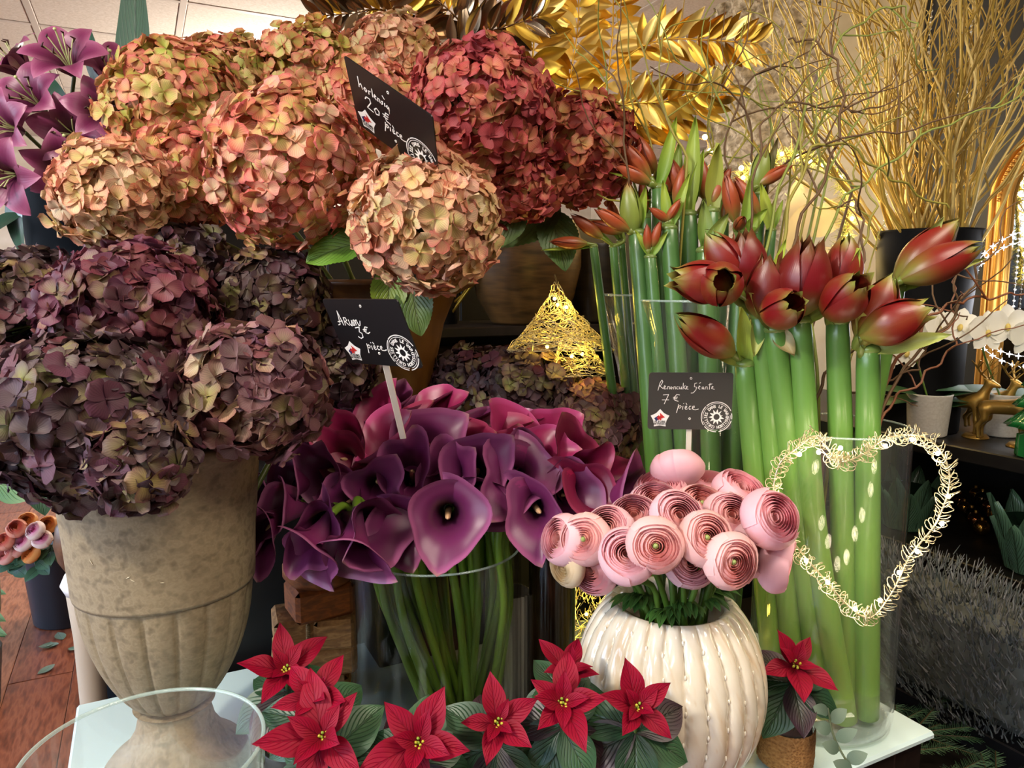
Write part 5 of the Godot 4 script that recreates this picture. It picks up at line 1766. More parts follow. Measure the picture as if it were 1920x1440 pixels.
func price_cards() -> void:
	var cursive_piece := [
		[[44, 40], [43.5, 44], [42, 50]], [[43.8, 43], [46, 41], [47.5, 42.5], [46, 44.5], [44, 44]], [[49.5, 42], [49, 46]], [[50, 39], [50.4, 38.5]], [[52, 44.2], [54, 43.5], [54, 41.8], [52.4, 42.2], [52, 44.5], [53, 46], [55, 45.2]], [[53, 38.2], [54, 40]], [[59, 42], [57.4, 42], [56.6, 44], [57.4, 46], [59.2, 45.4]], [[61, 44.2], [63, 43.5], [63, 41.8], [61.2, 42.2], [60.6, 44.5], [62, 46.2], [65, 46.4], [68, 45.4]]]
	var arum := [
		[[9, 27], [12, 26], [15, 12], [16.5, 27]], [[10, 23.5], [17, 22.5]], [[19, 27], [20, 19], [23, 19], [23.4, 22], [20.5, 23], [24.5, 27]], [[26, 21], [26, 26], [28, 27.4], [30, 21.5], [30.4, 27]], [[32, 27], [32, 21.6], [33.6, 21], [34.4, 26.4], [35, 21.8], [36.8, 21], [37.6, 27], [39.4, 26.5], [41.5, 22]],
		[[31, 29.5], [37, 28.4], [34.6, 33.6], [37.4, 35], [36.8, 39], [33.5, 40.6], [30.6, 38.8]], [[48, 28.6], [45, 28], [42.6, 30.4], [43, 34], [46, 35], [49, 33.4]], [[41, 31], [46, 30.4]], [[41.2, 32.6], [45, 32.2]]]
	for s in cursive_piece:
		arum.append(s.map(func(p): return [p[0] - 6.0, p[1] + 6.0]))
	var ren := [
		[[11, 21.5], [13.5, 12], [15.5, 9], [16.6, 11], [14.6, 15], [13, 16], [17.4, 19.6]], [[18, 18.8], [20, 17], [19, 15.6], [17.8, 18], [19, 20], [21, 19.4]], [[22, 20], [22.6, 16.8], [24.4, 16.8], [24.6, 20]], [[26.6, 17], [25.6, 19], [27, 20], [28, 18], [26.6, 17]], [[29.4, 20], [30, 17], [31.6, 17], [31.8, 20]], [[35, 17], [33.4, 17.2], [33, 19.4], [35, 20]], [[36.4, 17], [36.4, 19.6], [38.4, 19.6], [38.8, 17], [39.2, 20]], [[41, 12.5], [40.8, 20]], [[43.4, 15.6], [41.6, 17.8], [44, 20]], [[44.6, 18.6], [46.4, 17], [45, 16.4], [44.6, 19.4], [47, 20]],
		[[57, 12.4], [54.6, 13], [54.2, 17], [57, 17.4], [56, 21], [53, 24.4], [50.6, 24.6]], [[59, 18], [61, 16.8], [60, 15.8], [58.8, 18.6], [61, 20]], [[60, 12.8], [61.6, 11.8]], [[65, 17], [63.4, 17.4], [63.4, 19.8], [65.4, 18], [65.6, 20]], [[67, 20], [67.6, 17], [69.4, 17], [69.6, 20]], [[72.6, 12.6], [72, 20]], [[71, 14.6], [75, 13.4]], [[74.6, 18.4], [76.6, 17], [75.4, 16.4], [74.6, 19], [78, 20]],
		[[17.5, 27], [24, 26.5], [19, 38]], [[16.4, 33], [24.4, 33]], [[37, 27], [33.6, 26.4], [31, 29.6], [31.6, 33.6], [35.6, 34.6]], [[29.6, 30], [34.6, 29.6]], [[29.8, 31.8], [34, 31.6]]]
	for s in cursive_piece:
		ren.append(s.map(func(p): return [p[0] - 8.0, p[1] - 1.4]))
	var hor := [
		[[13.5, 12], [13, 22]], [[13, 20], [16, 17.6], [17, 22.4]], [[20.6, 18.6], [19, 20.6], [21, 22.6], [22.6, 20.4], [20.6, 18.6]], [[24.6, 22.8], [25, 19.4], [27, 19]], [[29.6, 15], [29, 23]], [[31, 21.4], [33.4, 20], [32, 19], [30.8, 21.6], [33, 23.4]], [[35, 23.6], [35.4, 20.4], [37.4, 20.4], [37.8, 23.6]], [[41.4, 20.6], [39.6, 21], [41, 22.6], [39.4, 24]], [[43.4, 21], [43.2, 24]], [[46.6, 21.4], [45, 23], [46.8, 24.4], [48, 22], [48.4, 24.8]], [[42, 14.5], [44, 16.5]],
		[[18, 31], [20, 28], [24, 28], [24.6, 31.6], [19, 39], [26, 40]], [[31, 33], [28, 36], [29.4, 40], [33, 39], [34, 35], [31, 33]], [[46, 31], [42.6, 31], [40.6, 35], [42, 39.6], [46, 40]], [[38.6, 34], [45, 33.8]], [[39, 36.4], [44, 36.4]]]
	for s in cursive_piece:
		hor.append(s.map(func(p): return [p[0] - 4.0, p[1] + 2.0]))
	var edge := func(e: Vector3) -> Vector3: return e.normalized()
	# arum card: leaning, its far side turned towards the eye
	var c := at(697, 624, 0.80)
	var ux: Vector3 = edge.call(Vector3(157, 1, 118))
	var uy := Vector3(-42, 140, 0)
	uy = Vector3(-0.25, 0.90, 0.36)
	uy = (uy - ux * uy.dot(ux)).normalized()
	price_card("black price card reading Arum 3 euros, stuck among the callas", c, ux, uy, 0.118, arum, 0.0011, [c - uy * 0.03 - ux.cross(uy) * 0.0035, at(756, 822, 0.90)], "0d0d0f")
	# ranunculus card: square to the eye, greyer
	c = at(1294, 752, 1.0)
	price_card("grey-black price card reading Renoncule 7 euros above the ranunculus", c, Vector3(1, 0, 0.03).normalized(), Vector3(0, 1, 0.02).normalized(), 0.113, ren, 0.0008, [c + Vector3(0, 0.01, -0.0025), at(1288, 960, 1.03)], "3a3834")
	# hortensia card: slanting between the hydrangea heads
	c = at(737, 226, 0.93)
	ux = edge.call(Vector3(176, -132, 95))
	uy = Vector3(0.0, 0.6, 0.8)
	uy = (uy - ux * uy.dot(ux)).normalized()
	price_card("slanting black price card reading hortensia 20 euros among the bright hydrangeas", c, ux, uy, 0.156, hor, 0.0017, [c + uy * 0.02 + Vector3(0, 0, -0.003), c - uy * 0.16 - Vector3(0, 0, 0.05)], "0d0d0f")


# ---------------------------------------------------------------- gilded branches and twigs

func gilded_branch(label: String, keys: Array, n: int, L: float, W: float, spread: float, m: Array, from: float) -> void:
	var o := thing("gilded_branch", label, "branch", keys[0], "gilded leaf branches")
	var local := keys.map(func(k): return k - keys[0]) as Array
	var path := smooth_path(local, 40)
	var mb := MB.new()
	var rad := []
	for i in 41:
		rad.append(lerpf(0.0034, 0.0012, i / 40.0))
	mb.tube(path, rad, 6)
	part(mb.mesh(), "twig", o, m[0])
	for k in n:
		var f := lerpf(from, 0.99, float(k) / (n - 1)) * 40.0
		var i := mini(int(f), 39)
		var p: Vector3 = path[i].lerp(path[i + 1], f - i)
		var t: Vector3 = (path[i + 1] - path[i]).normalized()
		var toward: Vector3 = (EYE - (p + keys[0])).normalized()
		var sd := t.cross(toward).normalized()
		for s in [-1.0, 1.0]:
			mb = MB.new()
			var dir: Vector3 = (t * cos(spread) + sd * s * sin(spread) + toward * rr(-0.25, 0.35)).normalized()
			var face: Vector3 = toward + sd * rr(-0.7, 0.7) + t * rr(-0.4, 0.4)
			var q := 1.0 - 0.35 * pow(float(k) / n, 3.0)
			blade(mb, frame(p, dir, face), L * q * rr(0.85, 1.1), W * q, {"nu": 4, "nv": 8, "k": 0.9, "e": 0.95, "bend": rr(-0.5, 0.3), "fold": rr(0.15, 0.5), "cup": rr(-0.2, 0.3)})
			part(mb.mesh(), "leaf", o, m[rng.randi() % m.size()])


func twig_thing(called: String, label: String, group: String, paths: Array, rads: Array, m: Material, sides := 6) -> void:
	var base: Vector3 = paths[0][0]
	var o := thing(called, label, "twig", base, group)
	for i in paths.size():
		var mb := MB.new()
		mb.tube(paths[i].map(func(p): return p - base) as Array, rads[i], sides)
		part(mb.mesh(), "main_shoot" if i == 0 else "side_shoot", o, m)


func gold_and_twigs() -> void:
	rng.seed = 81
	var gold := [mat("gold_leaf", "e2ba4c", 0.4, {"metal": 0.9}), mat("gold_leaf_pale", "ecd07a", 0.42, {"metal": 0.85}), mat("gold_leaf_deep", "c89a3c", 0.38, {"metal": 0.95})]
	var bronze := [mat("bronze_leaf", "8a6a4a", 0.26, {"metal": 0.95}), mat("gold_leaf", "d8ad3a", 0.3), mat("silver_leaf", "b8a48c", 0.22, {"metal": 0.98})]
	# bucket that holds the branches, on the shelf behind the hydrangeas
	var b := stand_at(at(822, 560, 1.97), 1.3025)
	var o := thing("metal_bucket", "small black metal bucket of gilded branches behind the hydrangeas", "bucket", b)
	var mb := MB.new()
	mb.lathe([Vector2(0, 0), Vector2(0.05, 0), Vector2(0.062, 0.16), Vector2(0.065, 0.162), Vector2(0.06, 0.16), Vector2(0.048, 0.01), Vector2(0, 0.01)], 32)
	part(mb.mesh(), "body", o, mat("black_glaze", "101012", 0.3))
	var f := func(x: float, z: float) -> Vector3: return b + Vector3(x, 0.02, z)
	gilded_branch("gilded branch arching highest in front of the stone wall", [f.call(0.02, 0.0), at(960, 330, 1.75), at(1140, 150, 1.62), at(1190, 96, 1.6), at(1250, 74, 1.58), at(1343, 76, 1.56), at(1420, 82, 1.55)], 16, 0.078, 0.0125, 0.85, gold, 0.52)
	gilded_branch("gilded branch arching below the highest one, over the bud vase", [f.call(0.03, 0.01), at(980, 380, 1.75), at(1120, 220, 1.6), at(1180, 195, 1.56), at(1245, 190, 1.53), at(1310, 172, 1.5)], 13, 0.076, 0.0125, 0.85, gold, 0.5)
	gilded_branch("gilded branch curving low towards the willow twigs", [f.call(0.03, 0.02), at(990, 400, 1.72), at(1130, 280, 1.6), at(1200, 240, 1.58), at(1290, 215, 1.56), at(1370, 160, 1.55)], 12, 0.07, 0.012, 0.85, gold, 0.55)
	gilded_branch("gilded branch rising straight with level leaves before the dark ceiling", [f.call(0.0, 0.0), at(1000, 420, 1.8), at(1120, 200, 1.72), at(1146, 90, 1.7), at(1150, -20, 1.7), at(1150, -90, 1.7)], 17, 0.082, 0.015, 1.35, gold, 0.42)
	gilded_branch("gilded branch rising straight just above the rose-red hydrangea", [f.call(-0.01, 0.01), at(900, 380, 1.75), at(985, 160, 1.62), at(1002, 60, 1.6), at(1003, -40, 1.6), at(1000, -90, 1.6)], 16, 0.086, 0.017, 1.2, gold, 0.4)
	gilded_branch("gilded branch with broad yellow leaves between the two straight ones", [f.call(0.0, 0.02), at(960, 360, 1.75), at(1050, 200, 1.68), at(1075, 110, 1.66), at(1085, 20, 1.66), at(1080, -60, 1.66)], 14, 0.075, 0.016, 0.9, gold, 0.42)
	gilded_branch("bronze and silver leaved branch hanging over the creamy hydrangea", [f.call(-0.02, 0.0), at(840, 320, 1.75), at(900, 110, 1.6), at(870, 50, 1.56), at(820, 0, 1.53), at(760, -40, 1.5)], 14, 0.084, 0.0145, 1.1, bronze, 0.4)
	gilded_branch("bronze leaved branch spreading flat towards the rose-red hydrangea", [f.call(-0.02, 0.02), at(830, 330, 1.75), at(840, 120, 1.58), at(890, 70, 1.55), at(950, 50, 1.52), at(1010, 30, 1.5)], 12, 0.082, 0.0145, 0.8, bronze, 0.45)
	gilded_branch("bronze leaved branch reaching over the lime green hydrangea", [f.call(-0.03, 0.0), at(780, 300, 1.75), at(770, 80, 1.62), at(720, 20, 1.58), at(660, 25, 1.55), at(600, 30, 1.52)], 13, 0.074, 0.0125, 0.75, bronze, 0.45)
	gilded_branch("bronze leaved branch behind the creamy hydrangea", [f.call(-0.01, -0.02), at(800, 320, 1.85), at(810, 110, 1.75), at(790, 40, 1.72), at(770, -30, 1.7)], 11, 0.085, 0.016, 1.2, bronze, 0.5)
	# gilded willow in a black vase on the wall shelf
	var vz := stand_at(at(1742, 420, 1.93), 1.02)
	o = thing("black_vase", "tall black vase packed with gilded willow on the wall shelf", "vase", vz)
	mb = MB.new()
	mb.lathe([Vector2(0, 0), Vector2(0.10, 0), Vector2(0.104, 0.006), Vector2(0.108, 0.25), Vector2(0.125, 0.52), Vector2(0.128, 0.525), Vector2(0.120, 0.523), Vector2(0.1, 0.2), Vector2(0, 0.02)], 40)
	part(mb.mesh(), "body", o, mat("black_matt", "0c0c0e", 0.6, {"spec": 0.25}))
	var gm := [mat("gilt_twig", "c4a850", 0.42, {"metal": 0.35}), mat("gilt_twig_pale", "d8c078", 0.45, {"metal": 0.25}), mat("gilt_twig_deep", "a0843e", 0.45, {"metal": 0.3})]
	for k in 88:
		var a := rr(0, TAU)
		var r := sqrt(rng.randf())
		var foot := vz + Vector3(cos(a) * r * 0.08, 0.42, sin(a) * r * 0.08)
		var lean := Vector3(cos(a) * r * 0.30 + rr(-0.06, 0.06) - (0.28 if k % 6 == 0 else 0.0), 1.0, sin(a) * r * 0.25)
		if lean.dot(SIDE) > 0.0:
			lean -= SIDE * lean.dot(SIDE) * 0.8
		var w := wander(foot, lean, rr(0.78, 1.05), 18, 0.25, 0.2, rr(0.0034, 0.0046), 0.0014)
		for i in w[0].size():
			w[0][i] -= SIDE * maxf(0.0, w[0][i].dot(SIDE) - 2.18)
		var paths := [w[0]]
		var rads := [w[1]]
		for q in 3:
			var i := 5 + 4 * q + rng.randi() % 3
			var w2 := wander(w[0][i], (w[0][i + 1] - w[0][i]).normalized() + Vector3(rr(-0.7, 0.7), 0.1, rr(-0.5, 0.5)), rr(0.2, 0.36), 8, 0.26, 0.25, 0.0021, 0.0010)
			for j in w2[0].size():
				w2[0][j] -= SIDE * maxf(0.0, w2[0][j].dot(SIDE) - 2.2)
			paths.append(w2[0])
			rads.append(w2[1])
		twig_thing("gilded_willow_twig", ["gold-painted", "pale gold-painted", "deep gold-painted"][k % 3] + " curly willow twig standing in the tall black vase", "gilded willow in the black vase", paths, rads, gm[k % 3], 5)
	# natural willow in the vases of amaryllis
	rng.seed = 83
	var olive := [mat("willow_olive", "8c8434", 0.6), mat("willow_green", "7f8a3a", 0.6), mat("willow_brown", "5c4226", 0.65), mat("willow_rust", "7a4a2e", 0.6)]
	var vb := stand_at(at(1306, 900, 1.2), TABLE_Y)
	for k in 20:
		var a := TAU * k / 20.0
		var foot := vb + Vector3(cos(a) * 0.05, 0.03, -absf(sin(a)) * 0.05)
		var w := wander(foot, Vector3(0.05 + 0.12 * cos(a) + rr(-0.05, 0.12), 1.0, -0.08), rr(0.72, 0.8), 12, 0.03, 0.3, 0.0026, 0.0024)
		var w1 := wander(w[0][-1], Vector3(rr(-0.6, 1.0), 0.9, rr(-0.35, 0.0)), rr(0.26, 0.42), 16, 0.40, 0.16, 0.0022, 0.0008)
		var paths := [w[0] + w1[0].slice(1)]
		var rads := [w[1] + w1[1].slice(1)]
		for q in 2:
			var i := 3 + 4 * q + rng.randi() % 3
			var w2 := wander(w1[0][i], Vector3(rr(-1, 1), rr(0.2, 1), rr(-0.4, 0.2)), rr(0.12, 0.24), 8, 0.34, 0.2, 0.0016, 0.0007)
			paths.append(w2[0])
			rads.append(w2[1])
		twig_thing("willow_twig", "thin %s curly willow twig standing behind the amaryllis buds" % ["olive", "green", "olive", "brown"][k % 4], "willow behind the amaryllis buds", paths, rads, olive[[0, 1, 0, 2][k % 4]], 5)
	var vr := on(1533, 1330, TABLE_Y)
	var named := [
		["dark brown willow twig looping high before the stone wall", 2, [vr + Vector3(-0.03, 0.02, -0.05), at(1490, 760, 1.08), at(1470, 560, 1.1), at(1500, 420, 1.12), at(1560, 300, 1.15), at(1578, 205, 1.16), at(1570, 120, 1.17), at(1520, 78, 1.18), at(1478, 74, 1.19)], 0.0032],
		["olive willow twig bending over the white felt leaves", 0, [vr + Vector3(-0.01, 0.02, -0.06), at(1480, 740, 1.08), at(1462, 560, 1.1), at(1478, 400, 1.12), at(1525, 280, 1.14), at(1590, 275, 1.15), at(1650, 320, 1.16), at(1700, 350, 1.18), at(1780, 390, 1.2)], 0.0034],
		["long yellow-green willow twig sweeping up past the gilded willow", 1, [vr + Vector3(0.02, 0.02, -0.06), at(1535, 760, 1.08), at(1520, 540, 1.12), at(1580, 380, 1.15), at(1650, 320, 1.16), at(1740, 250, 1.17), at(1840, 208, 1.18), at(1900, 190, 1.18), at(1918, 168, 1.18)], 0.0028],
		["rust-coloured willow twig reaching level across the mirror", 3, [vr + Vector3(0.04, 0.02, -0.05), at(1615, 860, 1.06), at(1660, 720, 1.06), at(1740, 600, 1.06), at(1800, 566, 1.07), at(1870, 556, 1.08), at(1945, 545, 1.08)], 0.0030],
		["brown willow twig curling behind the far-leaning buds", 2, [vr + Vector3(0.05, 0.02, -0.04), at(1630, 860, 1.05), at(1690, 700, 1.06), at(1770, 610, 1.08), at(1832, 520, 1.1), at(1800, 480, 1.1), at(1790, 560, 1.1), at(1812, 600, 1.1)], 0.0027],
		["brown willow twig rising between the two middle amaryllis stems", 2, [vr + Vector3(0.0, 0.02, -0.03), at(1540, 900, 1.04), at(1530, 760, 1.05), at(1560, 680, 1.06), at(1600, 560, 1.08), at(1620, 440, 1.1), at(1600, 380, 1.12), at(1570, 390, 1.12)], 0.0030],
		["olive willow twig twisting up beside the closed upright bud", 0, [vr + Vector3(0.01, 0.02, -0.07), at(1560, 820, 1.1), at(1612, 600, 1.12), at(1615, 480, 1.13), at(1640, 380, 1.14), at(1600, 320, 1.15), at(1622, 240, 1.16)], 0.0028],
		["yellow-green willow twig reaching up between stone wall and pilaster", 1, [vr + Vector3(-0.04, 0.02, -0.06), at(1450, 760, 1.1), at(1430, 520, 1.12), at(1480, 300, 1.16), at(1560, 100, 1.2), at(1640, 25, 1.22), at(1690, 15, 1.22), at(1720, 50, 1.22)], 0.0030],
		["dark willow twig crossing level before the stone wall", 2, [vr + Vector3(-0.05, 0.02, -0.05), at(1430, 740, 1.1), at(1405, 500, 1.12), at(1420, 300, 1.14), at(1450, 205, 1.15), at(1560, 200, 1.16), at(1620, 208, 1.17), at(1690, 180, 1.18)], 0.0024],
		["thin rust willow twig hooked above the orchids", 3, [vr + Vector3(0.06, 0.02, -0.02), at(1640, 860, 1.05), at(1670, 760, 1.05), at(1740, 700, 1.06), at(1790, 640, 1.08), at(1785, 560, 1.1), at(1800, 500, 1.1)], 0.0022],
		["short brown willow twig curling behind the V-shaped buds", 2, [vr + Vector3(0.03, 0.02, -0.05), at(1600, 900, 1.05), at(1580, 760, 1.05), at(1640, 720, 1.06), at(1720, 690, 1.06), at(1730, 640, 1.06), at(1690, 620, 1.06)], 0.0024],
	]
	for t in named:
		var p := smooth_path(t[2], 46)
		for i in range(14, 46):
			p[i] += Vector3(sin(i * 1.3), cos(i * 1.1), sin(i * 0.7)) * 0.0035
		var rad := []
		for i in 47:
			rad.append(lerpf(t[3], t[3] * 0.45, i / 46.0))
		var paths := [p]
		var rads := [rad]
		for q in 3:
			var i := 20 + 8 * q
			var w2 := wander(p[i], p[i + 1] - p[i] + Vector3(rr(-0.02, 0.02), rr(-0.01, 0.02), rr(-0.01, 0.01)), rr(0.08, 0.18), 8, 0.35, 0.2, t[3] * 0.55, 0.0007)
			paths.append(w2[0])
			rads.append(w2[1])
		twig_thing("willow_twig", t[0], "willow in the tall cylinder vase", paths, rads, olive[t[1]])


# ---------------------------------------------------------------- lit ornaments

func led(o: Node, p: Vector3, r: float, energy: float, hex := "ffd98a", glow := 14.0) -> void:
	var mb := MB.new()
	mb.ball(p, Vector3.ONE * r, 8, 6)
	part(mb.mesh(), "led_bulb", o, mat("led_glow_" + hex + str(glow), "fff2cf", 0.4, {"glow": [hex, glow]}))
	if energy > 0.0:
		var l := OmniLight3D.new()
		l.name = "led_light"
		l.light_color = Color(hex)
		l.light_energy = energy
		l.light_size = r
		l.omni_range = 6.0
		l.omni_attenuation = 2.0
		l.shadow_enabled = true
		l.position = p
		o.add_child(l, true)


func lit_ornaments() -> void:
	rng.seed = 91
	var wire := mat("gold_wire", "ddd2ae", 0.32, {"metal": 0.85})
	# --- heart of curled wire, hung on the front of the tall vase
	var pts := [[1562, 856], [1530, 818], [1497, 838], [1462, 870], [1450, 930], [1466, 985], [1502, 1035], [1545, 1085], [1590, 1135], [1632, 1158], [1672, 1112], [1708, 1040], [1752, 985], [1778, 920], [1776, 870], [1745, 826], [1700, 815], [1655, 825], [1618, 852], [1580, 866]]
	var keys := pts.map(func(p): return at(p[0], p[1], 0.895 - 0.012 * (p[0] - 1600.0) / 160.0)) as Array
	keys.append(keys[0])
	var path := smooth_path(keys, 420)
	var c0 := at(1610, 960, 0.9)
	var o := thing("heart_light", "heart of curled gold wire with tiny lit bulbs, hung on the tall cylinder vase", "light", c0)
	var mb := MB.new()
	mb.tube(path.map(func(p): return p - c0) as Array, [0.0012], 6)
	part(mb.mesh(), "frame_wire", o, wire)
	for piece in 6:
		mb = MB.new()
		var coil := []
		for i in 70 * 12 + 1:
			var q := (piece * 70.0 + i / 12.0)
			var k := mini(int(q), 418)
			var p: Vector3 = path[k].lerp(path[k + 1], q - k)
			var t: Vector3 = (path[k + 1] - path[k]).normalized()
			var n1 := t.cross(Vector3.BACK).normalized()
			var a := q * 1.75 + 1.5 * sin(q * 0.9) + 1.0 * sin(q * 2.3 + 1.0)
			var rad := 0.0085 + 0.003 * sin(q * 1.7) * cos(q * 0.61) + 0.0028 * sin(q * 5.3)
			coil.append(p - c0 + (n1 * cos(a) + Vector3.BACK * sin(a) * 0.8) * rad + t * 0.004 * sin(a * 2.0))
		mb.tube(coil, [0.00055], 4, null, false)
		part(mb.mesh(), "wire_curls", o, wire)
	for p in [[1499, 852], [1535, 848], [1576, 840], [1462, 930], [1512, 1052], [1552, 1092], [1604, 1142], [1650, 1126], [1686, 1074], [1720, 1034], [1778, 930], [1710, 824], [1660, 836], [1766, 982], [1758, 850]]:
		led(o, at(p[0], p[1], 0.893 - 0.012 * (p[0] - 1600.0) / 160.0) - c0, 0.0028, 0.0014, "ffeccb", 24.0)
	# --- fir tree of tangled wire
	var base := stand_at(at(1072, 620, 1.33), 1.083)
	o = thing("wire_tree_light", "small fir tree of tangled gold wire glowing from within", "light", base)
	var top := at(1043, 528, 1.33)
	var tiers := [[top, at(1050, 655, 1.33), 0.004, 0.092, 620], [at(1066, 615, 1.33), at(1092, 704, 1.33), 0.018, 0.056, 300]]
	for t in tiers:
		mb = MB.new()
		var ax: Vector3 = t[1] - t[0]
		for k in t[4]:
			var ends := []
			var a0 := rr(0, TAU)
			var h0 := sqrt(rng.randf())
			for e in 2:
				var h := clampf(h0 + rr(-0.18, 0.18) * e, 0.0, 1.0)
				var a := a0 + rr(-0.9, 0.9) * e
				var r: float = lerpf(t[2], t[3], pow(h, 1.3)) * (1.0 + 0.12 * sin(a * 3.0) * h)
				ends.append(t[0] + ax * h + Vector3(cos(a) * r, 0, sin(a) * r * 0.55) - base)
			var m: Vector3 = (ends[0] + ends[1]) * 0.5 + Vector3(rr(-1, 1), rr(-1, 1), rr(-1, 1)) * 0.004
			mb.tube([ends[0], m, ends[1]], [0.0006], 3, null, false)
		part(mb.mesh(), "wire_tangle", o, wire)
	mb = MB.new()
	mb.tube([Vector3.ZERO, at(1078, 690, 1.33) - base, at(1046, 535, 1.33) - base, at(1040, 515, 1.33) - base], [0.0014], 5)
	part(mb.mesh(), "centre_wire", o, mat("dark_wire", "4a3c22", 0.5))
	mb = MB.new()
	mb.lathe([Vector2(0, 0), Vector2(0.03, 0), Vector2(0.03, 0.004), Vector2(0, 0.005)], 20)
	part(mb.mesh(), "foot", o, mat("dark_wire", "4a3c22", 0.5))
	for p in [[1045, 572], [1062, 576], [1026, 650], [1072, 668], [1092, 664], [1040, 560]]:
		led(o, at(p[0], p[1], 1.32) - base, 0.0034, 0.0045, "ffd65a", 14.0)
	# --- cone of wire mesh behind the ribbed vase
	base = on(1098, 1262, TABLE_Y)
	o = thing("wire_cone_light", "pale gold wire mesh cone lit from inside behind the ribbed vase", "light", base)
	mb = MB.new()
	for k in 420:
		var h0 := rng.randf()
		var a0 := rr(0, TAU)
		var ends := []
		for e in 2:
			var h := clampf(h0 + rr(-0.12, 0.12) * e, 0.0, 1.0)
			var a := a0 + rr(-0.7, 0.7) * e
			var r := 0.042 * (1.0 - h * 0.85)
			ends.append(Vector3(cos(a) * r, 0.004 + h * 0.22, sin(a) * r))
		mb.tube(ends, [0.0006], 3, null, false)
	part(mb.mesh(), "wire_tangle", o, wire)
	for h in [0.05, 0.1, 0.15]:
		led(o, Vector3(0, h, 0), 0.003, 0.004, "ffd65a", 14.0)
	# --- lit garland round white felt leaves on a pole, before the stone wall
	base = stand_at(at(1500, 600, 2.15), 1.04)
	o = thing("lit_wreath", "half-ring of pale needles studded with warm lights before the stone wall", "light", base)
	var wk := [[1385, 335], [1425, 308], [1475, 292], [1530, 302], [1572, 335], [1590, 390], [1584, 440], [1560, 490], [1540, 530]].map(func(p): return at(p[0], p[1], 2.13)) as Array
	var wp := smooth_path(wk, 60)
	mb = MB.new()
	mb.tube(wp.map(func(p): return p - base) as Array, [0.006], 6)
	part(mb.mesh(), "ring", o, mat("dark_wire", "4a3c22", 0.5))
	mb = MB.new()
	for k in 1500:
		var i := rng.randi() % 60
		var p: Vector3 = wp[i].lerp(wp[i + 1], rng.randf()) - base
		var d := Vector3(rr(-1, 1), rr(-1, 1), rr(-1, 1)).normalized()
		mb.col = S(["a8a05a", "8f9448", "6f7a3c"][k % 3])
		mb.tube([p, p + d * rr(0.018, 0.042)], [0.0012, 0.0004], 3, null, false)
	var nd := part(mb.mesh(), "needles", o, mat("pale_needles", "ffffff", 0.6, {"vc": true}))
	nd.set_meta("kind", "stuff")
	mb = MB.new()
	mb.tube([Vector3(0, 0.0, 0), Vector3(0, 0.3, 0.0), wp[59] - base], [0.005], 6)
	part(mb.mesh(), "pole", o, mat("dark_wire", "4a3c22", 0.5))
	for i in range(1, 60, 4):
		led(o, wp[i] - base + Vector3(rr(-0.01, 0.01), rr(-0.01, 0.01), 0.015), 0.0062, 0.019, "ffd98a", 16.0)
	o = thing("felt_leaf_spray", "spray of stiff white felt leaves inside the lit half-ring", "ornament", stand_at(at(1480, 600, 2.2), 1.04))
	mb = MB.new()
	mb.tube([Vector3.ZERO, at(1500, 480, 2.2) - o.position], [0.004], 6)
	part(mb.mesh(), "stalk", o, mat("dark_wire", "4a3c22", 0.5))
	for l in [[1512, 440, 40, 0.17, 0.045], [1500, 430, 95, 0.15, 0.045], [1480, 480, 75, 0.16, 0.04], [1475, 520, 120, 0.14, 0.035], [1500, 500, 20, 0.13, 0.04]]:
		mb = MB.new()
		var dir := image_dir(l[2], 0.1)
		var lb := at(l[0], l[1], 2.19)
		blade(mb, frame(lb - o.position, dir, Vector3(-0.2, 0.25, 1)), l[3], l[4], {"nu": 4, "nv": 8, "k": 0.75, "e": 0.6, "bend": rr(-0.4, 0.1), "cup": 0.2, "neck": 0.3})
		part(mb.mesh(), "felt_leaf", o, mat("white_felt", "b9b2a2", 0.9, {"back": 0.1}))
		mb = MB.new()
		mb.tube([at(1500, 500, 2.2) - o.position, lb - o.position], [0.002], 5)
		part(mb.mesh(), "leaf_wire", o, mat("dark_wire", "4a3c22", 0.5))
	# --- cluster of bright bulbs among the willow
	base = stand_at(at(1265, 420, 2.3), 1.04)
	o = thing("bulb_string_light", "string of bright warm bulbs glinting through the willow twigs", "light", base)
	var bp := []
	for p in [[1240, 520], [1262, 300], [1320, 262], [1330, 288], [1345, 300], [1300, 330], [1388, 320], [1410, 312], [1350, 350]]:
		bp.append(at(p[0], p[1], 2.28) - base)
	bp[0] = Vector3.ZERO
	mb = MB.new()
	mb.tube(smooth_path(bp, 60), [0.0016], 5)
	part(mb.mesh(), "cable", o, mat("dark_wire", "4a3c22", 0.5))
	for i in range(1, bp.size()):
		led(o, bp[i] + Vector3(0, 0.006, 0.01), 0.0085, 0.035, "ffd98a", 14.0)


# ---------------------------------------------------------------- lilies, roses and what stands beside the aisle

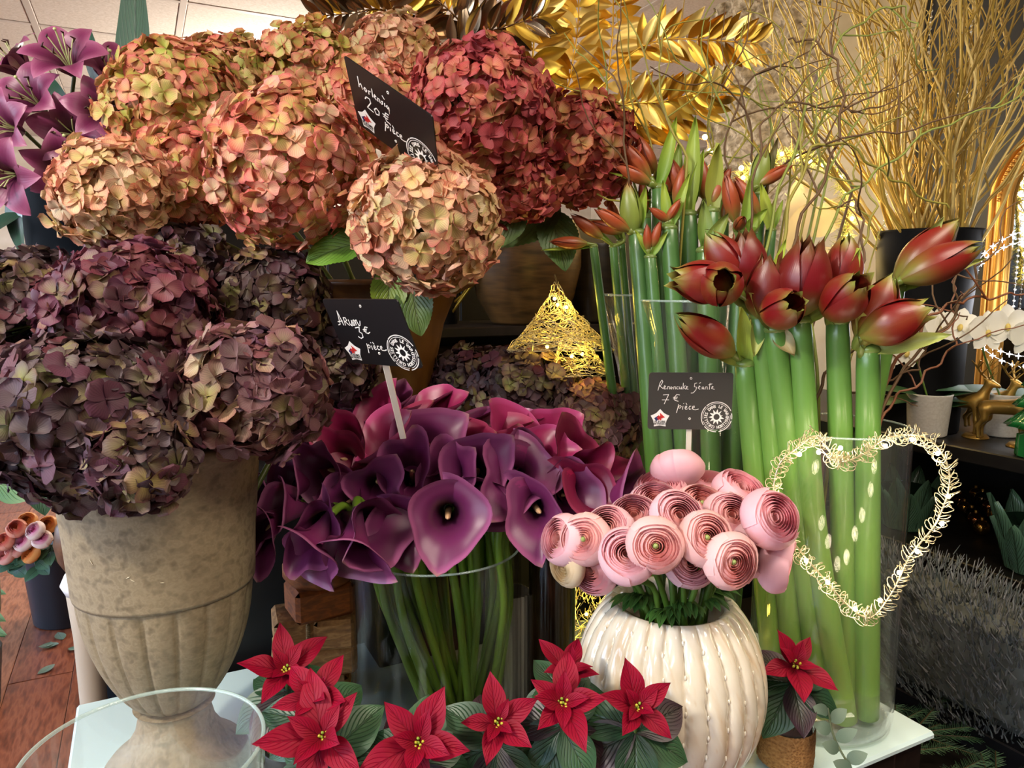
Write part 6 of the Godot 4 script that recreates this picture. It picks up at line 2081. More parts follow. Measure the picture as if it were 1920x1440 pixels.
func lily_bloom(o: Node, foot: Vector3, c: Vector3, ax: Vector3, size: float, spin: float, m: Material) -> void:
	var n := Node3D.new()
	n.name = "bloom"
	o.add_child(n, true)
	n.transform = frame(c - ax * 0.03 * size - foot, ax, Vector3(cos(spin), 0.2, sin(spin)))
	for k in 6:
		var mb := MB.new()
		var wide := 0.30 if k % 2 else 0.24
		var tf := Transform3D(Basis(Vector3.UP, TAU * k / 6.0), Vector3.ZERO)
		blade(mb, tf * Transform3D(Basis(), Vector3(0, 0, -0.003)), 0.092 * size, 0.092 * size * wide, {"nu": 6, "nv": 14, "k": 0.9, "e": 0.85, "tilt": -0.28, "bend": -1.75, "bp": 1.6, "fold": 0.12, "wave": 0.06, "wf": 8.0, "ph": rr(0, 6), "neck": 0.2, "cb": S("461634"), "ct": S("7c2a58"), "ce": S("bc7898"), "ea": 0.5, "cm": S("5c143c"), "ma": 0.8})
		part(mb.mesh(), "petal", n, m)
	for k in 6:
		var mb := MB.new()
		var a := TAU * k / 6.0 + 0.4
		var out := Vector3(sin(a), 0, cos(a))
		var e := out * 0.022 * size + Vector3(0, 0.062 * size, 0)
		mb.col = S("c9cf9a")
		mb.tube([Vector3.ZERO, out * 0.008 * size + Vector3(0, 0.035 * size, 0), e], [0.0011], 5)
		mb.col = S("3a1a14")
		mb.tube([e - Vector3(0, 0.006, 0) - out * 0.002, e + out * 0.003, e + Vector3(0, 0.006, 0) - out * 0.002], [0.0008, 0.0018, 0.0008], 5)
		part(mb.mesh(), "stamen", n, stem_mat())
	var mb2 := MB.new()
	mb2.col = S("b9c48a")
	mb2.tube([Vector3.ZERO, Vector3(0.004, 0.05 * size, 0), Vector3(0.01, 0.078 * size, 0)], [0.0016, 0.0015, 0.0015], 6)
	mb2.ball(Vector3(0.01, 0.079 * size, 0), Vector3(0.003, 0.0025, 0.003), 7, 5)
	part(mb2.mesh(), "pistil", n, stem_mat())


func lilies_and_roses() -> void:
	rng.seed = 101
	var pm := mat("lily_petal", "ffffff", 0.42, {"vc": true, "back": 0.35, "bump": [streak_tex("petal_veins", 7), 0.05]})
	var vase := stand_at(at(215, 470, 1.42), 0)
	var o := thing("floor_vase", "tall navy-black floor vase of pink lilies behind the dark hydrangeas", "vase", vase)
	var mb := MB.new()
	mb.lathe([Vector2(0, 0), Vector2(0.10, 0), Vector2(0.104, 0.006), Vector2(0.12, 1.1), Vector2(0.15, 1.58), Vector2(0.153, 1.585), Vector2(0.145, 1.58), Vector2(0.11, 1.0), Vector2(0, 0.9)], 40)
	part(mb.mesh(), "body", o, mat("navy_glaze", "070d13", 0.7, {"spec": 0.2}))
	var g := "pink lilies in the floor vase"
	var stems := [
		["deep pink lily stem with its top bloom wide open beside the tall green leaf", [[125, 112, 1.2, 0.1, 0.55, 0.75, 1.0], [205, 130, 1.28, 0.45, 0.5, 0.5, 0.9], [190, 210, 1.22, 0.4, 0.15, 0.9, 0.85]]],
		["pink lily stem with blooms turned away from the hydrangeas", [[28, 120, 1.3, -0.5, 0.6, 0.5, 0.95], [60, 185, 1.22, -0.1, 0.35, 0.9, 0.9], [15, 240, 1.2, -0.3, 0.05, 0.95, 0.9]]],
		["pink lily stem with shaded purple blooms hanging above the beige-pink hydrangea", [[135, 250, 1.24, 0.3, -0.05, 0.9, 0.95], [120, 312, 1.25, 0.4, -0.35, 0.8, 0.95], [12, 330, 1.18, -0.1, -0.25, 0.95, 1.0]]],
	]
	for s in stems.size():
		var foot: Vector3 = vase + Vector3(-0.05 + 0.05 * s, 1.3, 0.02)
		o = thing("lily", stems[s][0], "flower", foot, g)
		var joint := at(100 + 20 * s, 250 + 60 * s, 1.36) - foot
		mb = MB.new()
		mb.col = S("3f5a34")
		mb.tube(smooth_path([Vector3.ZERO, joint * 0.6 + Vector3(0, 0.03, 0), joint], 8), [0.005], 7)
		part(mb.mesh(), "stem", o, stem_mat())
		for b in stems[s][1]:
			var c := at(b[0], b[1], b[2])
			var ax := Vector3(b[3], b[4], b[5]).normalized()
			lily_bloom(o, foot, c, ax, b[6], rr(0, 6), pm)
			mb = MB.new()
			mb.col = S("55703c")
			mb.tube(smooth_path([joint, joint.lerp(c - ax * 0.05 - foot, 0.6) - Vector3(0, 0.01, 0), c - ax * 0.03 - foot], 6), [0.0034], 6)
			part(mb.mesh(), "bloom_stalk", o, stem_mat())
		var leaves: Array = [[[190, 165, 100, 0.10], [120, 330, -60, 0.14]], [[30, 350, -95, 0.13], [90, 420, -80, 0.12], [45, 400, 200, 0.12]], [[90, 390, -85, 0.14], [130, 215, 120, 0.09], [170, 440, -20, 0.16]]][s]
		for l in leaves:
			mb = MB.new()
			var lb := at(l[0], l[1], 1.3)
			blade(mb, frame(lb - foot, image_dir(l[2], 0.15), Vector3(-0.3, 0.6, 0.8)), l[3], l[3] * 0.17, {"nu": 4, "nv": 12, "k": 0.75, "e": 0.8, "bend": rr(-0.8, -0.2), "fold": 0.2, "cb": S("1f3b30"), "ct": S("2f5040")})
			part(mb.mesh(), "leaf", o, mat("lily_leaf", "ffffff", 0.28, {"vc": true, "bump": [streak_tex("petal_veins", 7), 0.06]}))
	# one tall broad leaf standing up against the ceiling
	o = thing("tall_leaf", "single tall dark green leaf standing between lilies and green hydrangea", "leaf", vase + Vector3(0.03, 1.3, -0.05))
	mb = MB.new()
	var lf0 := at(250, 190, 1.5) - o.position
	mb.col = S("3a5a3c")
	mb.tube([Vector3.ZERO, lf0], [0.004], 6)
	part(mb.mesh(), "stalk", o, stem_mat())
	mb = MB.new()
	blade(mb, frame(lf0, Vector3(0.13, 1, 0.0), Vector3(-0.35, 0.1, 1)), 0.33, 0.046, {"nu": 6, "nv": 18, "k": 0.5, "e": 0.8, "bend": 0.15, "fold": 0.18, "wave": 0.03, "cb": S("36583c"), "ct": S("4a6a4e"), "cm": S("7a9a70"), "ma": 0.3})
	part(mb.mesh(), "blade", o, leaf_mat())
	# roses in a black bucket on the floor
	var bk := on(100, 1180, 0.0) + Vector3(0, 0, -0.12)
	o = thing("black_bucket", "black plastic bucket of mixed roses on the wooden floor", "bucket", bk)
	mb = MB.new()
	mb.lathe([Vector2(0, 0.0005), Vector2(0.13, 0.0005), Vector2(0.135, 0.006), Vector2(0.165, 0.36), Vector2(0.172, 0.362), Vector2(0.16, 0.36), Vector2(0.128, 0.02), Vector2(0, 0.02)], 40)
	part(mb.mesh(), "body", o, mat("black_plastic", "0d0d12", 0.4))
	var hues := [[S("e07a4a"), S("df6a5a"), S("e39a80"), "coral"], [S("e06aa0"), S("eaa8c0"), S("efd8cc"), "pink-hearted cream"], [S("e08a2a"), S("e07a2a"), S("e8a860"), "orange"], [S("d87a6a"), S("e08a80"), S("e8b0a0"), "salmon"]]
	var sets := []
	for k in 4:
		sets.append(rose_petals(8, 0.034, hues[k][0], hues[k][1], hues[k][2], 110 + k, 0.03))
	rng.seed = 111
	var soft := mat("ranunculus_petal", "ffffff", 0.5)
	var spots := [[32, 992, 0, "at the bucket's rim"], [12, 1016, 0, ""], [14, 1042, 3, ""], [46, 1018, 1, ""], [80, 1012, 1, ""], [60, 1040, 2, "lowest in the bunch"], [52, 978, 2, "topmost in the bunch"], [68, 996, 1, ""], [90, 985, 2, ""], [-12, 1030, 3, ""], [30, 1030, 3, ""]]
	for sp in spots:
		var c := at(sp[0], sp[1], 2.62 + rr(-0.03, 0.05))
		var hue: int = sp[2]
		var foot := bk + Vector3(rr(-0.08, 0.08), 0.05, rr(-0.06, 0.06))
		var ax := Vector3(rr(-0.3, 0.3), 0.6, 0.75).normalized()
		o = thing("rose", "%s rose in the black bucket on the floor" % hues[hue][3], "flower", foot, "roses in the black bucket")
		var xf := frame(c - ax * 0.02 - foot, ax, Vector3(rr(-1, 1), 0, rr(-1, 1)))
		for m in sets[hue]:
			part(m, "petal", o, soft, xf)
		mb = MB.new()
		mb.col = S("35502c")
		mb.tube(smooth_path([Vector3.ZERO, Vector3((c.x - foot.x) * 0.4, 0.34, (c.z - foot.z) * 0.4), c - ax * 0.02 - foot], 8), [0.004], 6)
		part(mb.mesh(), "stem", o, stem_mat())
		for k in 3:
			mb = MB.new()
			blade(mb, frame((c - foot) * rr(0.78, 0.92), Vector3(rr(-1, 1), rr(-0.4, 0.3), 0.7), Vector3(0, 0.7, 1)), rr(0.05, 0.08), 0.022, {"nu": 4, "nv": 8, "k": 0.85, "e": 0.8, "bend": -0.6, "fold": 0.15, "cb": S("2c4a34"), "ct": S("3f6244")})
			part(mb.mesh(), "leaf", o, leaf_mat())
	# a leafy plant by the aisle, its leaves behind the urn and low on the floor side
	var pp := on(-60, 1330, 0.0)
	o = thing("leafy_pot_plant", "glossy green broad-leaved pot plant standing by the aisle", "plant", pp)
	mb = MB.new()
	mb.lathe([Vector2(0, 0), Vector2(0.09, 0), Vector2(0.11, 0.2), Vector2(0.105, 0.2), Vector2(0, 0.17)], 28)
	part(mb.mesh(), "pot", o, mat("black_plastic", "0d0d12", 0.4))
	for l in [[-55, 1105, 12, 0.13], [-60, 1135, -2, 0.14], [-40, 1150, -20, 0.12], [-60, 1175, 8, 0.14], [-40, 1190, -35, 0.12], [-70, 1095, 30, 0.13]]:
		var lb := at(l[0] - 20, l[1], 2.0)
		mb = MB.new()
		blade(mb, frame(lb - pp, image_dir(l[2], 0.2), Vector3(0, 0.8, 0.6)), l[3], l[3] * 0.18, {"nu": 6, "nv": 12, "k": 0.8, "e": 0.85, "bend": -0.7, "fold": 0.2, "cb": S("3f7048"), "ct": S("6f9a6a"), "cm": S("b0c890"), "ma": 0.3})
		part(mb.mesh(), "leaf", o, leaf_mat())
		mb = MB.new()
		mb.col = S("4a6a3c")
		mb.tube(smooth_path([Vector3(0, 0.17, 0), (lb - pp) * 0.6 + Vector3(-0.02, 0.05, 0), lb - pp], 6), [0.004], 6)
		part(mb.mesh(), "leaf_stalk", o, stem_mat())
	# magnolia-like leaves below the rim of a second, paler urn
	var u2 := stand_at(at(-118, 950, 1.5), 0)
	o = thing("pale_urn", "pale stone urn with a flat rim partly hidden behind the dark hydrangeas", "urn", u2)
	var um := mat("urn_clay", "b3a283", 0.62)
	mb = MB.new()
	mb.lathe([Vector2(0, 0), Vector2(0.12, 0), Vector2(0.12, 0.04), Vector2(0.06, 0.1), Vector2(0.06, 0.6), Vector2(0.09, 0.72), Vector2(0.1, 0.95), Vector2(0.105, 1.10), Vector2(0.155, 1.115), Vector2(0.16, 1.14), Vector2(0.155, 1.155), Vector2(0.1, 1.155), Vector2(0.0, 1.1)], 48)
	part(mb.mesh(), "body", o, um)
	o = thing("green_leaf_spray", "spray of broad veined green leaves beside the beige urn", "leaves", u2 + Vector3(0.02, 0.9, 0.115))
	for l in [[28, 905, -6, 0.10, 1], [70, 872, -50, 0.07, 0], [20, 878, 12, 0.09, 0], [112, 880, -85, 0.09, 0], [40, 868, -10, 0.10, 0]]:
		mb = MB.new()
		var lb := at(l[0] - 40, l[1], 1.38)
		var cs: Array = ["3f6a38", "55824a"] if l[4] else ["1f3a26", "2c4c30"]
		blade(mb, frame(lb - o.position, image_dir(l[2], 0.15), Vector3(0.1, 0.4, 1)), l[3], l[3] * 0.33, {"nu": 6, "nv": 14, "k": 0.82, "e": 0.85, "bend": -0.3, "fold": 0.12, "cb": S(cs[0]), "ct": S(cs[1]), "cm": S("a8c080"), "ma": 0.3})
		part(mb.mesh(), "leaf", o, leaf_mat())
		mb = MB.new()
		mb.col = S("3f5a34")
		mb.tube(smooth_path([Vector3.ZERO, (lb - o.position) * 0.5 + Vector3(0, 0.03, 0), lb - o.position], 6), [0.003], 5)
		part(mb.mesh(), "leaf_stalk", o, stem_mat())
	# fallen leaves on the floor
	for k in 6:
		var fl := thing("fallen_leaf", "grey-green fallen leaf lying on the wooden floor by the bucket", "leaf", on([80, 95, 108, 118, 70, 128][k], [1212, 1204, 1210, 1200, 1265, 1216][k], 0.0015), "fallen leaves by the bucket")
		mb = MB.new()
		blade(mb, frame(Vector3(0, 0.002, 0), Vector3(cos(k * 1.3), 0, sin(k * 1.3)), Vector3.UP), 0.065, 0.02, {"nu": 4, "nv": 8, "e": 0.8, "bend": 0.25, "fold": 0.1, "cb": S("5a705a"), "ct": S("7a8a74")})
		part(mb.mesh(), "blade", fl, leaf_mat())


# ---------------------------------------------------------------- shelves along the dark wall

func nets(bones: Array, cell: float, k: float) -> ArrayMesh:
	# one skin over tapered capsules [a, b, ra, rb]; vertices in cells the surface crosses
	var lo := Vector3.ONE * 1e9
	var hi := -lo
	for b in bones:
		for e in 2:
			lo = lo.min(b[e] - Vector3.ONE * (b[2 + e] + cell * 2.0))
			hi = hi.max(b[e] + Vector3.ONE * (b[2 + e] + cell * 2.0))
	var n := Vector3i(((hi - lo) / cell).ceil()) + Vector3i.ONE
	var val := PackedFloat32Array()
	val.resize(n.x * n.y * n.z)
	for z in n.z:
		for y in n.y:
			for x in n.x:
				var p := lo + Vector3(x, y, z) * cell
				var acc := 0.0
				for b in bones:
					var ab: Vector3 = b[1] - b[0]
					var t := clampf((p - b[0]).dot(ab) / maxf(ab.length_squared(), 1e-9), 0.0, 1.0)
					var d: float = p.distance_to(b[0] + ab * t) - lerpf(b[2], b[3], t)
					acc += exp(-d / k)
				val[x + n.x * (y + n.y * z)] = -k * log(maxf(acc, 1e-30))
	var mb := MB.new()
	var at_ := {}
	for z in n.z - 1:
		for y in n.y - 1:
			for x in n.x - 1:
				var sum := Vector3.ZERO
				var c := 0
				for e in 12:
					var ax := e / 4
					var u := Vector3i.ZERO
					u[(ax + 1) % 3] = e % 2
					u[(ax + 2) % 3] = (e / 2) % 2
					var w := u
					w[ax] = 1
					var a := val[x + u.x + n.x * (y + u.y + n.y * (z + u.z))]
					var b := val[x + w.x + n.x * (y + w.y + n.y * (z + w.z))]
					if (a < 0.0) != (b < 0.0):
						sum += Vector3(u).lerp(Vector3(w), a / (a - b))
						c += 1
				if c:
					at_[Vector3i(x, y, z)] = mb.vert(lo + (Vector3(x, y, z) + sum / c) * cell, Color.WHITE)
	for q in at_:
		for ax in 3:
			var s := Vector3i.ZERO
			s[ax] = 1
			var a: float = val[q.x + n.x * (q.y + n.y * q.z)]
			var b: float = val[q.x + s.x + n.x * (q.y + s.y + n.y * (q.z + s.z))]
			if (a < 0.0) == (b < 0.0):
				continue
			var du := Vector3i.ZERO
			du[(ax + 1) % 3] = 1
			var dv := Vector3i.ZERO
			dv[(ax + 2) % 3] = 1
			var c4 := [q, q - du, q - du - dv, q - dv]
			if c4.all(func(w): return at_.has(w)):
				if a < 0.0:
					mb.quad(at_[c4[0]], at_[c4[3]], at_[c4[2]], at_[c4[1]])
				else:
					mb.quad(at_[c4[0]], at_[c4[1]], at_[c4[2]], at_[c4[3]])
	return mb.mesh()


func right_shelves() -> void:
	rng.seed = 121
	var turn := Basis(SIDE, Vector3.UP, -BACK)
	var dark := mat("shelf_black", "1c1d1f", 0.4, {"tex": wood_tex(), "tri": Vector3(2, 2, 2)})
	var o := thing("ornament_shelf_unit", "black two-tier shelf unit with deer and orchids along the dark wall", "shelf", room(2.0, 0, 0.8))
	for k in [[1.735, 2.27, 1.02, 0.035, -0.4, 2.0], [1.74, 2.27, 0.74, 0.03, -0.4, 2.0]]:
		var mb := MB.new()
		mb.box(room((k[0] + k[1]) / 2, k[2] - k[3] / 2, (k[4] + k[5]) / 2) - o.position, Vector3(k[1] - k[0], k[3], k[5] - k[4]), turn)
		part(mb.mesh(), "shelf_board", o, dark)
	for b in [-0.38, 1.98]:
		var mb := MB.new()
		mb.box(room(2.01, 0.49, b) - o.position, Vector3(0.5, 0.98, 0.03), turn)
		part(mb.mesh(), "side_panel", o, dark)
	o = thing("low_bench", "low black bench carrying heather and cut fir beside the display table", "bench", room(1.42, 0, 0.6))
	var lb := MB.new()
	lb.box(room(1.425, 0.445, 0.6) - o.position, Vector3(0.60, 0.03, 2.0), turn)
	part(lb.mesh(), "bench_top", o, dark)
	for b in [-0.38, 1.57]:
		lb = MB.new()
		lb.box(room(1.42, 0.215, b) - o.position, Vector3(0.56, 0.43, 0.03), turn)
		part(lb.mesh(), "side_panel", o, dark)
	# arched gilt mirror leaning on the wall
	var mc := room(2.262, 1.02, 1.12)
	o = thing("arched_mirror", "arched mirror in a ridged gold frame standing on the upper shelf", "mirror", mc)
	var inx := -SIDE
	var arch := []
	for i in 41:
		var a := PI * i / 40.0
		arch.append(Vector3(0, 0.62, 0) + BACK * cos(a) * 0.2 + Vector3(0, sin(a) * 0.2, 0))
	arch.push_front(BACK * 0.2 + Vector3(0, 0.02, 0))
	arch.push_back(-BACK * 0.2 + Vector3(0, 0.02, 0))
	var gilt := mat("gilt_frame", "b9853a", 0.35, {"metal": 0.7})
	for rdg in [[0.0, 0.016], [0.026, 0.011], [-0.02, 0.008]]:
		var mb := MB.new()
		var pth := arch.map(func(p): return p * 1.0 + inx * 0.012 + (p - Vector3(0, 0.62 if p.y > 0.62 else p.y, 0)).normalized() * rdg[0]) as Array
		mb.tube(pth, [rdg[1]], 10)
		part(mb.mesh(), "frame_ridge", o, gilt)
	var mb := MB.new()
	for i in 52:
		var k := i * 42.0 / 52.0
		var j := mini(int(k), 41)
		var p: Vector3 = arch[j].lerp(arch[j + 1], k - j)
		mb.ball(p + inx * 0.03, Vector3.ONE * 0.006, 6, 4)
	part(mb.mesh(), "beaded_edge", o, gilt)
	mb = MB.new()
	mb.ball(Vector3(0, 0.86, 0) + inx * 0.02, Vector3(0.03, 0.035, 0.03), 12, 8)
	mb.ball(Vector3(0, 0.90, 0) + inx * 0.02, Vector3(0.018, 0.02, 0.018), 10, 8)
	part(mb.mesh(), "crest", o, gilt)
	mb = MB.new()
	var m0 := mb.vert(Vector3(0, 0.4, 0) + inx * 0.004, Color.WHITE)
	var ids := []
	for p in arch:
		ids.append(mb.vert(p + inx * 0.004, Color.WHITE))
	for i in ids.size():
		mb.idx.append_array(PackedInt32Array([m0, ids[i], ids[(i + 1) % ids.size()]]))
	part(mb.mesh(), "glass", o, mat("mirror_glass", "d9dcdc", 0.02, {"metal": 1.0}))
	# hoop of star lights before the mirror
	var hc := at(1952, 560, 1.93)
	var hb := stand_at(hc, 1.02)
	o = thing("star_hoop_light", "double hoop of tiny white star lights before the arched mirror", "light", hb)
	for ring in [[0.185, 0.0], [0.150, 0.05]]:
		mb = MB.new()
		var pth := []
		for i in 49:
			var a := TAU * i / 48.0
			pth.append(hc + SIDE * (-ring[1]) - BACK * cos(a) * ring[0] * 0.9 + SIDE * cos(a) * ring[0] * 0.35 + Vector3(0, sin(a) * ring[0], 0) - hb)
		mb.tube(pth, [0.0014], 5, null, false)
		part(mb.mesh(), "hoop_wire", o, mat("silver_wire", "b8b8b4", 0.3, {"metal": 0.9}))
		mb = MB.new()
		for i in 44:
			var a: float = TAU * i / 44.0 + ring[1]
			var p: Vector3 = hc + SIDE * (-ring[1]) - BACK * cos(a) * ring[0] * 0.9 + SIDE * cos(a) * ring[0] * 0.35 + Vector3(0, sin(a) * ring[0], 0) - hb
			for d in [Vector3.RIGHT, Vector3.UP, Vector3(0.3, 0, 1)]:
				mb.tube([p - d * 0.0085, p, p + d * 0.0085], [0.0004, 0.0022, 0.0004], 4, null, false)
		part(mb.mesh(), "star_lights", o, mat("star_glow", "ffffff", 0.4, {"glow": ["f4f6ff", 5.0]}))
	var hl := OmniLight3D.new()
	hl.name = "star_light"
	hl.light_color = Color("f4f6ff")
	hl.light_energy = 0.12
	hl.light_size = 0.1
	hl.omni_range = 6.0
	hl.omni_attenuation = 2.0
	hl.shadow_enabled = true
	hl.position = hc - hb
	o.add_child(hl)
	mb = MB.new()
	mb.tube([Vector3.ZERO, hc - hb - Vector3(0, 0.185, 0)], [0.003], 6)
	part(mb.mesh(), "pole", o, mat("silver_wire", "b8b8b4", 0.3))
	# strings of clear beads hanging from the ceiling
	for k in 5:
		var bp := at([1652, 1712, 1772, 1786, 1905][k], 520, [2.2, 2.12, 2.06, 2.1, 2.05][k])
		o = thing("bead_string", "string of small clear beads hanging from the ceiling by the dark wall", "decoration", stand_at(bp, 2.6), "hanging bead strings")
		mb = MB.new()
		mb.tube([Vector3.ZERO, Vector3(0, -1.35, 0)], [0.0006], 4)
		part(mb.mesh(), "thread", o, mat("silver_wire", "b8b8b4", 0.3))
		mb = MB.new()
		for i in 74:
			mb.ball(Vector3(0, -0.2 - 0.0155 * i, 0), Vector3.ONE * 0.0042, 6, 4)
		var bd := part(mb.mesh(), "beads", o, mat("bead", "e8ecec", 0.06, {"metal": 0.75}))
		bd.set_meta("kind", "stuff")
	# white pots of orchids
	var pot_m := mat("white_pot", "cfccc2", 0.5, {"tex": noise_tex("tile", 0, 0, 0, []), "tri": 6.0})
	var white := mat("orchid_petal", "f2efdf", 0.5, {"back": 0.4})
	var orchids := [
		["white moth orchid in a square-sided pot beside the tall cylinder vase", [1694, 822, 1.88], [[1722, 600, 1.8, 0.9], [1765, 612, 1.79, 1.0], [1800, 612, 1.77, 1.0], [1700, 660, 1.82, 0.9], [1662, 668, 1.83, 0.9]]],
		["white moth orchid behind the gold deer", [1835, 822, 1.86], [[1850, 622, 1.74, 1.1], [1888, 610, 1.73, 1.1], [1925, 630, 1.72, 1.05]]]]
	for e in orchids:
		var pb := on(e[1][0], e[1][1], 1.02) + SIDE * 0.09
		pb.y = 1.02
		o = thing("potted_orchid", e[0], "plant", pb, "white orchids on the upper shelf")
		mb = MB.new()
		mb.lathe([Vector2(0, 0), Vector2(0.04, 0), Vector2(0.046, 0.005), Vector2(0.053, 0.105), Vector2(0.055, 0.11), Vector2(0.05, 0.11), Vector2(0.046, 0.09), Vector2(0, 0.085)], 32)
		part(mb.mesh(), "pot", o, pot_m)
		for l in [[150, 0.19], [30, 0.2], [165, 0.15], [15, 0.16]]:
			mb = MB.new()
			blade(mb, frame(Vector3(0, 0.09, 0), image_dir(l[0], 0.15), Vector3(0, 1, 0.3)), l[1], 0.024, {"nu": 4, "nv": 10, "k": 0.7, "e": 0.6, "bend": -0.7, "fold": 0.15, "neck": 0.5, "cb": S("2c4a2c"), "ct": S("3a5c38")})
			part(mb.mesh(), "leaf", o, leaf_mat_plain())
		var tops: Array = e[2]
		mb = MB.new()
		mb.col = S("6a8a3a")
		var ks := [Vector3(0, 0.085, 0), (at(tops[0][0], tops[0][1], tops[0][2]) - pb) * 0.7 + Vector3(-0.02, 0.03, 0)]
		for t in tops:
			ks.append(at(t[0], t[1] - 6, t[2] + 0.02) - pb)
		mb.tube(smooth_path(ks, 30), [0.0024], 6)
		part(mb.mesh(), "flower_stem", o, stem_mat())
		for t in tops:
			var n := Node3D.new()
			n.name = "bloom"
			o.add_child(n, true)
			n.transform = facing(at(t[0], t[1], t[2]) - pb, Vector3(rr(-0.35, 0.2), rr(-0.1, 0.25), 1), rr(-0.2, 0.2))
			var pet := MB.new()
			for k in 5:
				pet = MB.new()
				var big := k == 1 or k == 4
				blade(pet, Transform3D(Basis(Vector3.BACK, TAU * k / 5.0), Vector3(0, 0, 0.002 if big else 0.0)), 0.046 * t[3], (0.027 if big else 0.016) * t[3], {"nu": 4, "nv": 7, "k": 1.0 if big else 0.9, "e": 0.6, "bend": -0.3, "tilt": 0.15, "cup": 0.1, "neck": 0.2})
				part(pet.mesh(), "petal", n, white)
			pet = MB.new()
			pet.col = S("e2c86a")
			pet.ball(Vector3(0, -0.004, 0.006), Vector3(0.006, 0.009, 0.006), 8, 6)
			part(pet.mesh(), "lip", n, stem_mat())
	# gold deer
	var bones := [
		[Vector3(-0.05, 0.082, 0), Vector3(0.02, 0.09, 0), 0.0165, 0.019], [Vector3(0.02, 0.09, 0), Vector3(0.034, 0.098, 0), 0.02, 0.017],
		[Vector3(0.034, 0.10, 0), Vector3(0.05, 0.135, 0), 0.014, 0.0095], [Vector3(0.05, 0.14, 0), Vector3(0.072, 0.132, 0), 0.0095, 0.0052],
		[Vector3(0.047, 0.145, 0.007), Vector3(0.042, 0.152, 0.017), 0.004, 0.002], [Vector3(0.047, 0.145, -0.007), Vector3(0.042, 0.152, -0.017), 0.004, 0.002],
		[Vector3(-0.064, 0.086, 0), Vector3(-0.072, 0.078, 0), 0.006, 0.003]]
	for s in [-1.0, 1.0]:
		bones.append([Vector3(0.026, 0.08, 0.010 * s), Vector3(0.030, 0.042, 0.011 * s), 0.009, 0.0052])
		bones.append([Vector3(0.030, 0.042, 0.011 * s), Vector3(0.028, 0.006, 0.011 * s), 0.005, 0.0042])
		bones.append([Vector3(-0.052, 0.078, 0.010 * s), Vector3(-0.050, 0.055, 0.011 * s), 0.0125, 0.0075])
		bones.append([Vector3(-0.050, 0.055, 0.011 * s), Vector3(-0.064, 0.034, 0.011 * s), 0.0068, 0.0048])
		bones.append([Vector3(-0.064, 0.034, 0.011 * s), Vector3(-0.060, 0.006, 0.011 * s), 0.0046, 0.0042])
	var body := nets(bones, 0.0038, 0.0028)
	var ant := MB.new()
	for s in [-1.0, 1.0]:
		var main := [Vector3(0.048, 0.147, 0.004 * s), Vector3(0.038, 0.162, 0.018 * s), Vector3(0.034, 0.178, 0.03 * s), Vector3(0.04, 0.196, 0.036 * s)]
		ant.tube(smooth_path(main, 8), [0.0026], 6)
		for t in [[0, Vector3(0.064, 0.168, 0.014 * s)], [1, Vector3(0.056, 0.182, 0.026 * s)], [1, Vector3(0.024, 0.186, 0.03 * s)], [2, Vector3(0.05, 0.194, 0.044 * s)], [2, Vector3(0.022, 0.196, 0.042 * s)]]:
			ant.tube([main[t[0]], t[1]], [0.0023, 0.001], 5)
	var antm := ant.mesh()
	var bs := MB.new()
	bs.lathe([Vector2(0, 0), Vector2(0.03, 0), Vector2(0.031, 0.003), Vector2(0.024, 0.011), Vector2(0.0, 0.013)], 20, null, Vector3(0.028, -0.004, 0))
	var bsm := bs.mesh()
	var dm := mat("deer_gold", "a8843e", 0.36, {"metal": 0.75})
	for e in [["gold deer figurine standing foremost beside the white orchid pot", 1772, 830, 0.06, -0.95, 1.0], ["gold deer figurine half hidden behind the foremost one", 1806, 826, 0.14, -0.95, 0.95], ["gold deer figurine beside the green glass fir", 1868, 846, 0.0, -0.95, 1.02], ["gold deer figurine at the back next to the green glass fir", 1896, 838, 0.12, -1.1, 0.95]]:
		var p := on(e[1], e[2] - 8, 1.02)
		p = Vector3(p.x, 1.0235, p.z) + SIDE * (0.045 + e[3] * 0.5)
		o = thing("deer_figurine", e[0], "figurine", p, "gold deer figurines")
		o.basis = Basis(Vector3.UP, e[4]) * (Basis() * e[5])
		part(body, "body", o, dm)
		part(antm, "antlers", o, dm)
		part(bsm, "base", o, dm)
	# green glass fir
	var gp := on(1926, 862, 1.02) + SIDE * 0.05
	o = thing("glass_fir", "green glass fir tree ornament on the upper shelf", "ornament", Vector3(gp.x, 1.02, gp.z))
	mb = MB.new()
	var prof := [Vector2(0, 0), Vector2(0.045, 0), Vector2(0.047, 0.004), Vector2(0.045, 0.05), Vector2(0.03, 0.056)]
	for k in 5:
		var r := 0.072 - 0.013 * k
		prof.append_array([Vector2(r * 0.55, 0.065 + 0.045 * k), Vector2(r, 0.07 + 0.045 * k), Vector2(r * 0.8, 0.085 + 0.045 * k)])
	prof.append(Vector2(0, 0.33))
	mb.lathe(prof, 40, null, Vector3.ZERO, func(r: float, a: float, _j: int, _n: int) -> float: return r * (1.0 + 0.06 * sin(a * 12.0)))
	part(mb.mesh(), "body", o, mat("green_glass", "1f6a30", 0.08, {"coat": 1.0}))
	# leaf-shaped planters, ribbed bucket and baubles on the middle shelf
	for e in [["dark green planter moulded as upright leaves beside the heather", 1868, 0.085, 0.17], ["dark green leaf-moulded planter behind the ribbed bucket", 1722, 0.075, 0.16]]:
		var p := on(e[1], 1050, 0.74)
		p = room((p.dot(SIDE)), 0.74, p.dot(BACK))
		var s := p.dot(SIDE)
		p = p + SIDE * (1.84 - s) + BACK * 0.0
		if e[1] == 1722:
			p = room(1.86, 0.74, 1.28)
		else:
			p = room(1.84, 0.74, 0.93)
		o = thing("leaf_planter", e[0], "planter", p, "leaf-moulded planters")
		mb = MB.new()
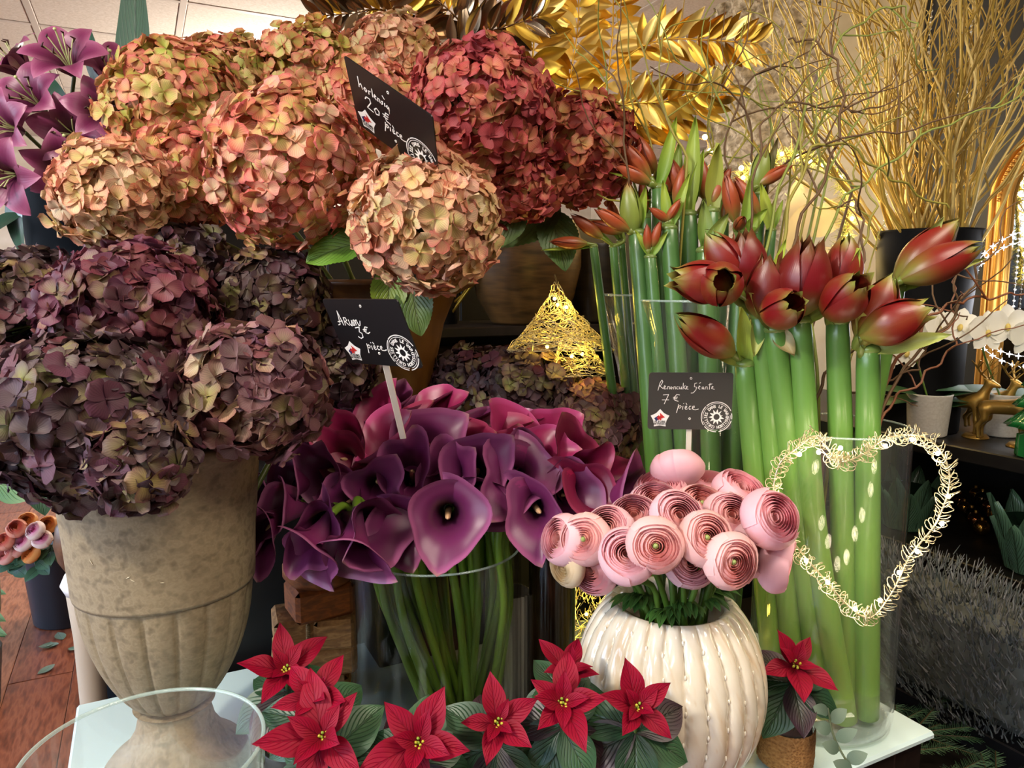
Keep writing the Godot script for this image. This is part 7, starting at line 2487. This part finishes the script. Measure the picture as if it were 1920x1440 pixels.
		mb.lathe([Vector2(0, 0), Vector2(e[2] * 0.7, 0), Vector2(e[2] * 0.95, e[3] * 0.7), Vector2(e[2] * 0.9, e[3] * 0.7), Vector2(0, 0.03)], 32)
		var gm := mat("leaf_glaze", "4a6a52", 0.22, {"tex": vein_tex("leaf_colour", 9, 0.55, 0.22), "bump": [vein_tex("leaf_veins", 9, 0.55, 0.9), 0.25]})
		part(mb.mesh(), "pot", o, mat("leaf_glaze_plain", "1c3022", 0.25))
		for ring in 2:
			for k in 8:
				var a := TAU * (k + 0.5 * ring) / 8.0
				var d := Vector3(cos(a), 0, sin(a))
				mb = MB.new()
				blade(mb, frame(d * (e[2] * 0.72 + 0.004 * ring) + Vector3(0, 0.004, 0), Vector3(0, 1, 0) + d * 0.26, d), e[3] * (1.0 if ring == 0 else 0.72), e[2] * 0.42, {"nu": 6, "nv": 12, "k": 0.85, "e": 0.75, "bend": 0.12, "cup": -0.3, "neck": 0.8, "cb": Color.WHITE})
				part(mb.mesh(), "leaf", o, gm)
	var rb := room(1.60, 0.46, 1.40)
	o = thing("ribbed_bucket", "dark ribbed metal bucket behind the tall cylinder vase", "bucket", rb)
	mb = MB.new()
	var rp := [Vector2(0, 0), Vector2(0.085, 0)]
	for i in 60:
		var h := 0.38 * i / 59.0
		rp.append(Vector2(0.086 + 0.025 * i / 59.0 + 0.0022 * sin(i * PI / 2.0), h))
	rp.append_array([Vector2(0.118, 0.384), Vector2(0.118, 0.392), Vector2(0.108, 0.39), Vector2(0.085, 0.05), Vector2(0, 0.05)])
	mb.lathe(rp, 44)
	part(mb.mesh(), "body", o, mat("dark_metal", "2a2d2e", 0.35, {"metal": 0.5}))
	var bb := MB.new()
	bb.ball(Vector3(0, 0.0, 0), Vector3.ONE, 16, 10)
	var ballm := bb.mesh()
	var bgold := [mat("bauble_gold", "a87a34", 0.12, {"metal": 0.95}), mat("bauble_copper", "8a5230", 0.12, {"metal": 0.95}), mat("bauble_smoke", "5a4630", 0.1, {"metal": 0.95})]
	for k in 42:
		var r := rr(0.016, 0.024)
		o = thing("bauble", "small shiny %s bauble heaped on the middle shelf" % ["gold", "copper", "smoky brown"][k % 3], "bauble", room(1.98 + 0.05 * (k % 5), 0.74 + r + 0.036 * int(k / 21), 0.42 + 0.048 * (k % 21) + rr(-0.005, 0.005)), "baubles on the middle shelf")
		part(ballm, "ball", o, bgold[k % 3], Transform3D(Basis() * r, Vector3.ZERO))
		mb = MB.new()
		mb.lathe([Vector2(0.004, r * 0.96), Vector2(0.004, r + 0.006), Vector2(0, r + 0.006)], 10)
		part(mb.mesh(), "cap", o, gilt)
	# block of grey heather in a tray
	var hp := room(1.575, 0.46, 0.92)
	o = thing("heather_planter", "wide block of dusty grey heather in a low black tray", "plant", hp)
	mb = MB.new()
	mb.box(Vector3(0, 0.025, 0), Vector3(0.22, 0.05, 0.52), turn)
	part(mb.mesh(), "tray", o, mat("black_plastic", "0d0d12", 0.4))
	mb = MB.new()
	for k in 5200:
		var u := rr(-1, 1)
		var w := rr(-1, 1)
		var y0 := rr(0.04, 0.30)
		if k % 3 == 0:
			y0 = 0.27
		elif k % 3 == 1:
			u = -1.0
		var sway := 0.02 * sin(u * 7.0 + w * 5.0)
		var p := SIDE * u * (0.10 + y0 * 0.12) + BACK * w * (0.24 + y0 * 0.15) + Vector3(0, y0 + sway, 0)
		var d := (SIDE * u * 0.7 + BACK * w * 0.4 + Vector3(rr(-0.4, 0.4), 0.9, rr(-0.4, 0.4))).normalized()
		mb.col = S(["6a6e70", "7c807e", "565e5c", "8e8e8c", "62665a"][k % 5])
		var L := rr(0.018, 0.035)
		mb.tube([p, p + d * L], [0.0022, 0.0006], 3, null, false)
	var hs := part(mb.mesh(), "heather_sprigs", o, stem_mat())
	hs.set_meta("kind", "stuff")
	mb = MB.new()
	mb.box(Vector3(0, 0.16, 0), Vector3(0.17, 0.22, 0.44), turn, 0.03)
	part(mb.mesh(), "root_mass", o, mat("heather_inside", "6a6e68", 0.9))
	# clear wrapping strip of the tray and fir branches lying before it
	for k in 9:
		var b0 := room(1.20 + 0.03 * (k % 3), 0.478 + 0.008 * (k % 4), 0.62 + 0.075 * k)
		var dir: Vector3 = (SIDE * rr(0.3, 0.8) - BACK * rr(-0.4, 0.9)).normalized()
		o = thing("fir_branch", "cut green fir branch lying on the low shelf before the heather", "branch", b0, "cut fir branches on the low shelf")
		mb = MB.new()
		var tw := MB.new()
		tw.col = S("4a3a24")
		mb.col = S("2f4c34")
		for br in 5:
			var t0 := dir * (0.05 * br)
			var bd := dir if br == 4 else (dir + dir.cross(Vector3.UP) * (0.8 if br % 2 else -0.8)).normalized()
			var Lb := 0.12 if br < 4 else 0.14
			tw.tube([t0, t0 + bd * Lb + Vector3(0, 0.012, 0)], [0.0018, 0.0009], 5)
			for q in 64:
				var f := q / 64.0
				var p: Vector3 = t0 + bd * Lb * f + Vector3(0, 0.012 * f, 0)
				var sd: Vector3 = bd.cross(Vector3.UP) * (1.0 if q % 2 else -1.0)
				mb.col = S(["2f4c34", "3c5c3e", "27402c", "4a6a48"][q % 4])
				mb.tube([p, p + (sd + bd * 0.7 + Vector3(0, rr(-0.1, 0.5), 0)).normalized() * rr(0.016, 0.022)], [0.0010, 0.0004], 3, null, false)
		tw.tube([Vector3.ZERO, dir * 0.25], [0.0026, 0.0014], 5)
		part(tw.mesh(), "twig", o, stem_mat())
		var nd := part(mb.mesh(), "needles", o, stem_mat())
		nd.set_meta("kind", "stuff")
